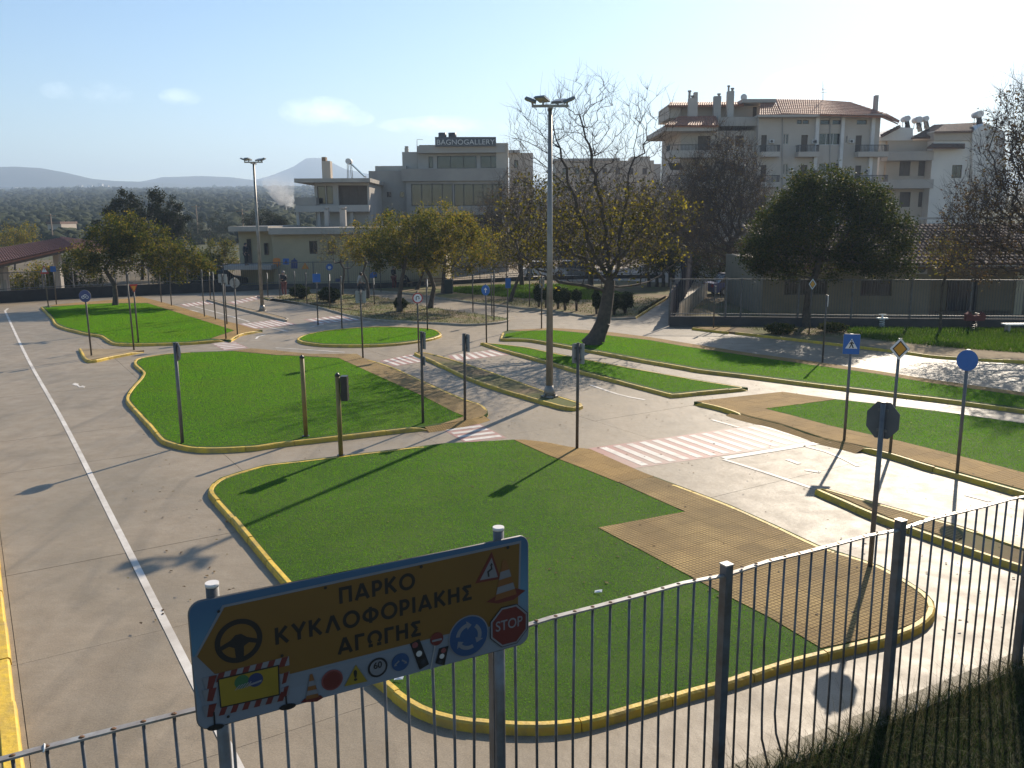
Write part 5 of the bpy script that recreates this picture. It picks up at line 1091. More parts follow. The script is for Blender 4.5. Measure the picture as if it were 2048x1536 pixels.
def tree(name, label, D, trunk_px, ells, ntar, r_tr, leaf=None, nleaf=0, lsize=0.1, lspread=0.25, tips_twigs=3, twl=0.5, up=0.5, seed=1, depthf=0.9, bark='bark', twigm='twig', rt=0.007, group=None, cat='tree', leaf_ymin=None, pathw=0.25, jit=0.05, shell=0.0, tpow=0.5, limbs=()):
    """trunk_px / ells are survey rows-columns at depth D; the crown fills real volumes of equal depth and width"""
    rng = np.random.default_rng(seed); s = D / FPX
    tr = [at(x, y, D) for x, y in trunk_px]
    base = tr[0].copy(); base[2] = max(base[2], 0.0) if base[2] < 1.5 else base[2]
    t = empty(name, tuple(map(float, base))); tag(t, label, cat, group)
    tot = sum(e[2] * e[3] * e[4] if len(e) > 4 else e[2] * e[3] for e in ells); T = []
    for e in ells:
        w = e[4] if len(e) > 4 else 1.0; k = max(4, int(ntar * e[2] * e[3] * w / tot)); q = rng.normal(0, 1, (k, 3)); q /= np.linalg.norm(q, axis=1, keepdims=True)
        q *= (shell + (1 - shell) * rng.random((k, 1))) ** (1 / 2.4); c = at(e[0], e[1], D); T.append(c + q * np.array([e[2] * s, min(e[2], e[3] * 1.3) * s * depthf, e[3] * s]))
    T = np.concatenate(T)
    lw = [[at(x, y, D) + np.array([0, dd * k / max(1, len(lb) - 1), 0]) for k, (x, y) in enumerate(lb)] for dd, lb in limbs]
    A, par, tips, n0 = grow(rng, tr, T, up=up, jit=jit, pathw=pathw, limbs=lw)
    n = len(A); cnt = np.zeros(n)
    has = np.zeros(n, bool); has[par[1:]] = True; cnt[~has] = 1
    for i in range(n - 1, 0, -1): cnt[par[i]] += cnt[i]
    rr = rt * np.maximum(cnt, 1) ** tpow; rr = np.minimum(rr * 1.0, r_tr)
    k = np.arange(n0); rr[:n0] = np.maximum(rr[:n0], r_tr * (1 - 0.45 * k / max(1, n0 - 1))); rr[0] *= 1.35; rr[1] *= 1.12 if n0 > 2 else 1
    i = np.arange(1, n); R1 = rr[i]; R0 = np.minimum(rr[par[i]], R1 * 1.5); isT = i < n0; R0[isT] = rr[par[i[isT]]]
    o = np.array(base); big = (R1 > 0.045) | isT
    V, F = tube_edges(A[par[i[big]]] - o, A[i[big]] - o, R0[big], R1[big], 8); np_mesh('trunk', V, F, M[bark], t, smooth=True)
    P0, P1, q0, q1 = [A[par[i[~big]]]], [A[i[~big]]], [R0[~big]], [R1[~big]]
    ends = np.where(~has)[0]
    if tips_twigs:
        for e in ends:
            d0 = A[e] - A[par[e]]; d0 /= np.linalg.norm(d0) + 1e-6
            for _ in range(tips_twigs):
                d1 = d0 + rng.normal(0, 0.55, 3); d1[2] += up * 0.5; d1 /= np.linalg.norm(d1); L = twl * (0.4 + 0.9 * rng.random()); b0 = A[e] if rng.random() < .6 else A[par[e]]
                m_ = b0 + d1 * L * .5 + rng.normal(0, .04, 3); en = m_ + (d1 + rng.normal(0, .25, 3) + np.array([0, 0, 0.15])) * L * .5
                P0 += [b0[None], m_[None]]; P1 += [m_[None], en[None]]; q0 += [np.array([rt * .8]), np.array([rt * .6])]; q1 += [np.array([rt * .6]), np.array([rt * .3])]
    P0, P1, q0, q1 = (np.concatenate(x) for x in (P0, P1, q0, q1))
    V, F = tube_edges(P0 - o, P1 - o, q0, q1, 3); np_mesh('branches', V, F, M[twigm], t)
    if leaf:
        src = A[n0:]; wts = (cnt[n0:] < 12); src = src[wts]
        if leaf_ymin is not None: zmax = at(1024, leaf_ymin, D)[2]; src = src[src[:, 2] < zmax + rng.normal(0, 0.5, len(src))]
        # clumps: some ends carry many leaves, others few
        wt = rng.gamma(0.55, 1.0, len(src)); C = src[rng.choice(len(src), nleaf, p=wt / wt.sum())]
        V, F = leaves(rng, C, lspread * 0.72, lsize); np_mesh('leaves', V - o, F, M[leaf], t)
    return t
def gD(x, y): return float(g(x, y)[1])

# the big leaning plane tree
D = gD(1182, 692)
tree('plane_tree', 'tall half-bare plane tree with a thick leaning trunk on the long grass island', D, [(1182, 694), (1192, 678), (1206, 645), (1213, 610), (1216, 590), (1219, 572), (1220, 560)],
     [(1180, 440, 200, 110, 1.3), (1060, 470, 100, 80), (1310, 450, 100, 90), (1110, 300, 85, 120), (1200, 280, 70, 120), (1290, 290, 65, 120, .8), (1050, 290, 40, 100, .6), (1145, 205, 45, 60, .5), (1195, 185, 20, 40, .5), (1325, 270, 25, 70, .4), (1240, 535, 120, 28, .6), (1100, 545, 60, 25, .5)],
     2000, 0.36, 'lf_plane', 6500, 0.12, 0.26, 4, 0.65, 0.9, 11, 0.85, leaf_ymin=370, rt=0.0068, limbs=((-1.5, [(1216, 585), (1165, 572), (1120, 558), (1075, 535), (1040, 500), (1010, 450)]), (1.0, [(1219, 578), (1262, 574), (1305, 566), (1345, 540)]), (-.8, [(1218, 565), (1190, 510), (1160, 440), (1135, 360), (1110, 280), (1095, 215)]), (.6, [(1220, 560), (1218, 500), (1205, 420), (1188, 330), (1168, 250), (1150, 185)]), (1.5, [(1221, 560), (1240, 490), (1255, 410), (1268, 330), (1285, 250), (1295, 200)]), (-1.8, [(1219, 562), (1250, 500), (1290, 440), (1310, 370), (1330, 290)]), (1.8, [(1217, 570), (1170, 520), (1110, 470), (1070, 390), (1045, 300)])))
tree('bare_tree', 'bare brown tree in front of the apartment block between plane tree and evergreen', 58, [(1462, 600), (1462, 560), (1460, 520), (1458, 490)],
     [(1440, 430, 95, 90), (1450, 350, 75, 80), (1395, 400, 60, 80), (1500, 420, 50, 80), (1450, 300, 40, 50, .5), (1430, 500, 100, 40)], 2600, 0.2, 'lf_brown', 12000, 0.10, 0.3, 8, 1.0, 0.8, 12, rt=0.010)
tree('bare_tree', 'bare brown tree left of the apartment block behind the plane tree', 70, [(1345, 590), (1345, 540), (1342, 500)],
     [(1345, 440, 70, 80), (1310, 470, 60, 60), (1380, 470, 60, 60)], 1700, 0.2, 'lf_brown', 11000, 0.12, 0.35, 8, 1.0, 0.7, 13, rt=0.011)
tree('bare_tree', 'bare reddish tree in front of the shop building right edge', 66, [(1045, 590), (1042, 540), (1035, 500)],
     [(1030, 430, 65, 90), (990, 440, 55, 60), (1070, 450, 50, 80), (1010, 510, 70, 40)], 1200, 0.18, 'lf_brown', 8000, 0.11, 0.35, 7, 1.0, 0.7, 14, rt=0.010)
tree('bare_tree', 'tall bare tree with dry brown leaves at the right edge of the photo', 34, [(2120, 720), (2118, 660), (2110, 600), (2100, 540), (2095, 500)],
     [(2080, 420, 150, 100, 1.2), (2040, 300, 80, 110), (2110, 300, 90, 130), (1960, 420, 70, 80), (1930, 490, 80, 60), (2000, 520, 120, 45), (2020, 220, 40, 60, .6), (2090, 190, 40, 50, .5)], 2000, 0.26, 'lf_brown', 9000, 0.10, 0.3, 8, 0.75, 0.7, 15, rt=0.0085)
tree('bare_tree', 'broad bare brown tree behind the plane tree, in front of the beige block', 62, [(1180, 580), (1182, 550), (1185, 520)],
     [(1190, 440, 110, 85), (1260, 460, 80, 75), (1120, 460, 70, 75), (1190, 510, 120, 35)], 1500, 0.2, 'lf_brown', 13000, 0.12, 0.35, 6, 1.0, 0.6, 18, rt=0.010)
tree('bushy_tree', 'dark bushy tree behind the pickets right of the navy screen', 66, [(1440, 590), (1440, 560), (1440, 530)], [(1440, 525, 60, 40), (1480, 510, 40, 40), (1400, 535, 40, 28)], 300, .12, 'lf_dark', 8000, .14, .3, 1, .4, .2, 19)
# dark round evergreen on the right
D = gD(1612, 656)
tree('evergreen_tree', 'large dark round evergreen tree by the right wall', D, [(1612, 657), (1613, 620), (1618, 585), (1630, 550), (1640, 520)],
     [(1660, 440, 130, 85, 1.3), (1570, 475, 85, 65), (1750, 485, 80, 70), (1655, 375, 75, 38), (1720, 405, 65, 45), (1590, 415, 55, 40), (1640, 525, 140, 35), (1520, 505, 35, 35), (1795, 520, 35, 35)],
     1700, 0.2, 'lf_dark', 72000, 0.105, 0.26, 1, 0.4, 0.25, 16, 1.0, shell=0.25)
tree('young_tree', 'small yellowing tree beside the dark evergreen in front of the tiled roof', 38, [(1880, 668), (1882, 620), (1885, 570)],
     [(1890, 505, 42, 40), (1925, 515, 28, 30)], 220, 0.06, 'lf_yellow', 1300, 0.10, 0.22, 2, 0.5, 0.5, 17)
# yellowing trees in the centre
tree('street_tree', 'yellowing tree with a round bush at its foot, left of the centre group', gD(799, 626), [(799, 627), (799, 590), (803, 560), (808, 540), (812, 515)],
     [(805, 480, 75, 55), (770, 505, 40, 35), (850, 450, 45, 40), (800, 525, 70, 20, .6)], 420, 0.15, 'lf_olive', 12000, 0.105, 0.22, 1, .4, 0.3, 21, shell=0.2, group='yellowing trees in the middle of the park')
tree('street_tree', 'yellowing tree with a trunk leaning left, right of the centre group', gD(860, 619), [(860, 620), (864, 595), (868, 575), (862, 555), (852, 538), (858, 515)],
     [(870, 465, 85, 58), (920, 490, 70, 55), (835, 510, 50, 38), (965, 495, 38, 42), (900, 530, 80, 18, .6)], 480, 0.15, 'lf_yellow', 15000, 0.105, 0.22, 1, .4, 0.3, 22, shell=0.2, group='yellowing trees in the middle of the park')
tree('street_tree', 'olive green tree with a slanting trunk behind the benches', gD(833, 581), [(833, 582), (840, 562), (846, 545), (850, 525)],
     [(845, 480, 65, 55), (880, 500, 55, 40)], 260, 0.13, 'lf_olive', 6000, 0.11, 0.25, 1, .4, 0.3, 23, group='yellowing trees in the middle of the park')
tree('street_tree', 'upright dark trunked tree next to the litter bin', gD(887, 589), [(887, 590), (887, 565), (888, 545), (890, 520)],
     [(930, 485, 75, 55), (895, 460, 55, 45), (970, 510, 35, 35)], 300, 0.17, 'lf_yellow', 7500, 0.11, 0.25, 1, .4, 0.3, 24, group='yellowing trees in the middle of the park')
tree('street_tree', 'thin leaning tree in front of the cream building, left of the walker', gD(736, 599), [(736, 600), (736, 580), (733, 560), (726, 545), (732, 525)],
     [(735, 490, 50, 45), (765, 470, 40, 40), (710, 500, 35, 30)], 240, 0.10, 'lf_yellow', 5200, 0.10, 0.22, 2, .5, 0.35, 25, group='yellowing trees in the middle of the park')
tree('street_tree', 'thin forked tree with sparse orange leaves in front of the painted wall', gD(684, 592), [(684, 593), (685, 570), (688, 550), (688, 537), (680, 525)],
     [(690, 495, 50, 35), (655, 500, 30, 30), (720, 480, 40, 30)], 260, 0.09, 'lf_yellow', 1500, 0.09, 0.2, 4, .7, 0.5, 26, group='yellowing trees in the middle of the park')
tree('leaning_tree', 'slim dark tree leaning right at the edge of the far lawn', gD(1019, 606), [(1019, 607), (1024, 590), (1032, 568), (1042, 545), (1046, 520)],
     [(1040, 490, 60, 45), (1010, 500, 40, 35), (1075, 500, 40, 35)], 300, 0.12, 'lf_plane', 2200, 0.10, 0.22, 3, .7, 0.5, 27)
for k, (x, lb) in enumerate(((1297, 'leftmost'), (1313, 'second from left'), (1326, 'third from left'), (1339, 'rightmost'))):
    tree('trunk_tree', 'dark trunked tree in the row behind the far lawn, %s' % lb, 64, [(x, 586), (x + 1, 565), (x, 545)], [(x, 520, 32, 28), (x + 8, 500, 30, 28)], 110, 0.17, 'lf_dark', 1800, 0.15, 0.3, 1, .5, 0.3, 30 + k, group='row of trunks behind the far lawn')
# left side
D = gD(231, 613)
tree('island_tree', 'leaning tree with yellowing crown standing on the far left grass island', D, [(231, 614), (231, 590), (228, 568), (218, 552), (210, 538), (225, 515)],
     [(230, 505, 85, 48), (165, 525, 40, 30), (300, 500, 75, 52), (360, 520, 55, 38), (405, 525, 35, 28), (250, 465, 60, 40)], 600, 0.17, 'lf_olive', 27000, 0.12, 0.24, 1, .4, 0.3, 41)
tree('pine_tree', 'dark ragged pine rising behind the far left island', 78, [(285, 600), (285, 540), (286, 480)],
     [(285, 440, 70, 48), (250, 425, 40, 38), (325, 420, 35, 36), (312, 396, 16, 18, 1.5), (345, 450, 35, 32), (240, 470, 55, 38), (330, 490, 60, 40), (235, 402, 14, 14)], 620, 0.2, 'lf_pine', 26000, 0.17, 0.25, 2, .6, 0.5, 42)
for k, (x, y, rx, ry, lf, D, lb) in enumerate(((30, 480, 55, 35, 'lf_yellow', 95, 'yellow bushy tree behind the shelter roof at the left edge'), (70, 560, 70, 38, 'lf_yellow', 68, 'yellow green bushes seen under the shelter roof'),
        (150, 545, 60, 40, 'lf_dark', 70, 'dark bushy tree behind the back wall, left of the pine'), (390, 545, 60, 45, 'lf_dark', 66, 'dark bushy tree behind the back wall, right of the pine'), (440, 520, 38, 45, 'lf_olive', 80, 'olive green tree left of the cream building'),
        (520, 440, 40, 22, 'lf_pine', 110, 'dark tree behind the cream building roof, left of the smoke'), (552, 448, 24, 12, 'lf_pine', 105, 'dark tree at the foot of the smoke plume'), (420, 460, 45, 35, 'lf_pine', 130, 'dark pine far behind the cream building on the left'),
        (340, 590 - 45, 40, 30, 'lf_dark', 67, 'dark shrub behind the back wall in the middle of the left side'))):
    tree('bushy_tree', lb, D, [(x, y + ry + 25), (x, y + ry), (x, y)], [(x, y, rx, ry), (x - rx * .4, y + ry * .3, rx * .5, ry * .6), (x + rx * .5, y - ry * .2, rx * .4, ry * .6)], 220, 0.10, lf, 5500, 0.14, 0.3, 1, .4, 0.2, 50 + k)

# ---- shrubs
def shrub(name, label, bx, by, rx, ry, leaf='shrub', n=5000, seed=1, stem=0.25, group=None, size=0.07, zsc=1.0):
    base = g(bx, by, LZ); D = base[1]; s = D / FPX * math.hypot(1, (bx - 1024) / FPX); a, h = rx * s, ry * s; rng = np.random.default_rng(seed)
    t = empty(name, tuple(map(float, base))); tag(t, label, 'shrub', group)
    q = rng.normal(0, 1, (n, 3)); q /= np.linalg.norm(q, axis=1, keepdims=True); lump = 1 + 0.2 * np.sin(q[:, :1] * 5 + seed) * np.cos(q[:, 1:2] * 6) + 0.13 * np.sin(q[:, 2:3] * 9 + q[:, :1] * 4 + seed) + 0.22 * np.clip(q[:, 2:3], 0, 1) * rng.random((n, 1)) ** 3
    q *= (0.55 + 0.45 * rng.random((n, 1)) ** 0.5) * lump; C = q * np.array([a, a, h]) + np.array([0, 0, h + stem])
    V, F = leaves(rng, C, 0.02, size, aspect=0.7); np_mesh('leaves', V, F, M[leaf], t)
    b = B()
    for k in range(7):
        an = k * 0.9 + rng.random(); e = np.array([math.cos(an) * a * .6, math.sin(an) * a * .6, stem + h * (0.7 + 0.6 * rng.random())]); b.tube([(0.03 * math.cos(an), 0.03 * math.sin(an), -0.03), tuple(e * np.array([.4, .4, .5])), tuple(e)], [0.035, 0.02, 0.008], 5)
    b.build('stems', M['bark'], t); return t
shrub('round_bush', 'big round clipped bush beside the standing person', 600, 597, 18, 12, n=7000, seed=1, stem=.05, group='round bushes')
shrub('round_bush', 'big round clipped bush, right of the one by the standing person', 660, 604, 21, 13, n=8000, seed=2, stem=.05, group='round bushes')
shrub('round_bush', 'smaller round bush at the foot of the yellowing tree trunk', 801, 622, 12, 11, n=4000, seed=3, stem=.1, group='round bushes')
for k, (x, y, rx, ry, st, lb) in enumerate(((1078, 614, 11, 17, .35, 'tall narrow clipped shrub, leftmost of the row before the far lawn'), (1092, 616, 6, 11, .5, 'thin clipped shrub with a bare stem, second in the row'), (1116, 618, 10, 15, .35, 'bushy clipped shrub right of the lamp post, third in the row'),
        (1130, 621, 11, 14, .4, 'bushy clipped shrub touching the third one, fourth in the row'), (1153, 622, 9, 11, .55, 'small round topped shrub with a bare stem, fifth in the row'), (1193, 628, 8, 18, .3, 'clipped shrub just left of the leaning trunk'),
        (1228, 630, 15, 16, .3, 'broad dark shrub just right of the leaning trunk'), (1250, 626, 16, 15, .25, 'broad dark shrub, rightmost of the row'))):
    shrub('clipped_shrub', lb, x, y, rx, ry, n=3200, seed=10 + k, stem=st, group='clipped shrubs before the far lawn', size=.08)
shrub('wall_shrub', 'wild shrub on the verge at the foot of the evergreen', 1560, 668, 28, 9, 'lf_dark', 2500, 31, .03)
shrub('wall_shrub', 'wild shrub on the verge right of the evergreen trunk', 1665, 664, 24, 8, 'lf_dark', 2200, 32, .03)

# ================================================================== PEOPLE
def skin_mesh(name, J, E, Rr, m, parent, root=0, sub=1):
    me = bpy.data.meshes.new(name); me.from_pydata([tuple(j) for j in J], E, []); o = bpy.data.objects.new(name, me); COL.objects.link(o)
    md = o.modifiers.new('s', 'SKIN'); md.use_smooth_shade = True
    for i, r_ in enumerate(Rr): me.skin_vertices[0].data[i].radius = (r_, r_)
    me.skin_vertices[0].data[root].use_root = True
    o.modifiers.new('u', 'SUBSURF').levels = sub; dg = bpy.context.evaluated_depsgraph_get(); ev = bpy.data.meshes.new_from_object(o.evaluated_get(dg)); COL.objects.unlink(o); bpy.data.objects.remove(o)
    ev.name = name; ev.materials.clear(); return link(name, ev, m, parent)
def person(label, loc, rz, H_, pose, jacket, trousers, hair, shoes='ink'):
    t = empty('person', tuple(map(float, loc)), rz); tag(t, label, 'person'); s = H_ / 1.74
    J = {'pel': (0, 0, .93), 'sp': (0, .0, 1.12), 'ch': (0, 0, 1.32), 'nk': (0, 0, 1.48), 'hd': (0, -.02, 1.60), 'tp': (0, -.02, 1.69),
         'shL': (-.17, 0, 1.42), 'elL': (-.22, .02, 1.15), 'wrL': (-.22, -.06, .92), 'shR': (.17, 0, 1.42), 'elR': (.22, .02, 1.15), 'wrR': (.22, -.06, .92),
         'hiL': (-.09, 0, .88), 'knL': (-.10, -.02, .49), 'anL': (-.10, .03, .09), 'toL': (-.11, -.14, .04), 'hiR': (.09, 0, .88), 'knR': (.10, -.02, .49), 'anR': (.10, .03, .09), 'toR': (.11, -.14, .04)}
    J.update(pose); J = {k: np.array(v) * s for k, v in J.items()}
    rad = {'pel': .13, 'sp': .125, 'ch': .14, 'nk': .055, 'hd': .095, 'tp': .075, 'shL': .07, 'elL': .048, 'wrL': .034, 'shR': .07, 'elR': .048, 'wrR': .034, 'hiL': .09, 'knL': .06, 'anL': .042, 'toL': .038, 'hiR': .09, 'knR': .06, 'anR': .042, 'toR': .038}
    edges = [('pel', 'sp'), ('sp', 'ch'), ('ch', 'nk'), ('nk', 'hd'), ('hd', 'tp'), ('ch', 'shL'), ('shL', 'elL'), ('elL', 'wrL'), ('ch', 'shR'), ('shR', 'elR'), ('elR', 'wrR'), ('pel', 'hiL'), ('hiL', 'knL'), ('knL', 'anL'), ('anL', 'toL'), ('pel', 'hiR'), ('hiR', 'knR'), ('knR', 'anR'), ('anR', 'toR')]
    P = dict(J); Rd = {k: v * s for k, v in rad.items()}; E = list(edges)
    for sd in 'LR':                       # hands with five bent fingers
        d = P['wr' + sd] - P['el' + sd]; d /= np.linalg.norm(d); sx = np.array([1.0, 0, 0]) if abs(d[0]) < .8 else np.array([0, 1.0, 0]); x = np.cross(d, np.cross(sx, d)); x /= np.linalg.norm(x); y = np.cross(d, x)
        P['pm' + sd] = P['wr' + sd] + d * .07 * s; Rd['pm' + sd] = .034 * s; E.append(('wr' + sd, 'pm' + sd))
        for q, (off, ln) in enumerate(((-.032, .062), (-.011, .075), (.011, .072), (.032, .055))):
            a, b_ = 'f%d%s' % (q, sd), 'g%d%s' % (q, sd); P[a] = P['pm' + sd] + x * off * s + d * (.03 + ln * .5) * s; P[b_] = P[a] + d * ln * .5 * s + y * .02 * s; Rd[a] = .010 * s; Rd[b_] = .008 * s; E += [('pm' + sd, a), (a, b_)]
        P['th' + sd] = P['wr' + sd] + d * .05 * s - x * .06 * s; Rd['th' + sd] = .011 * s; E.append(('wr' + sd, 'th' + sd))
    K = list(P); skin_mesh('body', [P[k] for k in K], [(K.index(a), K.index(b_)) for a, b_ in E], [Rd[k] for k in K], M['skin'], t)
    def part(name, keys, ed, f, add, m):
        skin_mesh(name, [J[k] for k in keys], [(keys.index(a), keys.index(b_)) for a, b_ in ed], [(rad[k] * f + add) * s for k in keys], m, t)
    part('jacket', ['pel', 'sp', 'ch', 'shL', 'elL', 'wrL', 'shR', 'elR', 'wrR'], [('pel', 'sp'), ('sp', 'ch'), ('ch', 'shL'), ('shL', 'elL'), ('elL', 'wrL'), ('ch', 'shR'), ('shR', 'elR'), ('elR', 'wrR')], 1.08, .022, M[jacket])
    part('trousers', ['pel', 'hiL', 'knL', 'anL', 'hiR', 'knR', 'anR'], [('pel', 'hiL'), ('hiL', 'knL'), ('knL', 'anL'), ('pel', 'hiR'), ('hiR', 'knR'), ('knR', 'anR')], 1.06, .014, M[trousers])
    h = J['hd']; fd = np.array([0, -1.0, 0]); b = B(); b.sphere(tuple(h + np.array([0, .018, .035]) * s), .112 * s, 12, 8, (0.95, 1.02, 1.0)); b.build('hair', M[hair], t)
    b = B(); b.sphere(tuple(h + np.array([0, -.05, -.02]) * s), .075 * s, 10, 8, (.9, .8, 1.15)); b.sphere(tuple(h + np.array([0, -.115, -.02]) * s), .016 * s, 6, 5); b.build('face', M['skin'], t)
    b = B(); [b.sphere(tuple(h + np.array([q * .03, -.108, .008]) * s), .009 * s, 6, 4) for q in (-1, 1)]; b.build('eyes', M['ink'], t)
    for sd in 'LR':
        a, o_ = J['an' + sd], J['to' + sd]; b = B(); b.tube([tuple(a + np.array([0, .05, -.045]) * s), tuple(a + np.array([0, -.03, -.035]) * s), tuple(o_)], [.045 * s, .052 * s, .038 * s], 8); b.build('shoe', M[shoes], t)
    return t
person('standing person in a dark jacket and dull red trousers left of the round bush', g(569, 592), R(-20), 1.72, {'elL': (-.25, -.02, 1.16), 'wrL': (-.12, -.24, 1.15), 'elR': (.25, -.02, 1.16), 'wrR': (.10, -.25, 1.17), 'knL': (-.12, -.04, .49)}, 'cloth_dark', 'cloth_red', 'hair_grey')
person('person in pale clothes walking along the path by the thin tree', g(721, 596), R(115), 1.72, {'knL': (-.09, -.22, .52), 'anL': (-.09, -.26, .10), 'toL': (-.09, -.42, .07), 'knR': (.09, .04, .50), 'anR': (.09, .36, .14), 'toR': (.09, .22, .05), 'elL': (-.22, .16, 1.2), 'wrL': (-.2, .2, .98), 'elR': (.22, -.1, 1.17), 'wrR': (.2, -.28, 1.02), 'nk': (0, -.05, 1.47), 'hd': (0, -.10, 1.59), 'tp': (0, -.10, 1.68)}, 'cloth_pale', 'cloth_jean', 'hair')
person('person in a dark top and red trousers standing by the bench', g(788, 578), R(60), 1.70, {'elL': (-.27, -.05, 1.18), 'wrL': (-.14, -.26, 1.10), 'knR': (.12, -.10, .50), 'anR': (.12, -.04, .09), 'toR': (.13, -.20, .04)}, 'cloth_dark', 'cloth_red', 'hair_grey')
SB = g(812, 576)
person('person in dark clothes sitting bent forward on the bench under the trees', SB + np.array([0, 0, 0.0]), R(-80), 1.70, {'pel': (0, .18, .52), 'sp': (0, .10, .70), 'ch': (0, -.04, .88), 'nk': (0, -.16, 1.0), 'hd': (0, -.24, 1.09), 'tp': (0, -.27, 1.17), 'shL': (-.17, -.06, .96), 'elL': (-.22, -.22, .74), 'wrL': (-.10, -.38, .66), 'shR': (.17, -.06, .96), 'elR': (.22, -.22, .74), 'wrR': (.10, -.38, .66),
        'hiL': (-.09, .16, .50), 'knL': (-.11, -.28, .50), 'anL': (-.11, -.26, .09), 'toL': (-.12, -.43, .04), 'hiR': (.09, .16, .50), 'knR': (.11, -.28, .50), 'anR': (.11, -.30, .09), 'toR': (.12, -.47, .04)}, 'cloth_dark', 'cloth_jean', 'hair')
tz = at(493, 531, 65.6)
person('person in dark clothes standing at the terrace doorway of the cream building', tz, R(70), 1.70, {}, 'cloth_dark', 'cloth_dark', 'hair')

# ---- benches, bin, playground pieces
def bench(label, p, rz, L=1.7):
    t = empty('park_bench', tuple(map(float, p)), rz); tag(t, label, 'bench', 'wooden benches under the trees')
    for y in (-.2, -.07, .06): b = B(); b.box(-L / 2, L / 2, y, y + .1, .42, .46); b.build('seat_slat', M['wood'], t)
    for z in (.58, .76): b = B(); b.box(-L / 2, L / 2, .2, .235, z, z + .11); b.build('back_slat', M['wood'], t)
    for x in (-L / 2 + .2, L / 2 - .2): b = B(); b.box(x - .03, x + .03, -.18, -.12, -.02, .417); b.bar((x, .14, -.02), (x, .26, .9), .05); b.bar((x, -.18, .395), (x, .17, .395), .04); b.build('leg', M['fence'], t)
bench('wooden bench with the bent person sitting on it', g(815, 576) + np.array([.15, 0.05, 0]), R(100)); bench('empty wooden bench just left of the litter bin', g(872, 580), R(12))
p = g(898, 589); t = empty('litter_bin', tuple(map(float, p))); tag(t, 'dark wheeled litter bin beside the upright trunk', 'bin'); b = B(); b.prism([(-.27, -.3), (.27, -.3), (.27, .3), (-.27, .3)], 0.06, .95); b.build('body', M['bin'], t)
b = B(); b.box(-.3, .3, -.34, .34, .953, 1.03); b.build('lid', M['bin'], t); b = B(); [b.tube([(x, .28, .09), (x + .05, .28, .09)], .09, 10) for x in (-.3, .25)]; b.build('wheels', M['black'], t)
# spring rockers on the right verge
p = g(1763, 655, LZ); t = empty('spring_rocker', tuple(map(float, p))); tag(t, 'white spring rocker on a coiled spring by the right wall', 'playground rocker')
b = B(); b.tube([(.11 * math.cos(a), .11 * math.sin(a), a * .0125) for a in np.linspace(0, 2 * math.pi * 5, 70)], .018, 5); b.build('spring', M['white'], t)
b = B(); b.box(-.24, .24, -.12, .12, .40, .46); b.build('seat', M['white'], t); b = B(); b.box(-.03, .03, -.05, .05, .455, .60); b.bar((-.17, 0, .6), (.17, 0, .6), .04); b.build('handle', M['white'], t)
p = g(1947, 659, LZ); t = empty('spring_rocker', tuple(map(float, p))); tag(t, 'dark red animal shaped spring rocker by the right wall', 'playground rocker')
b = B(); b.tube([(.12 * math.cos(a), .12 * math.sin(a), a * .0125) for a in np.linspace(0, 2 * math.pi * 5, 70)], .02, 5); b.build('spring', M['black'], t)
b = B(); b.prism([(-.42, .40), (.40, .40), (.46, .62), (.30, .80), (.20, .66), (-.10, .62), (-.28, .80), (-.42, .70)], -.12, .12, Matrix.Rotation(R(90), 4, 'X')); b.build('body', M['cloth_red'], t); b = B(); b.bar((.1, -.2, .72), (.1, .2, .72), .04); b.build('handle', M['black'], t)
p = g(2046, 664, LZ); t = empty('plank_seat', tuple(map(float, p))); tag(t, 'low white plank seat at the right edge of the verge', 'seat'); b = B(); b.box(-.9, .9, -.2, .2, .32, .38); b.build('plank', M['white'], t)
for x in (-.7, .7): b = B(); b.box(x - .05, x + .05, -.15, .15, -.02, .317); b.build('leg', M['greywall'], t)

# ================================================================== ROAD SIGNS
def depth(p): return float((np.array(p) - CAM0) @ CF)
def frame(o, nrm_ang):
    """plate frame: x to the right seen from the front, y up, z out of the face"""
    c, s = math.cos(nrm_ang), math.sin(nrm_ang); return Matrix(((-s, 0, c, o[0]), (c, 0, s, o[1]), (0, 1, 0, o[2]), (0, 0, 0, 1)))
def shape_pts(kind, w, h):
    a, b_ = w / 2, h / 2
    if kind == 'disc': return [(x * a, y * b_) for x, y in circ(1, 28)]
    if kind == 'square':
        r = min(a, b_) * 0.12; o = []
        for cx, cy, s0 in ((a - r, b_ - r, 0), (-a + r, b_ - r, 90), (-a + r, -b_ + r, 180), (a - r, -b_ + r, 270)): o += [(cx + r * math.cos(R(s0 + k * 30)), cy + r * math.sin(R(s0 + k * 30))) for k in range(4)]
        return o
    if kind == 'diamond': return [(a, 0), (0, b_), (-a, 0), (0, -b_)]
    if kind == 'down': return [(-a, b_), (0, -b_), (a, b_)][::1]
    if kind == 'up': return [(-a, -b_), (a, -b_), (0, b_)]
    if kind == 'oct': return [(x * a * 1.082, y * b_ * 1.082) for x, y in circ(1, 8, a0=R(22.5))]
def sub(kind, poly, z, m, par, name='symbol', th=0.003):
    b = B(); b.prism(poly, z, z + th); return b.build(name, M[m], par)
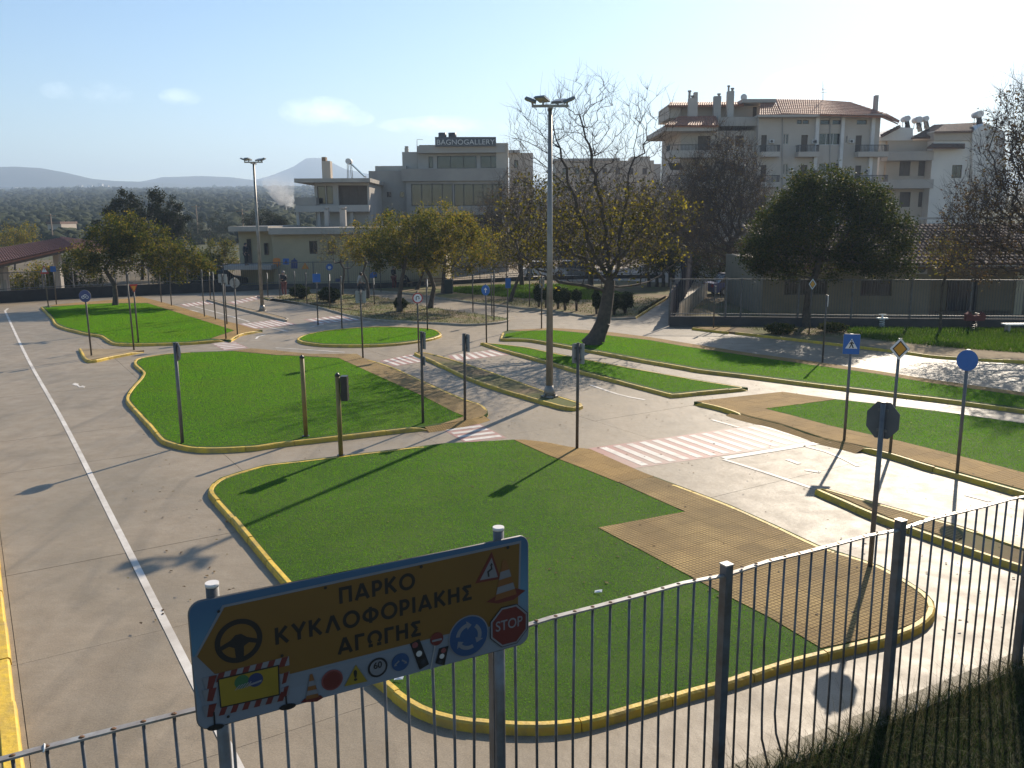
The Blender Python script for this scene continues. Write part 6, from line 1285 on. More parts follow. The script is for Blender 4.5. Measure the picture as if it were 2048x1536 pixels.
def symbol(par, what, w, h, z0):
    s = w / 2; z = z0 + 0.001
    if what == 'yield': sub(0, shape_pts('down', w * .58, h * .58), z, 'amber', par); return
    if what == 'warn': sub(0, shape_pts('up', w * .6, h * .6), z, 'white', par); sub(0, [(-.04 * s, -.2 * s), (.04 * s, -.2 * s), (.09 * s, .35 * s), (-.09 * s, .35 * s)], z + .004, 'ink', par); return
    if what == 'priority':
        sub(0, shape_pts('diamond', w * .74, h * .74), z, 'ink', par); sub(0, shape_pts('diamond', w * .60, h * .60), z + .004, 'amber', par); return
    if what == 'crossing':
        sub(0, [(-.72 * s, -.55 * s), (.72 * s, -.55 * s), (0, .72 * s)], z, 'white', par)
        p = [(-.30, -.5), (-.16, -.5), (.0, -.12), (.14, -.5), (.30, -.5), (.10, .02), (.10, .16), (.26, .02), (.32, .10), (.10, .30), (-.12, .28), (-.28, .06), (-.2, 0), (-.08, .12), (-.08, -.02)]
        sub(0, [(x * s, y * s * .95) for x, y in p], z + .004, 'ink', par); sub(0, [(x * s, (y + .42) * s) for x, y in circ(.085, 12)], z + .004, 'ink', par); return
    if what == 'no_uturn':
        sub(0, shape_pts('disc', w * .78, h * .78), z, 'white', par); sub(0, [(x * s, (y + .08) * s) for x, y in arc_band(.20, .34, 0, math.pi, 12)], z + .004, 'ink', par)
        sub(0, [(-.34 * s, .08 * s), (-.2 * s, .08 * s), (-.2 * s, -.4 * s), (-.34 * s, -.4 * s)], z + .004, 'ink', par); sub(0, [(.12 * s, .0), (.27 * s, -.24 * s), (.42 * s, .0)], z + .004, 'ink', par); return
    if what == 'arrow':
        sub(0, [(-.09 * s, -.6 * s), (.09 * s, -.6 * s), (.09 * s, .15 * s), (.3 * s, .0), (.36 * s, .14 * s), (0, .6 * s), (-.36 * s, .14 * s), (-.3 * s, .0), (-.09 * s, .15 * s)], z, 'white', par); return
    if what == 'cycle':
        for cx in (-.32, .32): sub(0, [(x * s, y * s) for x, y in arc_band(.2, .27, 0, 2 * math.pi, 16, cx, -.18)], z, 'white', par)
        sub(0, [(-.32 * s, -.2 * s), (-.05 * s, .2 * s), (.28 * s, .2 * s), (.32 * s, .28 * s), (-.1 * s, .28 * s), (-.38 * s, -.16 * s)], z + .004, 'white', par); return
    if what == 'plate': sub(0, shape_pts('square', w * .8, h * .8), z, 'white', par); return
def road_sign(label, base, ytop, plates=(), r=0.032, z0=LZ, pole='pole', foot=False, cap=False, group=None, tilt=None, name='road_sign'):
    p = g(base[0], base[1], z0); dp = depth(p); t = empty(name, tuple(map(float, p))); tag(t, label, 'road sign', group)
    h = height(p, ytop); rnd = random.Random(int(base[0] * 7 + base[1])); lean = tilt or (rnd.gauss(0, .008), rnd.gauss(0, .008)); t.rotation_euler = (lean[0], lean[1], 0)
    b = B(); b.tube([(0, 0, -.08), (0, 0, h)], r, 12); b.build('pole', M[pole], t)
    b = B(); b.tube([(0, 0, h + .001), (0, 0, h + .012)], r * 1.12, 12); b.build('cap', M['black'], t)
    if foot: b = B(); b.tube([(0, 0, 0.0), (0, 0, .03), (0, 0, .06)], [r * 5, r * 4.6, r * 1.6], 14); b.build('base_plate', M['black'], t)
    cam_ang = math.atan2(-p[1], -p[0])
    for q in plates:
        cy = height(p, q['cy']); w = q['w'] * dp / FPX if q.get('px', True) else q['w']; hh = q['h'] * dp / FPX if q.get('px', True) else q['h']
        ang = cam_ang + R(q.get('yaw', 0)); nv = (math.cos(ang), math.sin(ang)); off = r + .012
        fm = frame((nv[0] * off, nv[1] * off, cy), ang); b = B(); b.prism(shape_pts(q['shape'], w, hh), -.006, .006); pl = b.build('sign_plate', M[q.get('back', 'signback')], t); pl.matrix_local = fm
        # pressed rim and face print
        b = B(); b.prism(shape_pts(q['shape'], w * .985, hh * .985), .0065, .0085); b.build('face', M[q['face']], pl)
        if q.get('sym'): symbol(pl, q['sym'], w, hh, .0088)
        b = B()
        for dz in (-.28, .28): b.box(-.07, .07, dz * hh - .02, dz * hh + .02, -.022, -.0065)
        b.build('bracket', M['steel'], pl)
    return t
P_ = lambda shape, cy, w, h, face, yaw=0, sym=None, back='signback': dict(shape=shape, cy=cy, w=w, h=h, face=face, yaw=yaw, sym=sym, back=back)
# nearest and right hand signs
road_sign('dark octagonal sign seen from behind on the brown slab corner of the front island', (1740, 1133), 806, [P_('oct', 842, 60, 72, 'red', 168, None, 'signback_dark')], r=.036, pole='steel')
road_sign('blue square pedestrian crossing sign on a grey pole beside the wide zebra crossing', (1688, 884), 668, [P_('square', 687, 31, 40, 'blue', 8, 'crossing')], pole='steel', z0=.05)
road_sign('white diamond priority sign with amber centre, second of the three right hand signs', (1780, 905), 678, [P_('diamond', 697, 37, 44, 'white', 12, 'priority')], pole='steel')
road_sign('plain blue round sign, rightmost of the three signs on the right grass island', (1914, 946), 700, [P_('disc', 720, 38, 42, 'blue', -6)], pole='steel')
road_sign('pole with two pale grey sign backs beside the ochre slabs', (1154, 897), 687, [P_('square', 708, 24, 40, 'blue', 150), P_('square', 707, 22, 38, 'white', 215)], r=.034)
road_sign('grey pole with edge-on round sign at the near left corner of the left grass island', (365, 886), 686, [P_('disc', 703, 40, 36, 'white', 103)], r=.040, pole='steel', foot=False)
road_sign('pole with two stacked edge-on sign plates, left of the pair on the middle island', (846, 846), 664, [P_('square', 681, 24, 34, 'blue', 112), P_('square', 722, 16, 18, 'white', 112)], r=.034)
road_sign('pole with one grey rectangular sign back, right of the pair on the middle island', (930, 841), 668, [P_('square', 686, 22, 35, 'blue', 130)], r=.034)
road_sign('pole with grey square sign back at the brown path corner by the roundabout', (726, 716), 580, [P_('square', 594, 21, 24, 'blue', 172)])
road_sign('red-rimmed round sign with black turning arrow at the upper end of the long median', (838, 705), 582, [P_('disc', 596, 21, 21, 'red', 10, 'no_uturn')])
road_sign('blue round sign at the upper tip of the wedge shaped grass strip', (973, 685), 568, [P_('disc', 580, 17, 21, 'blue', -10, 'arrow')])
road_sign('blue square sign at the upper end of the long grass island', (1015, 662), 553, [P_('square', 566, 12, 20, 'blue', 25)])
road_sign('thin pole with a small plate behind the plane tree on the long island', (1083, 657), 552, [P_('square', 566, 10, 20, 'white', 160)])
road_sign('thin pole with a small dark round sign at the edge of the far lawn', (1059, 613), 535, [P_('disc', 542, 11, 12, 'navy', 170, None, 'signback_dark')])
road_sign('pole with an edge-on sign on the right edge of the roundabout', (855, 661), 558, [P_('disc', 566, 14, 16, 'white', 85)])
road_sign('pole at the near end of the earth island, carrying an edge-on plate', (988, 641), 540, [P_('square', 550, 12, 18, 'white', 95)])
road_sign('thin pole just behind the one at the near end of the earth island', (984, 632), 548, [P_('disc', 556, 10, 12, 'white', 88)])
road_sign('thin pole on the path between the earth island and the far lawn', (946, 625), 548, [P_('square', 556, 9, 14, 'white', 97)])
road_sign('blue square sign before the painted wall at the shaded zebra crossing', (636, 647), 545, [P_('square', 556, 16, 17, 'blue', 15)])
road_sign('thin pole behind the roundabout near the shaded zebra crossing', (684, 657), 552, [P_('disc', 560, 12, 14, 'white', 92)])
road_sign('thin pole on the earth island between the two round bushes', (660, 617), 548, [P_('square', 555, 9, 13, 'white', 82)])
road_sign('thin pole at the edge of the earth island left of the bigger round bush', (614, 608), 545, [P_('square', 553, 9, 12, 'white', 95)])
road_sign('thin pole on the earth island in front of the first round bush', (591, 601), 542, [P_('disc', 549, 9, 11, 'white', 88)])
road_sign('thin pole at the earth island tip, right of the far lamp', (536, 592), 545, [P_('square', 552, 8, 11, 'white', 85)])
road_sign('thin pole next to the standing person at the left end of the earth island', (560, 597), 548, [P_('disc', 555, 9, 10, 'white', 95)])
road_sign('thin pole behind the walker on the earth island', (749, 609), 556, [P_('square', 563, 9, 12, 'white', 86)])
road_sign('short thin pole at the back edge of the park by the benches', (762, 582), 532, [P_('square', 539, 8, 10, 'white', 95)])
# left hand group
road_sign('dark blue round sign at the tip of the narrow tan island', (183, 711), 581, [P_('disc', 592, 22, 24, 'navy', -12, 'cycle')])
road_sign('orange inverted triangle yield sign on the far left grass island', (277, 685), 568, [P_('down', 577, 16, 17, 'red', 8, 'yield')])
road_sign('thin edge-on sign pole on the narrow tan island beside the yield sign', (268, 700), 546, [P_('square', 557, 12, 20, 'white', 92)])
road_sign('red-rimmed warning triangle on a footed pole at the far left grass island tip', (97, 615), 528, [P_('up', 539, 16, 17, 'red', 5, 'warn')], foot=True)
road_sign('small blue square sign behind the red warning triangle at the far left', (113, 609), 530, [P_('square', 538, 10, 11, 'blue', 5)])
road_sign('pole with a square pale sign back, nearest of the pair at the tan path corner', (452, 678), 548, [P_('square', 557, 17, 17, 'white', 165)])
road_sign('pole with a smaller plate just behind the square sign at the tan path corner', (454, 648), 552, [P_('square', 562, 13, 16, 'blue', 160)])
road_sign('pole with round grey sign back at the tan path corner', (475, 669), 555, [P_('disc', 566, 19, 20, 'red', 170)])
road_sign('nearest of the three thin poles with edge-on signs on the tan path edge', (431, 639), 544, [P_('square', 553, 11, 16, 'white', 88)])
road_sign('middle of the three thin poles with edge-on signs on the tan path edge', (409, 633), 539, [P_('disc', 548, 12, 14, 'white', 93)])
road_sign('farthest of the three thin edge-on sign poles, on the far tan median', (421, 599), 538, [P_('square', 545, 9, 12, 'white', 85)])
road_sign('thin pole at the far end of the tan path by the island tree', (343, 611), 545, [P_('disc', 552, 10, 12, 'white', 90)])
road_sign('thin pole at the back of the tan path right of the island tree', (323, 605), 540, [P_('square', 547, 9, 12, 'white', 92)])
road_sign('diamond priority sign in the shade in front of the wall by the evergreen trunk', (1618, 668), 556, [P_('diamond', 568, 15, 22, 'white', 15, 'priority')])
road_sign('thin shaded pole on the long grass island below the evergreen', (1645, 722), 590, [P_('square', 602, 12, 22, 'white', 85)])
road_sign('pole with an edge-on plate on the paved corner in front of the low wall', (1427, 656), 572, [P_('square', 580, 10, 16, 'white', 92)])

# ---- traffic light posts
def light_post(label, base, ytop, head=None):
    p = g(*base, LZ); dp = depth(p); t = empty('traffic_light' if head else 'ochre_post', tuple(map(float, p))); tag(t, label, 'traffic light' if head else 'post'); h = height(p, ytop)
    b = B(); b.tube([(0, 0, -.08), (0, 0, h)], .050, 14); b.build('post', M['ochre_post'], t); b = B(); b.tube([(0, 0, h + .001), (0, 0, h + .03), (0, 0, h + .075)], [.06, .055, .012], 14); b.build('post_cap', M['black'], t)
    b = B(); b.tube([(0, 0, 0), (0, 0, .025)], .085, 14); b.build('base_plate', M['black'], t)
    if head:
        z1, z0 = height(p, head[0]), height(p, head[1]); b = B(); b.box(.07, .21, -.08, .10, z0, z1); hd = b.build('signal_head', M['black'], t)
        b = B(); b.bar((0.03, 0, z1 - .1), (.08, 0, z1 - .1), .03); b.bar((.03, 0, z0 + .1), (.08, 0, z0 + .1), .03); b.build('bracket', M['steel'], hd)
        k = (z1 - z0) / 3
        for i, mm in enumerate(('green_ink', 'amber', 'red')):
            zc = z0 + k * (i + .5); b = B(); b.tube([(.14, .1005, zc), (.14, .115, zc)], .055, 14); b.build('lens', M[mm], hd)
            b = B(); vs = []; [vs.extend([(.14 + .062 * math.cos(a), .102, zc + .062 * math.sin(a)), (.14 + .062 * math.cos(a), .20, zc + .062 * math.sin(a) - .012)]) for a in np.linspace(-.3, math.pi + .3, 11)]
            b.add(vs, [(2 * q, 2 * q + 1, 2 * q + 3, 2 * q + 2) for q in range(10)]); b.build('visor', M['black'], hd)
    return t
light_post('bare ochre post with a dark cap at the near edge of the left grass island', (612, 873), 716)
light_post('ochre traffic light post with black signal head between the two big islands', (682, 912), 752, (752, 801))

# ---- lamp posts
def lamp_post(label, base, ytop, z0=LZ):
    p = g(*base, z0); t = empty('lamp_post', tuple(map(float, p))); tag(t, label, 'lamp post', 'lamp posts with four floodlights'); h = height(p, ytop)
    b = B(); b.tube([(0, 0, -.05), (0, 0, h)], [.105, .055], 16); b.build('post', M['lamp'], t)
    f = B(); f.tube([(0, 0, 0), (0, 0, .05), (0, 0, .06)], [.26, .26, .13], 4); f.tube([(0, 0, .05), (0, 0, .22), (0, 0, .34)], [.19, .15, .11], 10)
    for k in range(4): f.tube([(.2 * math.cos(k * 1.57 + .78), .2 * math.sin(k * 1.57 + .78), .04), (.2 * math.cos(k * 1.57 + .78), .2 * math.sin(k * 1.57 + .78), .13)], .022, 6)
    f.build('footing', M['lamp'], t)
    b = B(); b.box(-.50, .50, -.04, .04, h - .02, h + .045); b.box(-.06, .06, -.38, .38, h - .085, h - .021); b.build('crossbar', M['lamp'], t)
    for x, y, ax, tl in ((-.52, .0, 180, 26), (-.22, -.22, 235, 22), (.24, .24, 60, 24), (.50, 0.02, 0, 28)):
        mt = Matrix.Translation((x, y, h + .17)) @ Matrix.Rotation(R(ax), 4, 'Z') @ Matrix.Rotation(R(-tl + 5), 4, 'Y'); b = B()
        vs = [(-.16, -.17, -.035), (.17, -.17, -.03), (.17, .17, -.03), (-.16, .17, -.035), (-.15, -.14, .035), (.14, -.15, .03), (.14, .15, .03), (-.15, .14, .035)]
        b.add([mt @ Vector(v) for v in vs], [(3, 2, 1, 0), (4, 5, 6, 7), (0, 1, 5, 4), (1, 2, 6, 5), (2, 3, 7, 6), (3, 0, 4, 7)]); hd = b.build('floodlight', M['lamp_head'], t)
        b = B(); b.box(-.11, .14, -.14, .14, -.046, -.036, mt); b.build('lens', M['lamp_glass'], hd)
        b = B(); b.bar((x * .9, y * .9, h + .03), tuple(mt @ Vector((-.05, 0, -.03))), .05); b.build('bracket', M['lamp'], hd)
    return t
lamp_post('tall grey lamp post with four floodlights on the long median in the centre', (1099, 794), 213)
lamp_post('far lamp post with four floodlights in front of the cream building', (525, 622), 325)

# ================================================================== RAILING IN FRONT
FA = R(28.4); FD = np.array([math.cos(FA), math.sin(FA)]); FN = np.array([-math.sin(FA), math.cos(FA)])
ZB, ZR, FC = 1.28, 2.845, 3.98
def fw(a, z, c=FC): q = FD * a + FN * c; return (float(q[0]), float(q[1]), float(z))
def f_a(px, z, c=FC):
    lo, hi = -30.0, 30.0
    for _ in range(60):
        m = (lo + hi) / 2; v = np.array(fw(m, z, c)) - CAM0
        x = 1024 + FPX * (v @ CR) / max(1e-3, (v @ CF)) if (v @ CF) > 0 else -1e9
        if x < px: lo = m
        else: hi = m
    return m
pa, pb = f_a(1453, ZR), f_a(1801, ZR); GAP = (pb - pa) / 13; PW = pb - pa
fen = empty('railing', fw(pa, ZB)); tag(fen, 'dark steel railing with vertical bars running across the foreground', 'railing'); fo = np.array(fen.location)
def fl(a, z, c=FC): return tuple(np.array(fw(a, z, c)) - fo)
RM = Matrix.Rotation(FA, 4, 'Z')
for k in range(-3, 9):
    a = pa + k * PW
    if k in (-2, -3): continue
    q = fl(a, 0); b = B(); b.box(-.030, .030, -.030, .030, ZB - .12 - fo[2], ZR + .035 - fo[2], Matrix.Translation((q[0], q[1], 0)) @ RM); ps = b.build('post', M['fence'], fen)
    b = B(); b.box(-.034, .034, -.034, .034, ZR + .0355 - fo[2], ZR + .045 - fo[2], Matrix.Translation((q[0], q[1], 0)) @ RM); b.build('post_cap', M['fence_top'], ps)
rnd = random.Random(5); spans = []
def rail_z(a): return ZR - 0.012 - 0.010 * math.sin(a * 1.7) ** 2
starts = [(pa - 4 * PW, pa - PW)] + [(pa + k * PW, pa + (k + 1) * PW) for k in range(-1, 8)]
for s0, s1 in starts:
    b = B(); n = max(4, int((s1 - s0) / .3)); s0_, s1_ = s0 + .031, s1 - .031
    for i in range(n):
        u0, u1 = s0_ + (s1_ - s0_) * i / n, s0_ + (s1_ - s0_) * (i + 1) / n
        def zz(u): return rail_z(u) - (0.022 if (u - s0_ < .01 or s1_ - u < .01) else 0)
        b.bar(fl(u0, zz(u0)), fl(u1 + .002, zz(u1)), .036, .011)
    b.build('top_rail', M['fence_top'], fen)
k0 = -52
for k in range(k0, 104):
    if k % 13 == 0 and k >= -13: continue
    a = pa + k * GAP + rnd.gauss(0, .004); zt = rail_z(a) - .0065; L_ = 0.0
    top, bot = np.array(fl(a, zt)), np.array(fl(a + rnd.gauss(0, .006), ZB - .03))
    b = B()
    if k in (3, 4):
        mid = np.array(fl(a + (.0 if k == 3 else -.012), ZB + .38)); kn = np.array(fl(a + .01, ZB + .22)); e = np.array(fl(a + (.085 if k == 3 else .10), ZB - .02)); b.tube([top, top * .5 + mid * .5 + np.array([-.012, 0, 0]) * (k == 3), mid, kn, e], .0085, 8)
    else: b.tube([top, top * .5 + bot * .5 + np.array([rnd.gauss(0, .003), 0, 0]), bot], .0085, 8)
    br = b.build('bar', M['fence'], fen)
    w = B(); c = np.array(fl(a, rail_z(a) + .0055)); w.tube([c, c + np.array([0, 0, .005])], [.014, .006], 7); w.build('weld', M['rust'], br)
# cable tie on the rail at the left
a_ = f_a(87, ZR); b = B(); c = np.array(fl(a_, rail_z(a_))); b.tube([tuple(c + FD[0] * 0 + np.array([FD[0] * .004 * math.sin(t), FD[1] * .004 * math.sin(t), 0]) + np.array([FN[0], FN[1], 0]) * .025 * math.cos(t) + np.array([0, 0, .012 * math.sin(t)])) for t in np.linspace(0, 2 * math.pi, 14)], .004, 5); b.build('cable_tie', M['white'], fen)
# retaining wall under it with pale coping stones
rw = empty('retaining_wall', fw(pa, 0)); tag(rw, 'low retaining wall with pale coping stones under the railing', 'wall'); ro = np.array(rw.location)
b = B(); c0, c1 = np.array(fw(-9, ZB / 2 - .05, FC + .02)) - ro, np.array(fw(24, ZB / 2 - .05, FC + .02)) - ro; b.bar(tuple(c0), tuple(c1), .2, ZB - .10); b.build('wall_body', M['lowwall'], rw)
M['coping'] = mat('coping_stone', (0.40, 0.34, 0.25), (0.30, 0.26, 0.19), scale=6, rough=0.9, big=(3, (0.16, 0.14, 0.09), .7), bump=.6, bscale=22)
a = -9.0
while a < 24:
    L_ = rnd.uniform(.30, .55); b = B(); p0, p1 = np.array(fw(a + .006, ZB - .045, FC + .025 + rnd.gauss(0, .006))) - ro, np.array(fw(a + L_ - .006, ZB - .045 + rnd.gauss(0, .004), FC + .025)) - ro; b.bar(tuple(p0), tuple(p1), .19, .08); b.build('coping_stone', M['coping'], rw); a += L_
# grass bank on the near side
nx, ny = 160, 36; V = []; A_ = np.linspace(-9, 24, nx); C_ = np.linspace(FC - .07, -1.5, ny)
def bank_z(a, c):
    t = FC - .07 - c; return ZB - .022 + .10 * t + .05 * t * t * .25 + .035 * mnoise.noise(Vector((a * 1.3, c * 1.3, 4))) * min(1, t * 3) + .02 * mnoise.noise(Vector((a * 5, c * 5, 1))) * min(1, t * 4)
for c in C_:
    for a in A_: V.append(fw(a, bank_z(a, c), c))
F_ = [(j * nx + i, j * nx + i + 1, (j + 1) * nx + i + 1, (j + 1) * nx + i) for j in range(ny - 1) for i in range(nx - 1)]
struct(np_mesh('bank', V, F_, M['bank'], smooth=True), 'dark grassy bank on the near side of the railing')
rng = np.random.default_rng(77)
def blade_mesh(name, n, hfun, m, label, crange, curl=.5, wid=.006, arange=(-2, 11)):
    a = rng.uniform(*arange, n); t = rng.random(n) ** 1.3; c = FC - .02 - t * crange; h = hfun(n) ; V = np.empty((n, 7, 3)); an = rng.random(n) * 6.283; ln = rng.normal(0, curl, (n, 2)) * h[:, None]
    z = np.array([bank_z(x, y) for x, y in zip(a, c)]); base = FD[None] * a[:, None] + FN[None] * c[:, None]; w = np.c_[np.cos(an), np.sin(an)] * wid / 2
    for k, (f, ww) in enumerate(((0, 1.0), (.45, .85), (.8, .5))):
        ctr = base + ln * f * f; zz = z - .01 + h * (f - .25 * f * f * np.minimum(1, np.linalg.norm(ln, axis=1) / h)); V[:, 2 * k, :2] = ctr - w * ww; V[:, 2 * k + 1, :2] = ctr + w * ww; V[:, 2 * k, 2] = V[:, 2 * k + 1, 2] = zz
    V[:, 6, :2] = base + ln; V[:, 6, 2] = z + h * (1 - .3 * np.minimum(1, np.linalg.norm(ln, axis=1) / h))
    F = np.array([(0, 1, 3), (0, 3, 2), (2, 3, 5), (2, 5, 4), (4, 5, 6)])[None] + (np.arange(n) * 7)[:, None, None]
    o = stuff(np_mesh(name, V.reshape(-1, 3), F.reshape(-1, 3), m)); o['label'] = label
blade_mesh('bank_grass', 75000, lambda n: .05 + .12 * rng.random(n), M['weeds'], 'dark rough grass growing on the bank in front of the railing', 2.6, .8, .0055)
M['straw'] = leafmat('straw', [(0.10, 0.085, 0.04), (0.17, 0.135, 0.07), (0.06, 0.07, 0.022)], .3)
blade_mesh('tall_weeds', 2400, lambda n: .15 + .38 * rng.random(n) ** 2, M['straw'], 'tall thin dry weeds growing along the foot of the railing', .35, .5, .0026)

# ================================================================== PARK SIGN BOARD
SCc = 3.72; UL, ZL, BW, BH = 0.415, 2.868, 1.685, 0.607
BM = Matrix(((FD[0], 0, -FN[0], 0), (FD[1], 0, -FN[1], 0), (0, 1, 0, 0), (0, 0, 0, 1)))
org = FD * UL + FN * SCc; sb = empty('park_sign', (float(org[0]), float(org[1]), ZL)); tag(sb, 'large rectangular park sign board on two grey poles with Greek lettering', 'sign board')
# print layout: survey of the board in the photo -> lengths on the board
def homog(src, dst):
    A = []
    for (x, y), (u, v) in zip(src, dst): A += [[x, y, 1, 0, 0, 0, -u * x, -u * y, -u], [0, 0, 0, x, y, 1, -v * x, -v * y, -v]]
    return np.linalg.svd(np.array(A))[2][-1].reshape(3, 3)
HM = homog([(42, 478), (1964, 78), (1985, 685), (100, 1195)], [(0, BH), (BW, BH), (BW, 0), (0, 0)])
def uv(x, y): q = HM @ np.array([x, y, 1.0]); return float(q[0] / q[2]), float(q[1] / q[2])
def rrect(w, h, r, k=6):
    o = []
    for cx, cy, s in ((w - r, h - r, 0), (r, h - r, 90), (r, r, 180), (w - r, r, 270)): o += [(cx + r * math.cos(R(s + 90 * i / k)), cy + r * math.sin(R(s + 90 * i / k))) for i in range(k + 1)]
    return o
b = B(); b.prism(rrect(BW, BH, .055), -.004, 0); bd = b.build('board', M['board_sky'], sb); bd.matrix_local = BM
b = B(); fr = rrect(BW, BH, .055); n = len(fr); b.tube([(x, y, -.006) for x, y in fr + fr[:1]], .006, 6, caps=False); b.build('edge_trim', M['steel'], bd)
def dec(name, pts, m, lvl, px=True, par=None):
    q = [uv(*p) for p in pts] if px else pts; b = B(); b.prism(q, .0004 + .0012 * lvl, .0010 + .0012 * lvl); return b.build(name, M[m], par or bd)
def ell(x, y, r, n=28): cu, cv = uv(x, y); u1, _ = uv(x + r, y - r * .21); rr = math.hypot(u1 - cu, 0); return [(cu + rr * math.cos(a), cv + rr * math.sin(a)) for a in np.linspace(0, 2 * math.pi, n + 1)[:-1]], cu, cv, rr
arrow_out = [(78, 770), (233, 482), (1926, 108), (1930, 572), (1535, 646), (624, 878), (178, 878)]; arrow_in = [(90, 770), (243, 494), (1916, 124), (1918, 566), (1530, 634), (620, 866), (190, 866)]
dec('lower_strip', [(60, 770), (624, 878), (1930, 560), (1978, 560), (1981, 600), (1600, 700), (640, 945), (130, 1080), (80, 900)], 'board_white', 0)
dec('arrow_outline', arrow_out, 'board_white', 1); ap = dec('arrow_panel', arrow_in, 'board_orange', 2)
def text_on(body, left, right, cap_px, lvl, m, bold=.0, name='lettering', par=None):
    (u0, v0), (u1, v1) = uv(*left), uv(*right); me0 = text_mesh(body, 1.0, .0006, 0); V_ = []; F_2 = []
    for q in range(9 if bold else 1):
        ox, oy = (bold * math.cos(q * .785), bold * math.sin(q * .785)) if q < 8 and bold else (0, 0); k_ = len(V_); V_ += [(v.co.x + ox, v.co.y + oy, v.co.z + q * 2e-5) for v in me0.vertices]; F_2 += [tuple(i + k_ for i in p.vertices) for p in me0.polygons]
    me = bpy.data.meshes.new('lettering'); me.from_pydata(V_, [], F_2); me.update(); xs = [v.co.x for v in me.vertices]; ys = [v.co.y for v in me.vertices]; k = math.hypot(u1 - u0, v1 - v0) / (max(xs) - min(xs))
    ua, va = uv(left[0], left[1]); ub, vb = uv(left[0], left[1] - cap_px); ky = abs(vb - va) / (max(ys) - min(ys)); cx, cy = (u0 + u1) / 2, (v0 + v1) / 2 + abs(vb - va) / 2
    mx_, my_ = (max(xs) + min(xs)) / 2, (max(ys) + min(ys)) / 2
    for v in me.vertices: v.co.x = cx + (v.co.x - mx_) * k; v.co.y = cy + (v.co.y - my_) * ky; v.co.z = .0012 + .0012 * lvl + v.co.z
    return link(name, me, M[m], par or bd)
def arc_pts(cx, cy, rx, ry, a0, a1, n=16): return [(cx + rx * math.cos(R(a0 + (a1 - a0) * k / n)), cy + ry * math.sin(R(a0 + (a1 - a0) * k / n))) for k in range(n + 1)]
GL = {'Π': (.80, [[(.10, 0), (.10, 1)], [(.70, 0), (.70, 1)], [(0, .9), (.8, .9)]]), 'Α': (.98, [[(.10, 0), (.49, .98)], [(.88, 0), (.49, .98)], [(.24, .27), (.74, .27)]]),
      'Ρ': (.68, [[(.10, 0), (.10, 1)], [(.1, .9), (.33, .9)] + arc_pts(.33, .65, .24, .25, 90, -90, 10)[1:] + [(.1, .40)]]), 'Κ': (.80, [[(.10, 0), (.10, 1)], [(.12, .42), (.68, .98)], [(.28, .55), (.72, .02)]]),
      'Ο': (1.06, [arc_pts(.53, .5, .44, .44, 0, 360, 28)]), 'Υ': (.88, [[(.08, 1), (.44, .45)], [(.80, 1), (.44, .45)], [(.44, .5), (.44, 0)]]), 'Λ': (.96, [[(.10, 0), (.48, .98)], [(.86, 0), (.48, .98)]]),
      'Φ': (1.06, [arc_pts(.53, .5, .42, .32, 0, 360, 28), [(.53, 0), (.53, 1)]]), 'Ι': (.22, [[(.11, 0), (.11, 1)]]), 'Η': (.80, [[(.10, 0), (.10, 1)], [(.70, 0), (.70, 1)], [(.1, .52), (.7, .52)]]),
      'Σ': (.74, [[(.70, .9), (.14, .9)], [(.10, .92), (.46, .5)], [(.46, .5), (.10, .08)], [(.08, .1), (.72, .1)]]), 'Γ': (.62, [[(.10, 0), (.10, 1)], [(.1, .9), (.62, .9)]]), 'Ω': (1.0, [arc_pts(.5, .55, .38, .36, -52, 232, 24), [(.08, .1), (.36, .1)], [(.64, .1), (.92, .1)]])}
def stroke_text(body, left, right, cap_px, lvl, m, th=.20, gap=.16):
    """block letters drawn as printed strokes"""
    wt = sum(GL[ch][0] for ch in body) + gap * (len(body) - 1); (u0, v0), (u1, v1) = uv(*left), uv(*right); k = (u1 - u0) / wt; hh = abs(uv(left[0], left[1] - cap_px)[1] - v0); x = 0.0
    for ch in body:
        V_, F_2 = [], []
        for si, st in enumerate(GL[ch][1]):
            Q = np.array(st, float) * np.array([k, hh]); T = np.gradient(Q, axis=0); T /= np.linalg.norm(T, axis=1)[:, None]
            if np.allclose(st[0], st[-1], atol=1e-6): T[0] = T[-1] = (T[0] + T[-1]) / 2; T[0] /= np.linalg.norm(T[0]); T[-1] = T[0]
            Nn = np.c_[-T[:, 1], T[:, 0]] * th * hh / 2; n_ = len(Q); b0_ = len(V_); base_u = u0 + x * k; z = .0014 + .0012 * lvl + si * 4e-5
            for q in range(n_):
                bv = v0 + (v1 - v0) * ((base_u + Q[q, 0] - u0) / (u1 - u0))
                V_ += [(base_u + Q[q, 0] - Nn[q, 0], bv + Q[q, 1] - Nn[q, 1], z), (base_u + Q[q, 0] + Nn[q, 0], bv + Q[q, 1] + Nn[q, 1], z)]
            F_2 += [(b0_ + 2 * q, b0_ + 2 * q + 2, b0_ + 2 * q + 3, b0_ + 2 * q + 1) for q in range(n_ - 1)]
        me = bpy.data.meshes.new('letter'); me.from_pydata(V_, [], F_2); me.update(); link('letter', me, M[m], bd); x += GL[ch][0] + gap
stroke_text('ΠΑΡΚΟ', (893, 470), (1322, 378), 92, 3, 'ink'); stroke_text('ΚΥΚΛΟΦΟΡΙΑΚΗΣ', (533, 702), (1650, 440), 96, 3, 'ink'); stroke_text('ΑΓΩΓΗΣ', (886, 757), (1362, 645), 92, 3, 'ink')
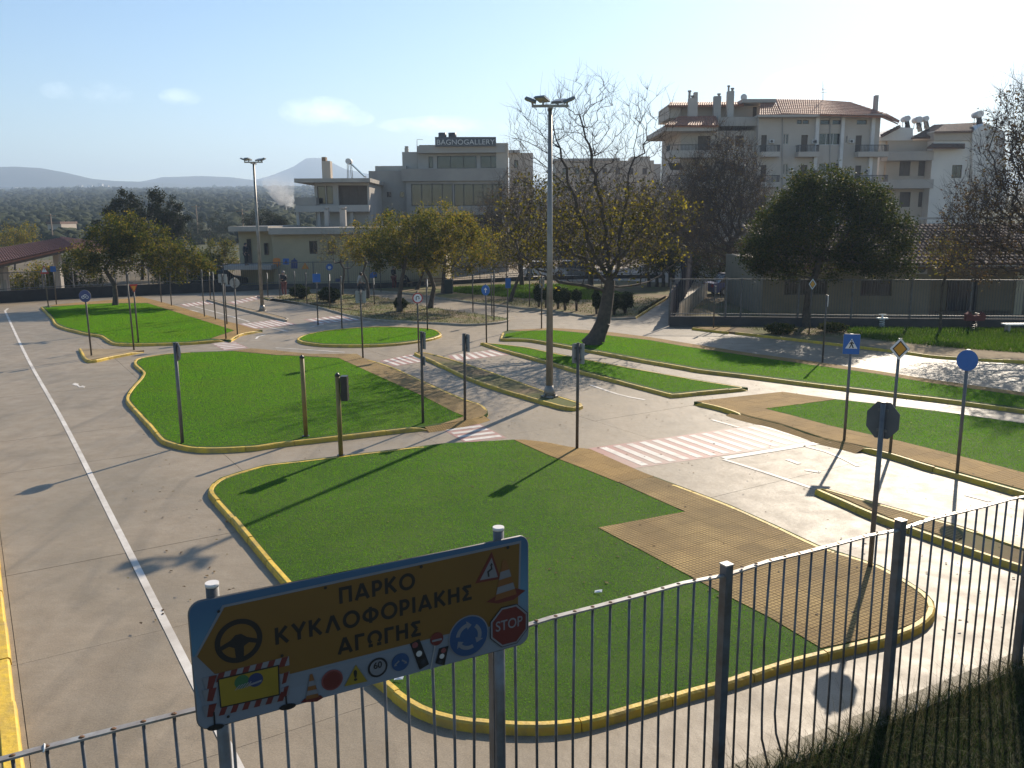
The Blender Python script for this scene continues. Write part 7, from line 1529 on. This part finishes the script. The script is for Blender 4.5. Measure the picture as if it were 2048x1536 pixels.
# steering wheel
_, cu, cv, rr = ell(325, 680, 133); dec('steering_wheel', arc_band(rr * .77, rr, 0, 2 * math.pi, 40, cu, cv), 'ink', 3, False)
dec('wheel_hub', [(cu + x * rr, cv + y * rr) for x, y in ((-.82, -.10), (-.35, .10), (-.12, .30), (.12, .30), (.35, .10), (.82, -.10), (.82, -.30), (.42, -.16), (.20, -.28), (.16, -.82), (-.16, -.82), (-.20, -.28), (-.42, -.16), (-.82, -.30))], 'ink', 3.4, False)
# striped barricade with the amber plate
def stripes(q0, q1, q2, q3, n, lvl=4):
    P0, P1, P2, P3 = (np.array(q) for q in (q0, q1, q2, q3))
    dec('barrier_rail', [q0, q1, q2, q3], 'b_white', lvl - .5)
    for i in range(n):
        a, b_ = (i + .1) / n, (i + .6) / n; sh = .35 / n; T = lambda s: P0 * (1 - s) + P1 * s; Bt = lambda s: P3 * (1 - s) + P2 * s
        dec('red_stripe', [tuple(T(min(1, a + sh))), tuple(T(min(1, b_ + sh))), tuple(Bt(b_)), tuple(Bt(a))], 'b_red', lvl)
stripes((180, 870), (608, 765), (612, 815), (190, 915), 6); stripes((205, 1050), (600, 960), (602, 1010), (205, 1105), 6)
for y in (890, 960, 1050): stripes((118, y), (205, y - 20), (205, y + 55), (140, y + 60), 1)
stripes((555, 870), (612, 850), (612, 905), (565, 925), 1); stripes((560, 950), (612, 930), (612, 985), (568, 1000), 1)
dec('barrier_leg', [(180, 1080), (190, 1080), (196, 1165), (186, 1165)], 'ink', 4); dec('barrier_leg', [(588, 990), (597, 988), (604, 1050), (594, 1052)], 'ink', 4)
for x, y in ((195, 1168), (603, 1052)): dec('barrier_foot', [(x + 48 * math.cos(a), y + 17 * math.sin(a) - 10 * math.cos(a)) for a in np.linspace(0, 6.283, 19)[:-1]], 'ink', 4.2)
dec('plate_rim', [(206, 892), (552, 812), (558, 985), (222, 1058)], 'ink', 5); dec('amber_plate', [(213, 898), (545, 821), (551, 978), (228, 1050)], 'b_yellow', 5.6)
e, cu, cv, rr = ell(342, 908, 42); dec('emblem_disc', e, 'b_green', 6.2, False); e, cu, cv, rr = ell(420, 897, 42); dec('emblem_disc', e, 'b_navy', 6.3, False)
for i in range(5): x = 302 + i * 16; dec('emblem_ray', [(x, 956 - i * 4), (x + 7, 954 - i * 4), (x + 32, 925 - i * 5), (x + 25, 926 - i * 5)], 'b_white', 6.8)
dec('emblem_band', [(378, 922), (455, 895), (452, 906), (380, 933)], 'b_white', 6.8)
def cone(tip, bl_, br_, foot, lvl=4):
    t, l, r_ = np.array(tip), np.array(bl_), np.array(br_); w = (r_ - l) * .09
    dec('cone_foot', foot, 'b_red', lvl)
    dec('cone_body', [tuple(t - w), tuple(t + w), tuple(r_), tuple(l)], 'b_orange', lvl + .5)
    for a, b_ in ((.28, .48), (.66, .84)):
        L = lambda s: (t - w) * (1 - s) + l * s; Rr = lambda s: (t + w) * (1 - s) + r_ * s
        dec('cone_band', [tuple(L(a)), tuple(Rr(a)), tuple(Rr(b_)), tuple(L(b_))], 'b_white', lvl + 1)
cone((736, 865), (706, 1012), (782, 995), [(678, 1028), (700, 1005), (790, 985), (806, 1000), (770, 1022)]); cone((1830, 218), (1782, 448), (1906, 408), [(1732, 455), (1790, 418), (1900, 375), (1957, 388), (1890, 440), (1800, 462)])
e, cu, cv, rr = ell(856, 899, 61); dec('round_sign', e, 'cloth_red', 4, False); dec('round_sign_face', [(cu + rr * .86 * math.cos(a), cv + rr * .86 * math.sin(a)) for a in np.linspace(0, 6.283, 29)[:-1]], 'b_red', 4.6, False)
dec('warning_triangle', [(990, 812), (926, 936), (1058, 906)], 'b_yellow', 4); text_on('!', (980, 905), (1000, 900), 62, 5, 'ink', .03)
e, cu, cv, rr = ell(1116, 827, 56); dec('speed_sign', e, 'ink', 4, False); dec('speed_sign_face', [(cu + rr * .8 * math.cos(a), cv + rr * .8 * math.sin(a)) for a in np.linspace(0, 6.283, 29)[:-1]], 'b_white', 4.6, False); text_on('60', (1092, 837), (1140, 826), 38, 5.4, 'ink', .02)
e, cu, cv, rr = ell(1246, 797, 50); dec('round_sign', e, 'b_blue', 4, False)
for s in (-1, 1): dec('sign_arrow', [(cu + x * rr, cv + y * rr) for x, y in ((s * .1, .1), (s * .5, -.1), (s * .4, -.28), (s * .75, -.3), (s * .62, .05), (s * .58, -.02), (s * .2, .28))], 'b_white', 4.8, False)
tl = dec('traffic_light_print', [(1299, 692), (1352, 664), (1411, 808), (1357, 840)], 'ink', 4)
for (x, y), m in zip(((1328, 700), (1352, 748), (1378, 796)), ('cloth_red', 'cloth_pale', 'cloth_dark')): e, *_ = ell(x, y, 17, 16); dec('light_print', e, m, 4.8, False)
dec('sign_pole_print', [(1440, 700), (1447, 698), (1424, 838), (1416, 841)], 'signback', 4); e, cu, cv, rr = ell(1452, 664, 37); dec('no_entry_sign', e, 'b_red', 4.6, False); dec('no_entry_bar', [(1424, 672), (1480, 658), (1481, 669), (1425, 683)], 'b_white', 5.2)
dec('traffic_light_print', [(1468, 718), (1521, 704), (1500, 815), (1447, 803)], 'ink', 4)
for (x, y), m in zip(((1492, 730), (1484, 762), (1474, 795)), ('cloth_red', 'cloth_pale', 'cloth_dark')): e, *_ = ell(x, y, 14, 16); dec('light_print', e, m, 4.8, False)
e, cu, cv, rr = ell(1636, 648, 114); dec('roundabout_sign', e, 'b_white', 4, False); dec('roundabout_sign_face', [(cu + rr * .94 * math.cos(a), cv + rr * .94 * math.sin(a)) for a in np.linspace(0, 6.283, 33)[:-1]], 'b_blue', 4.6, False)
for k in range(3):
    a0_ = R(100 + 120 * k); dec('roundabout_arrow', arc_band(rr * .46, rr * .64, a0_, a0_ + R(72), 10, cu, cv), 'b_white', 5.2, False); a1_ = a0_ - R(2)
    dec('roundabout_arrow_head', [(cu + q * rr * math.cos(an), cv + q * rr * math.sin(an)) for q, an in ((.34, a1_ + .02), (.76, a1_ + .02), (.55, a1_ - .42))][::-1], 'b_white', 5.2, False)
def octo(r_, cu, cv): return [(cu + r_ * math.cos(a), cv + r_ * math.sin(a)) for a in [R(22.5 + 45 * k) for k in range(8)]]
_, cu, cv, rr = ell(1868, 586, 116); dec('stop_sign', octo(rr, cu, cv), 'ink', 6, False); dec('stop_sign_rim', octo(rr * .965, cu, cv), 'b_white', 6.5, False); dec('stop_sign_face', octo(rr * .88, cu, cv), 'b_red', 7, False); text_on('STOP', (1790, 620), (1944, 586), 58, 7.6, 'b_white', .01)
dec('bend_sign', [(1756, 172), (1666, 350), (1812, 322)], 'b_red', 4); dec('bend_sign_face', [(1756, 205), (1692, 332), (1795, 312)], 'b_white', 4.6); dec('bend_arrow', [(1738, 312), (1747, 310), (1742, 285), (1763, 268), (1757, 245), (1765, 248), (1757, 232), (1746, 250), (1751, 248), (1753, 264), (1732, 282)], 'ink', 5.2)
for x, y in ((210, 513), (810, 378), (1352, 257), (1846, 145), (265, 1105), (568, 760)): e, *_ = ell(x, y, 9, 10); dec('screw', e, 'black', 8, False)
for x, y, nm in ((190, 470, 'left'), (1815, 112, 'right')):
    u, v = uv(x, y); b = B(); b.tube([(u, -2.2, -.036), (u, BH + .045, -.036)], .0285, 16); q = b.build('pole', M['fence'], sb); q.matrix_local = BM
    b = B(); b.tube([(u, BH + .0455, -.036), (u, BH + .062, -.036)], .030, 16); b.build('pole_cap', M['trim'], q)

# ================================================================== SMALL THINGS ON THE GROUND
rnd = random.Random(19); lm = B(); lm.add([(-.035, 0, .004), (0, -.022, .012), (.04, 0, .006), (0, .024, .014)], [(0, 1, 2, 3)]); lme = lm.mesh('fallen_leaf'); lme.materials.append(M['lf_brown'])
LV = []; LF_ = []
for i in range(1500):
    x, y = rnd.uniform(250, 2040), rnd.uniform(600, 1250)
    if rnd.random() > (1.0 if x > 900 and y < 860 else .28): continue
    p = g(x, y, LZ + .012) if rnd.random() < .5 else g(x, y, .012); a = rnd.random() * 6.28; s = rnd.uniform(.5, 1.0); k = len(LV)
    for vx, vy, vz in ((-.035, 0, 0), (0, -.022, .008), (.04, 0, .002), (0, .024, .01)): LV.append((p[0] + s * (vx * math.cos(a) - vy * math.sin(a)), p[1] + s * (vx * math.sin(a) + vy * math.cos(a)), p[2] + vz))
    LF_.append((k, k + 1, k + 2, k + 3))
o = stuff(np_mesh('fallen_leaves', LV, LF_, M['lf_brown'])); o['label'] = 'dry fallen leaves scattered over the park'
for x, y, lb in ((797, 1358, 'scrap of white litter at the left end of the front kerb'), (1196, 1184, 'small scrap of white paper on the front lawn')):
    p = g(x, y, LZ + .02); b = B(); b.add([(-.05, -.02, 0), (.05, -.03, .012), (.06, .02, .03), (-.04, .03, .01), (0, 0, .02)], [(0, 1, 4), (1, 2, 4), (2, 3, 4), (3, 0, 4)]); o = b.build('litter', M['white']); o.location = tuple(map(float, p)); tag(o, lb, 'litter')
# power line posts beyond the park on the left
for x, yb, yt, D, lb in ((106, 480, 428, 150, 'thin pale utility pole behind the left shelter'), (397, 480, 410, 160, 'thin utility pole behind the island tree'), (487, 470, 418, 130, 'thin utility pole behind the cream building roof')):
    p = at(x, yb, D); q = at(x, yt, D); t = empty('utility_pole', tuple(map(float, p))); tag(t, lb, 'utility pole'); h = float(q[2] - p[2]); b = B(); b.tube([(0, 0, -4), (0, 0, h)], [.16, .1], 8); b.build('pole', M['wood'], t); b = B(); b.box(-.9, .9, -.05, .05, h - .35, h - .25); b.build('crossarm', M['wood'], t)
# smoke plume
def smoke():
    D = 320; b = B(); rows = ((580, 441, .1), (579, 436, .9), (577, 422, 1.9), (573, 406, 3.0), (567, 390, 4.2), (561, 374, 5.4), (555, 360, 6.2), (550, 348, 5.5), (547, 338, 3.0), (546, 334, .1)); b.tube([tuple(at(x, y, D)) for x, y, r_ in rows], [r_ for x, y, r_ in rows], 16)
    m = bpy.data.materials.new('smoke'); m.use_nodes = True; t = m.node_tree; t.nodes.clear(); o_ = t.nodes.new('ShaderNodeOutputMaterial'); v = t.nodes.new('ShaderNodeVolumePrincipled'); v.inputs['Color'].default_value = (.99, .99, 1.0, 1); v.inputs['Anisotropy'].default_value = 0.55
    geo = N(t, 'ShaderNodeNewGeometry'); nz_ = N(t, 'ShaderNodeTexNoise', Scale=.30, Detail=5.0, Distortion=1.0); t.links.new(geo.outputs['Position'], nz_.inputs['Vector']); mr = N(t, 'ShaderNodeMapRange'); mr.inputs['From Min'].default_value = .36; mr.inputs['From Max'].default_value = .66
    sp = N(t, 'ShaderNodeSeparateXYZ'); t.links.new(geo.outputs['Position'], sp.inputs[0]); z0, z1 = float(at(580, 441, D)[2]), float(at(546, 340, D)[2])
    fz = N(t, 'ShaderNodeMapRange'); fz.inputs['From Min'].default_value = z0; fz.inputs['From Max'].default_value = z1; fz.inputs['To Min'].default_value = 1.0; fz.inputs['To Max'].default_value = 0.0; t.links.new(sp.outputs['Z'], fz.inputs['Value'])
    pw = N(t, 'ShaderNodeMath', operation='POWER'); pw.inputs[1].default_value = 2.2; t.links.new(fz.outputs[0], pw.inputs[0]); ml = N(t, 'ShaderNodeMath', operation='MULTIPLY'); t.links.new(pw.outputs[0], ml.inputs[0]); t.links.new(nz_.outputs['Fac'], mr.inputs['Value']); t.links.new(mr.outputs[0], ml.inputs[1]); m2 = N(t, 'ShaderNodeMath', operation='MULTIPLY'); m2.inputs[1].default_value = 1.3; t.links.new(ml.outputs[0], m2.inputs[0])
    t.links.new(m2.outputs[0], v.inputs['Density']); t.links.new(v.outputs[0], o_.inputs['Volume']); me = b.mesh('smoke'); bm = bmesh.new(); bm.from_mesh(me); bmesh.ops.recalc_face_normals(bm, faces=bm.faces); bm.to_mesh(me); bm.free(); o = stuff(link('smoke', me, m)); o['label'] = 'thin plume of pale smoke rising from the plain'
smoke()
# ---- the air: one box of even haze round everything
def haze():
    b = B(); b.box(-5200, 5200, -120, 4300, -6, 252); m = bpy.data.materials.new('haze'); m.use_nodes = True; t = m.node_tree; t.nodes.clear(); o_ = t.nodes.new('ShaderNodeOutputMaterial'); v = t.nodes.new('ShaderNodeVolumePrincipled')
    v.inputs['Color'].default_value = (.60, .77, 1.0, 1); v.inputs['Density'].default_value = HAZE; v.inputs['Anisotropy'].default_value = 0.25; t.links.new(v.outputs[0], o_.inputs['Volume']); o = stuff(b.build('haze', m)); o['label'] = 'pale blue haze over the plain'
HAZE = 4.2e-4
haze()
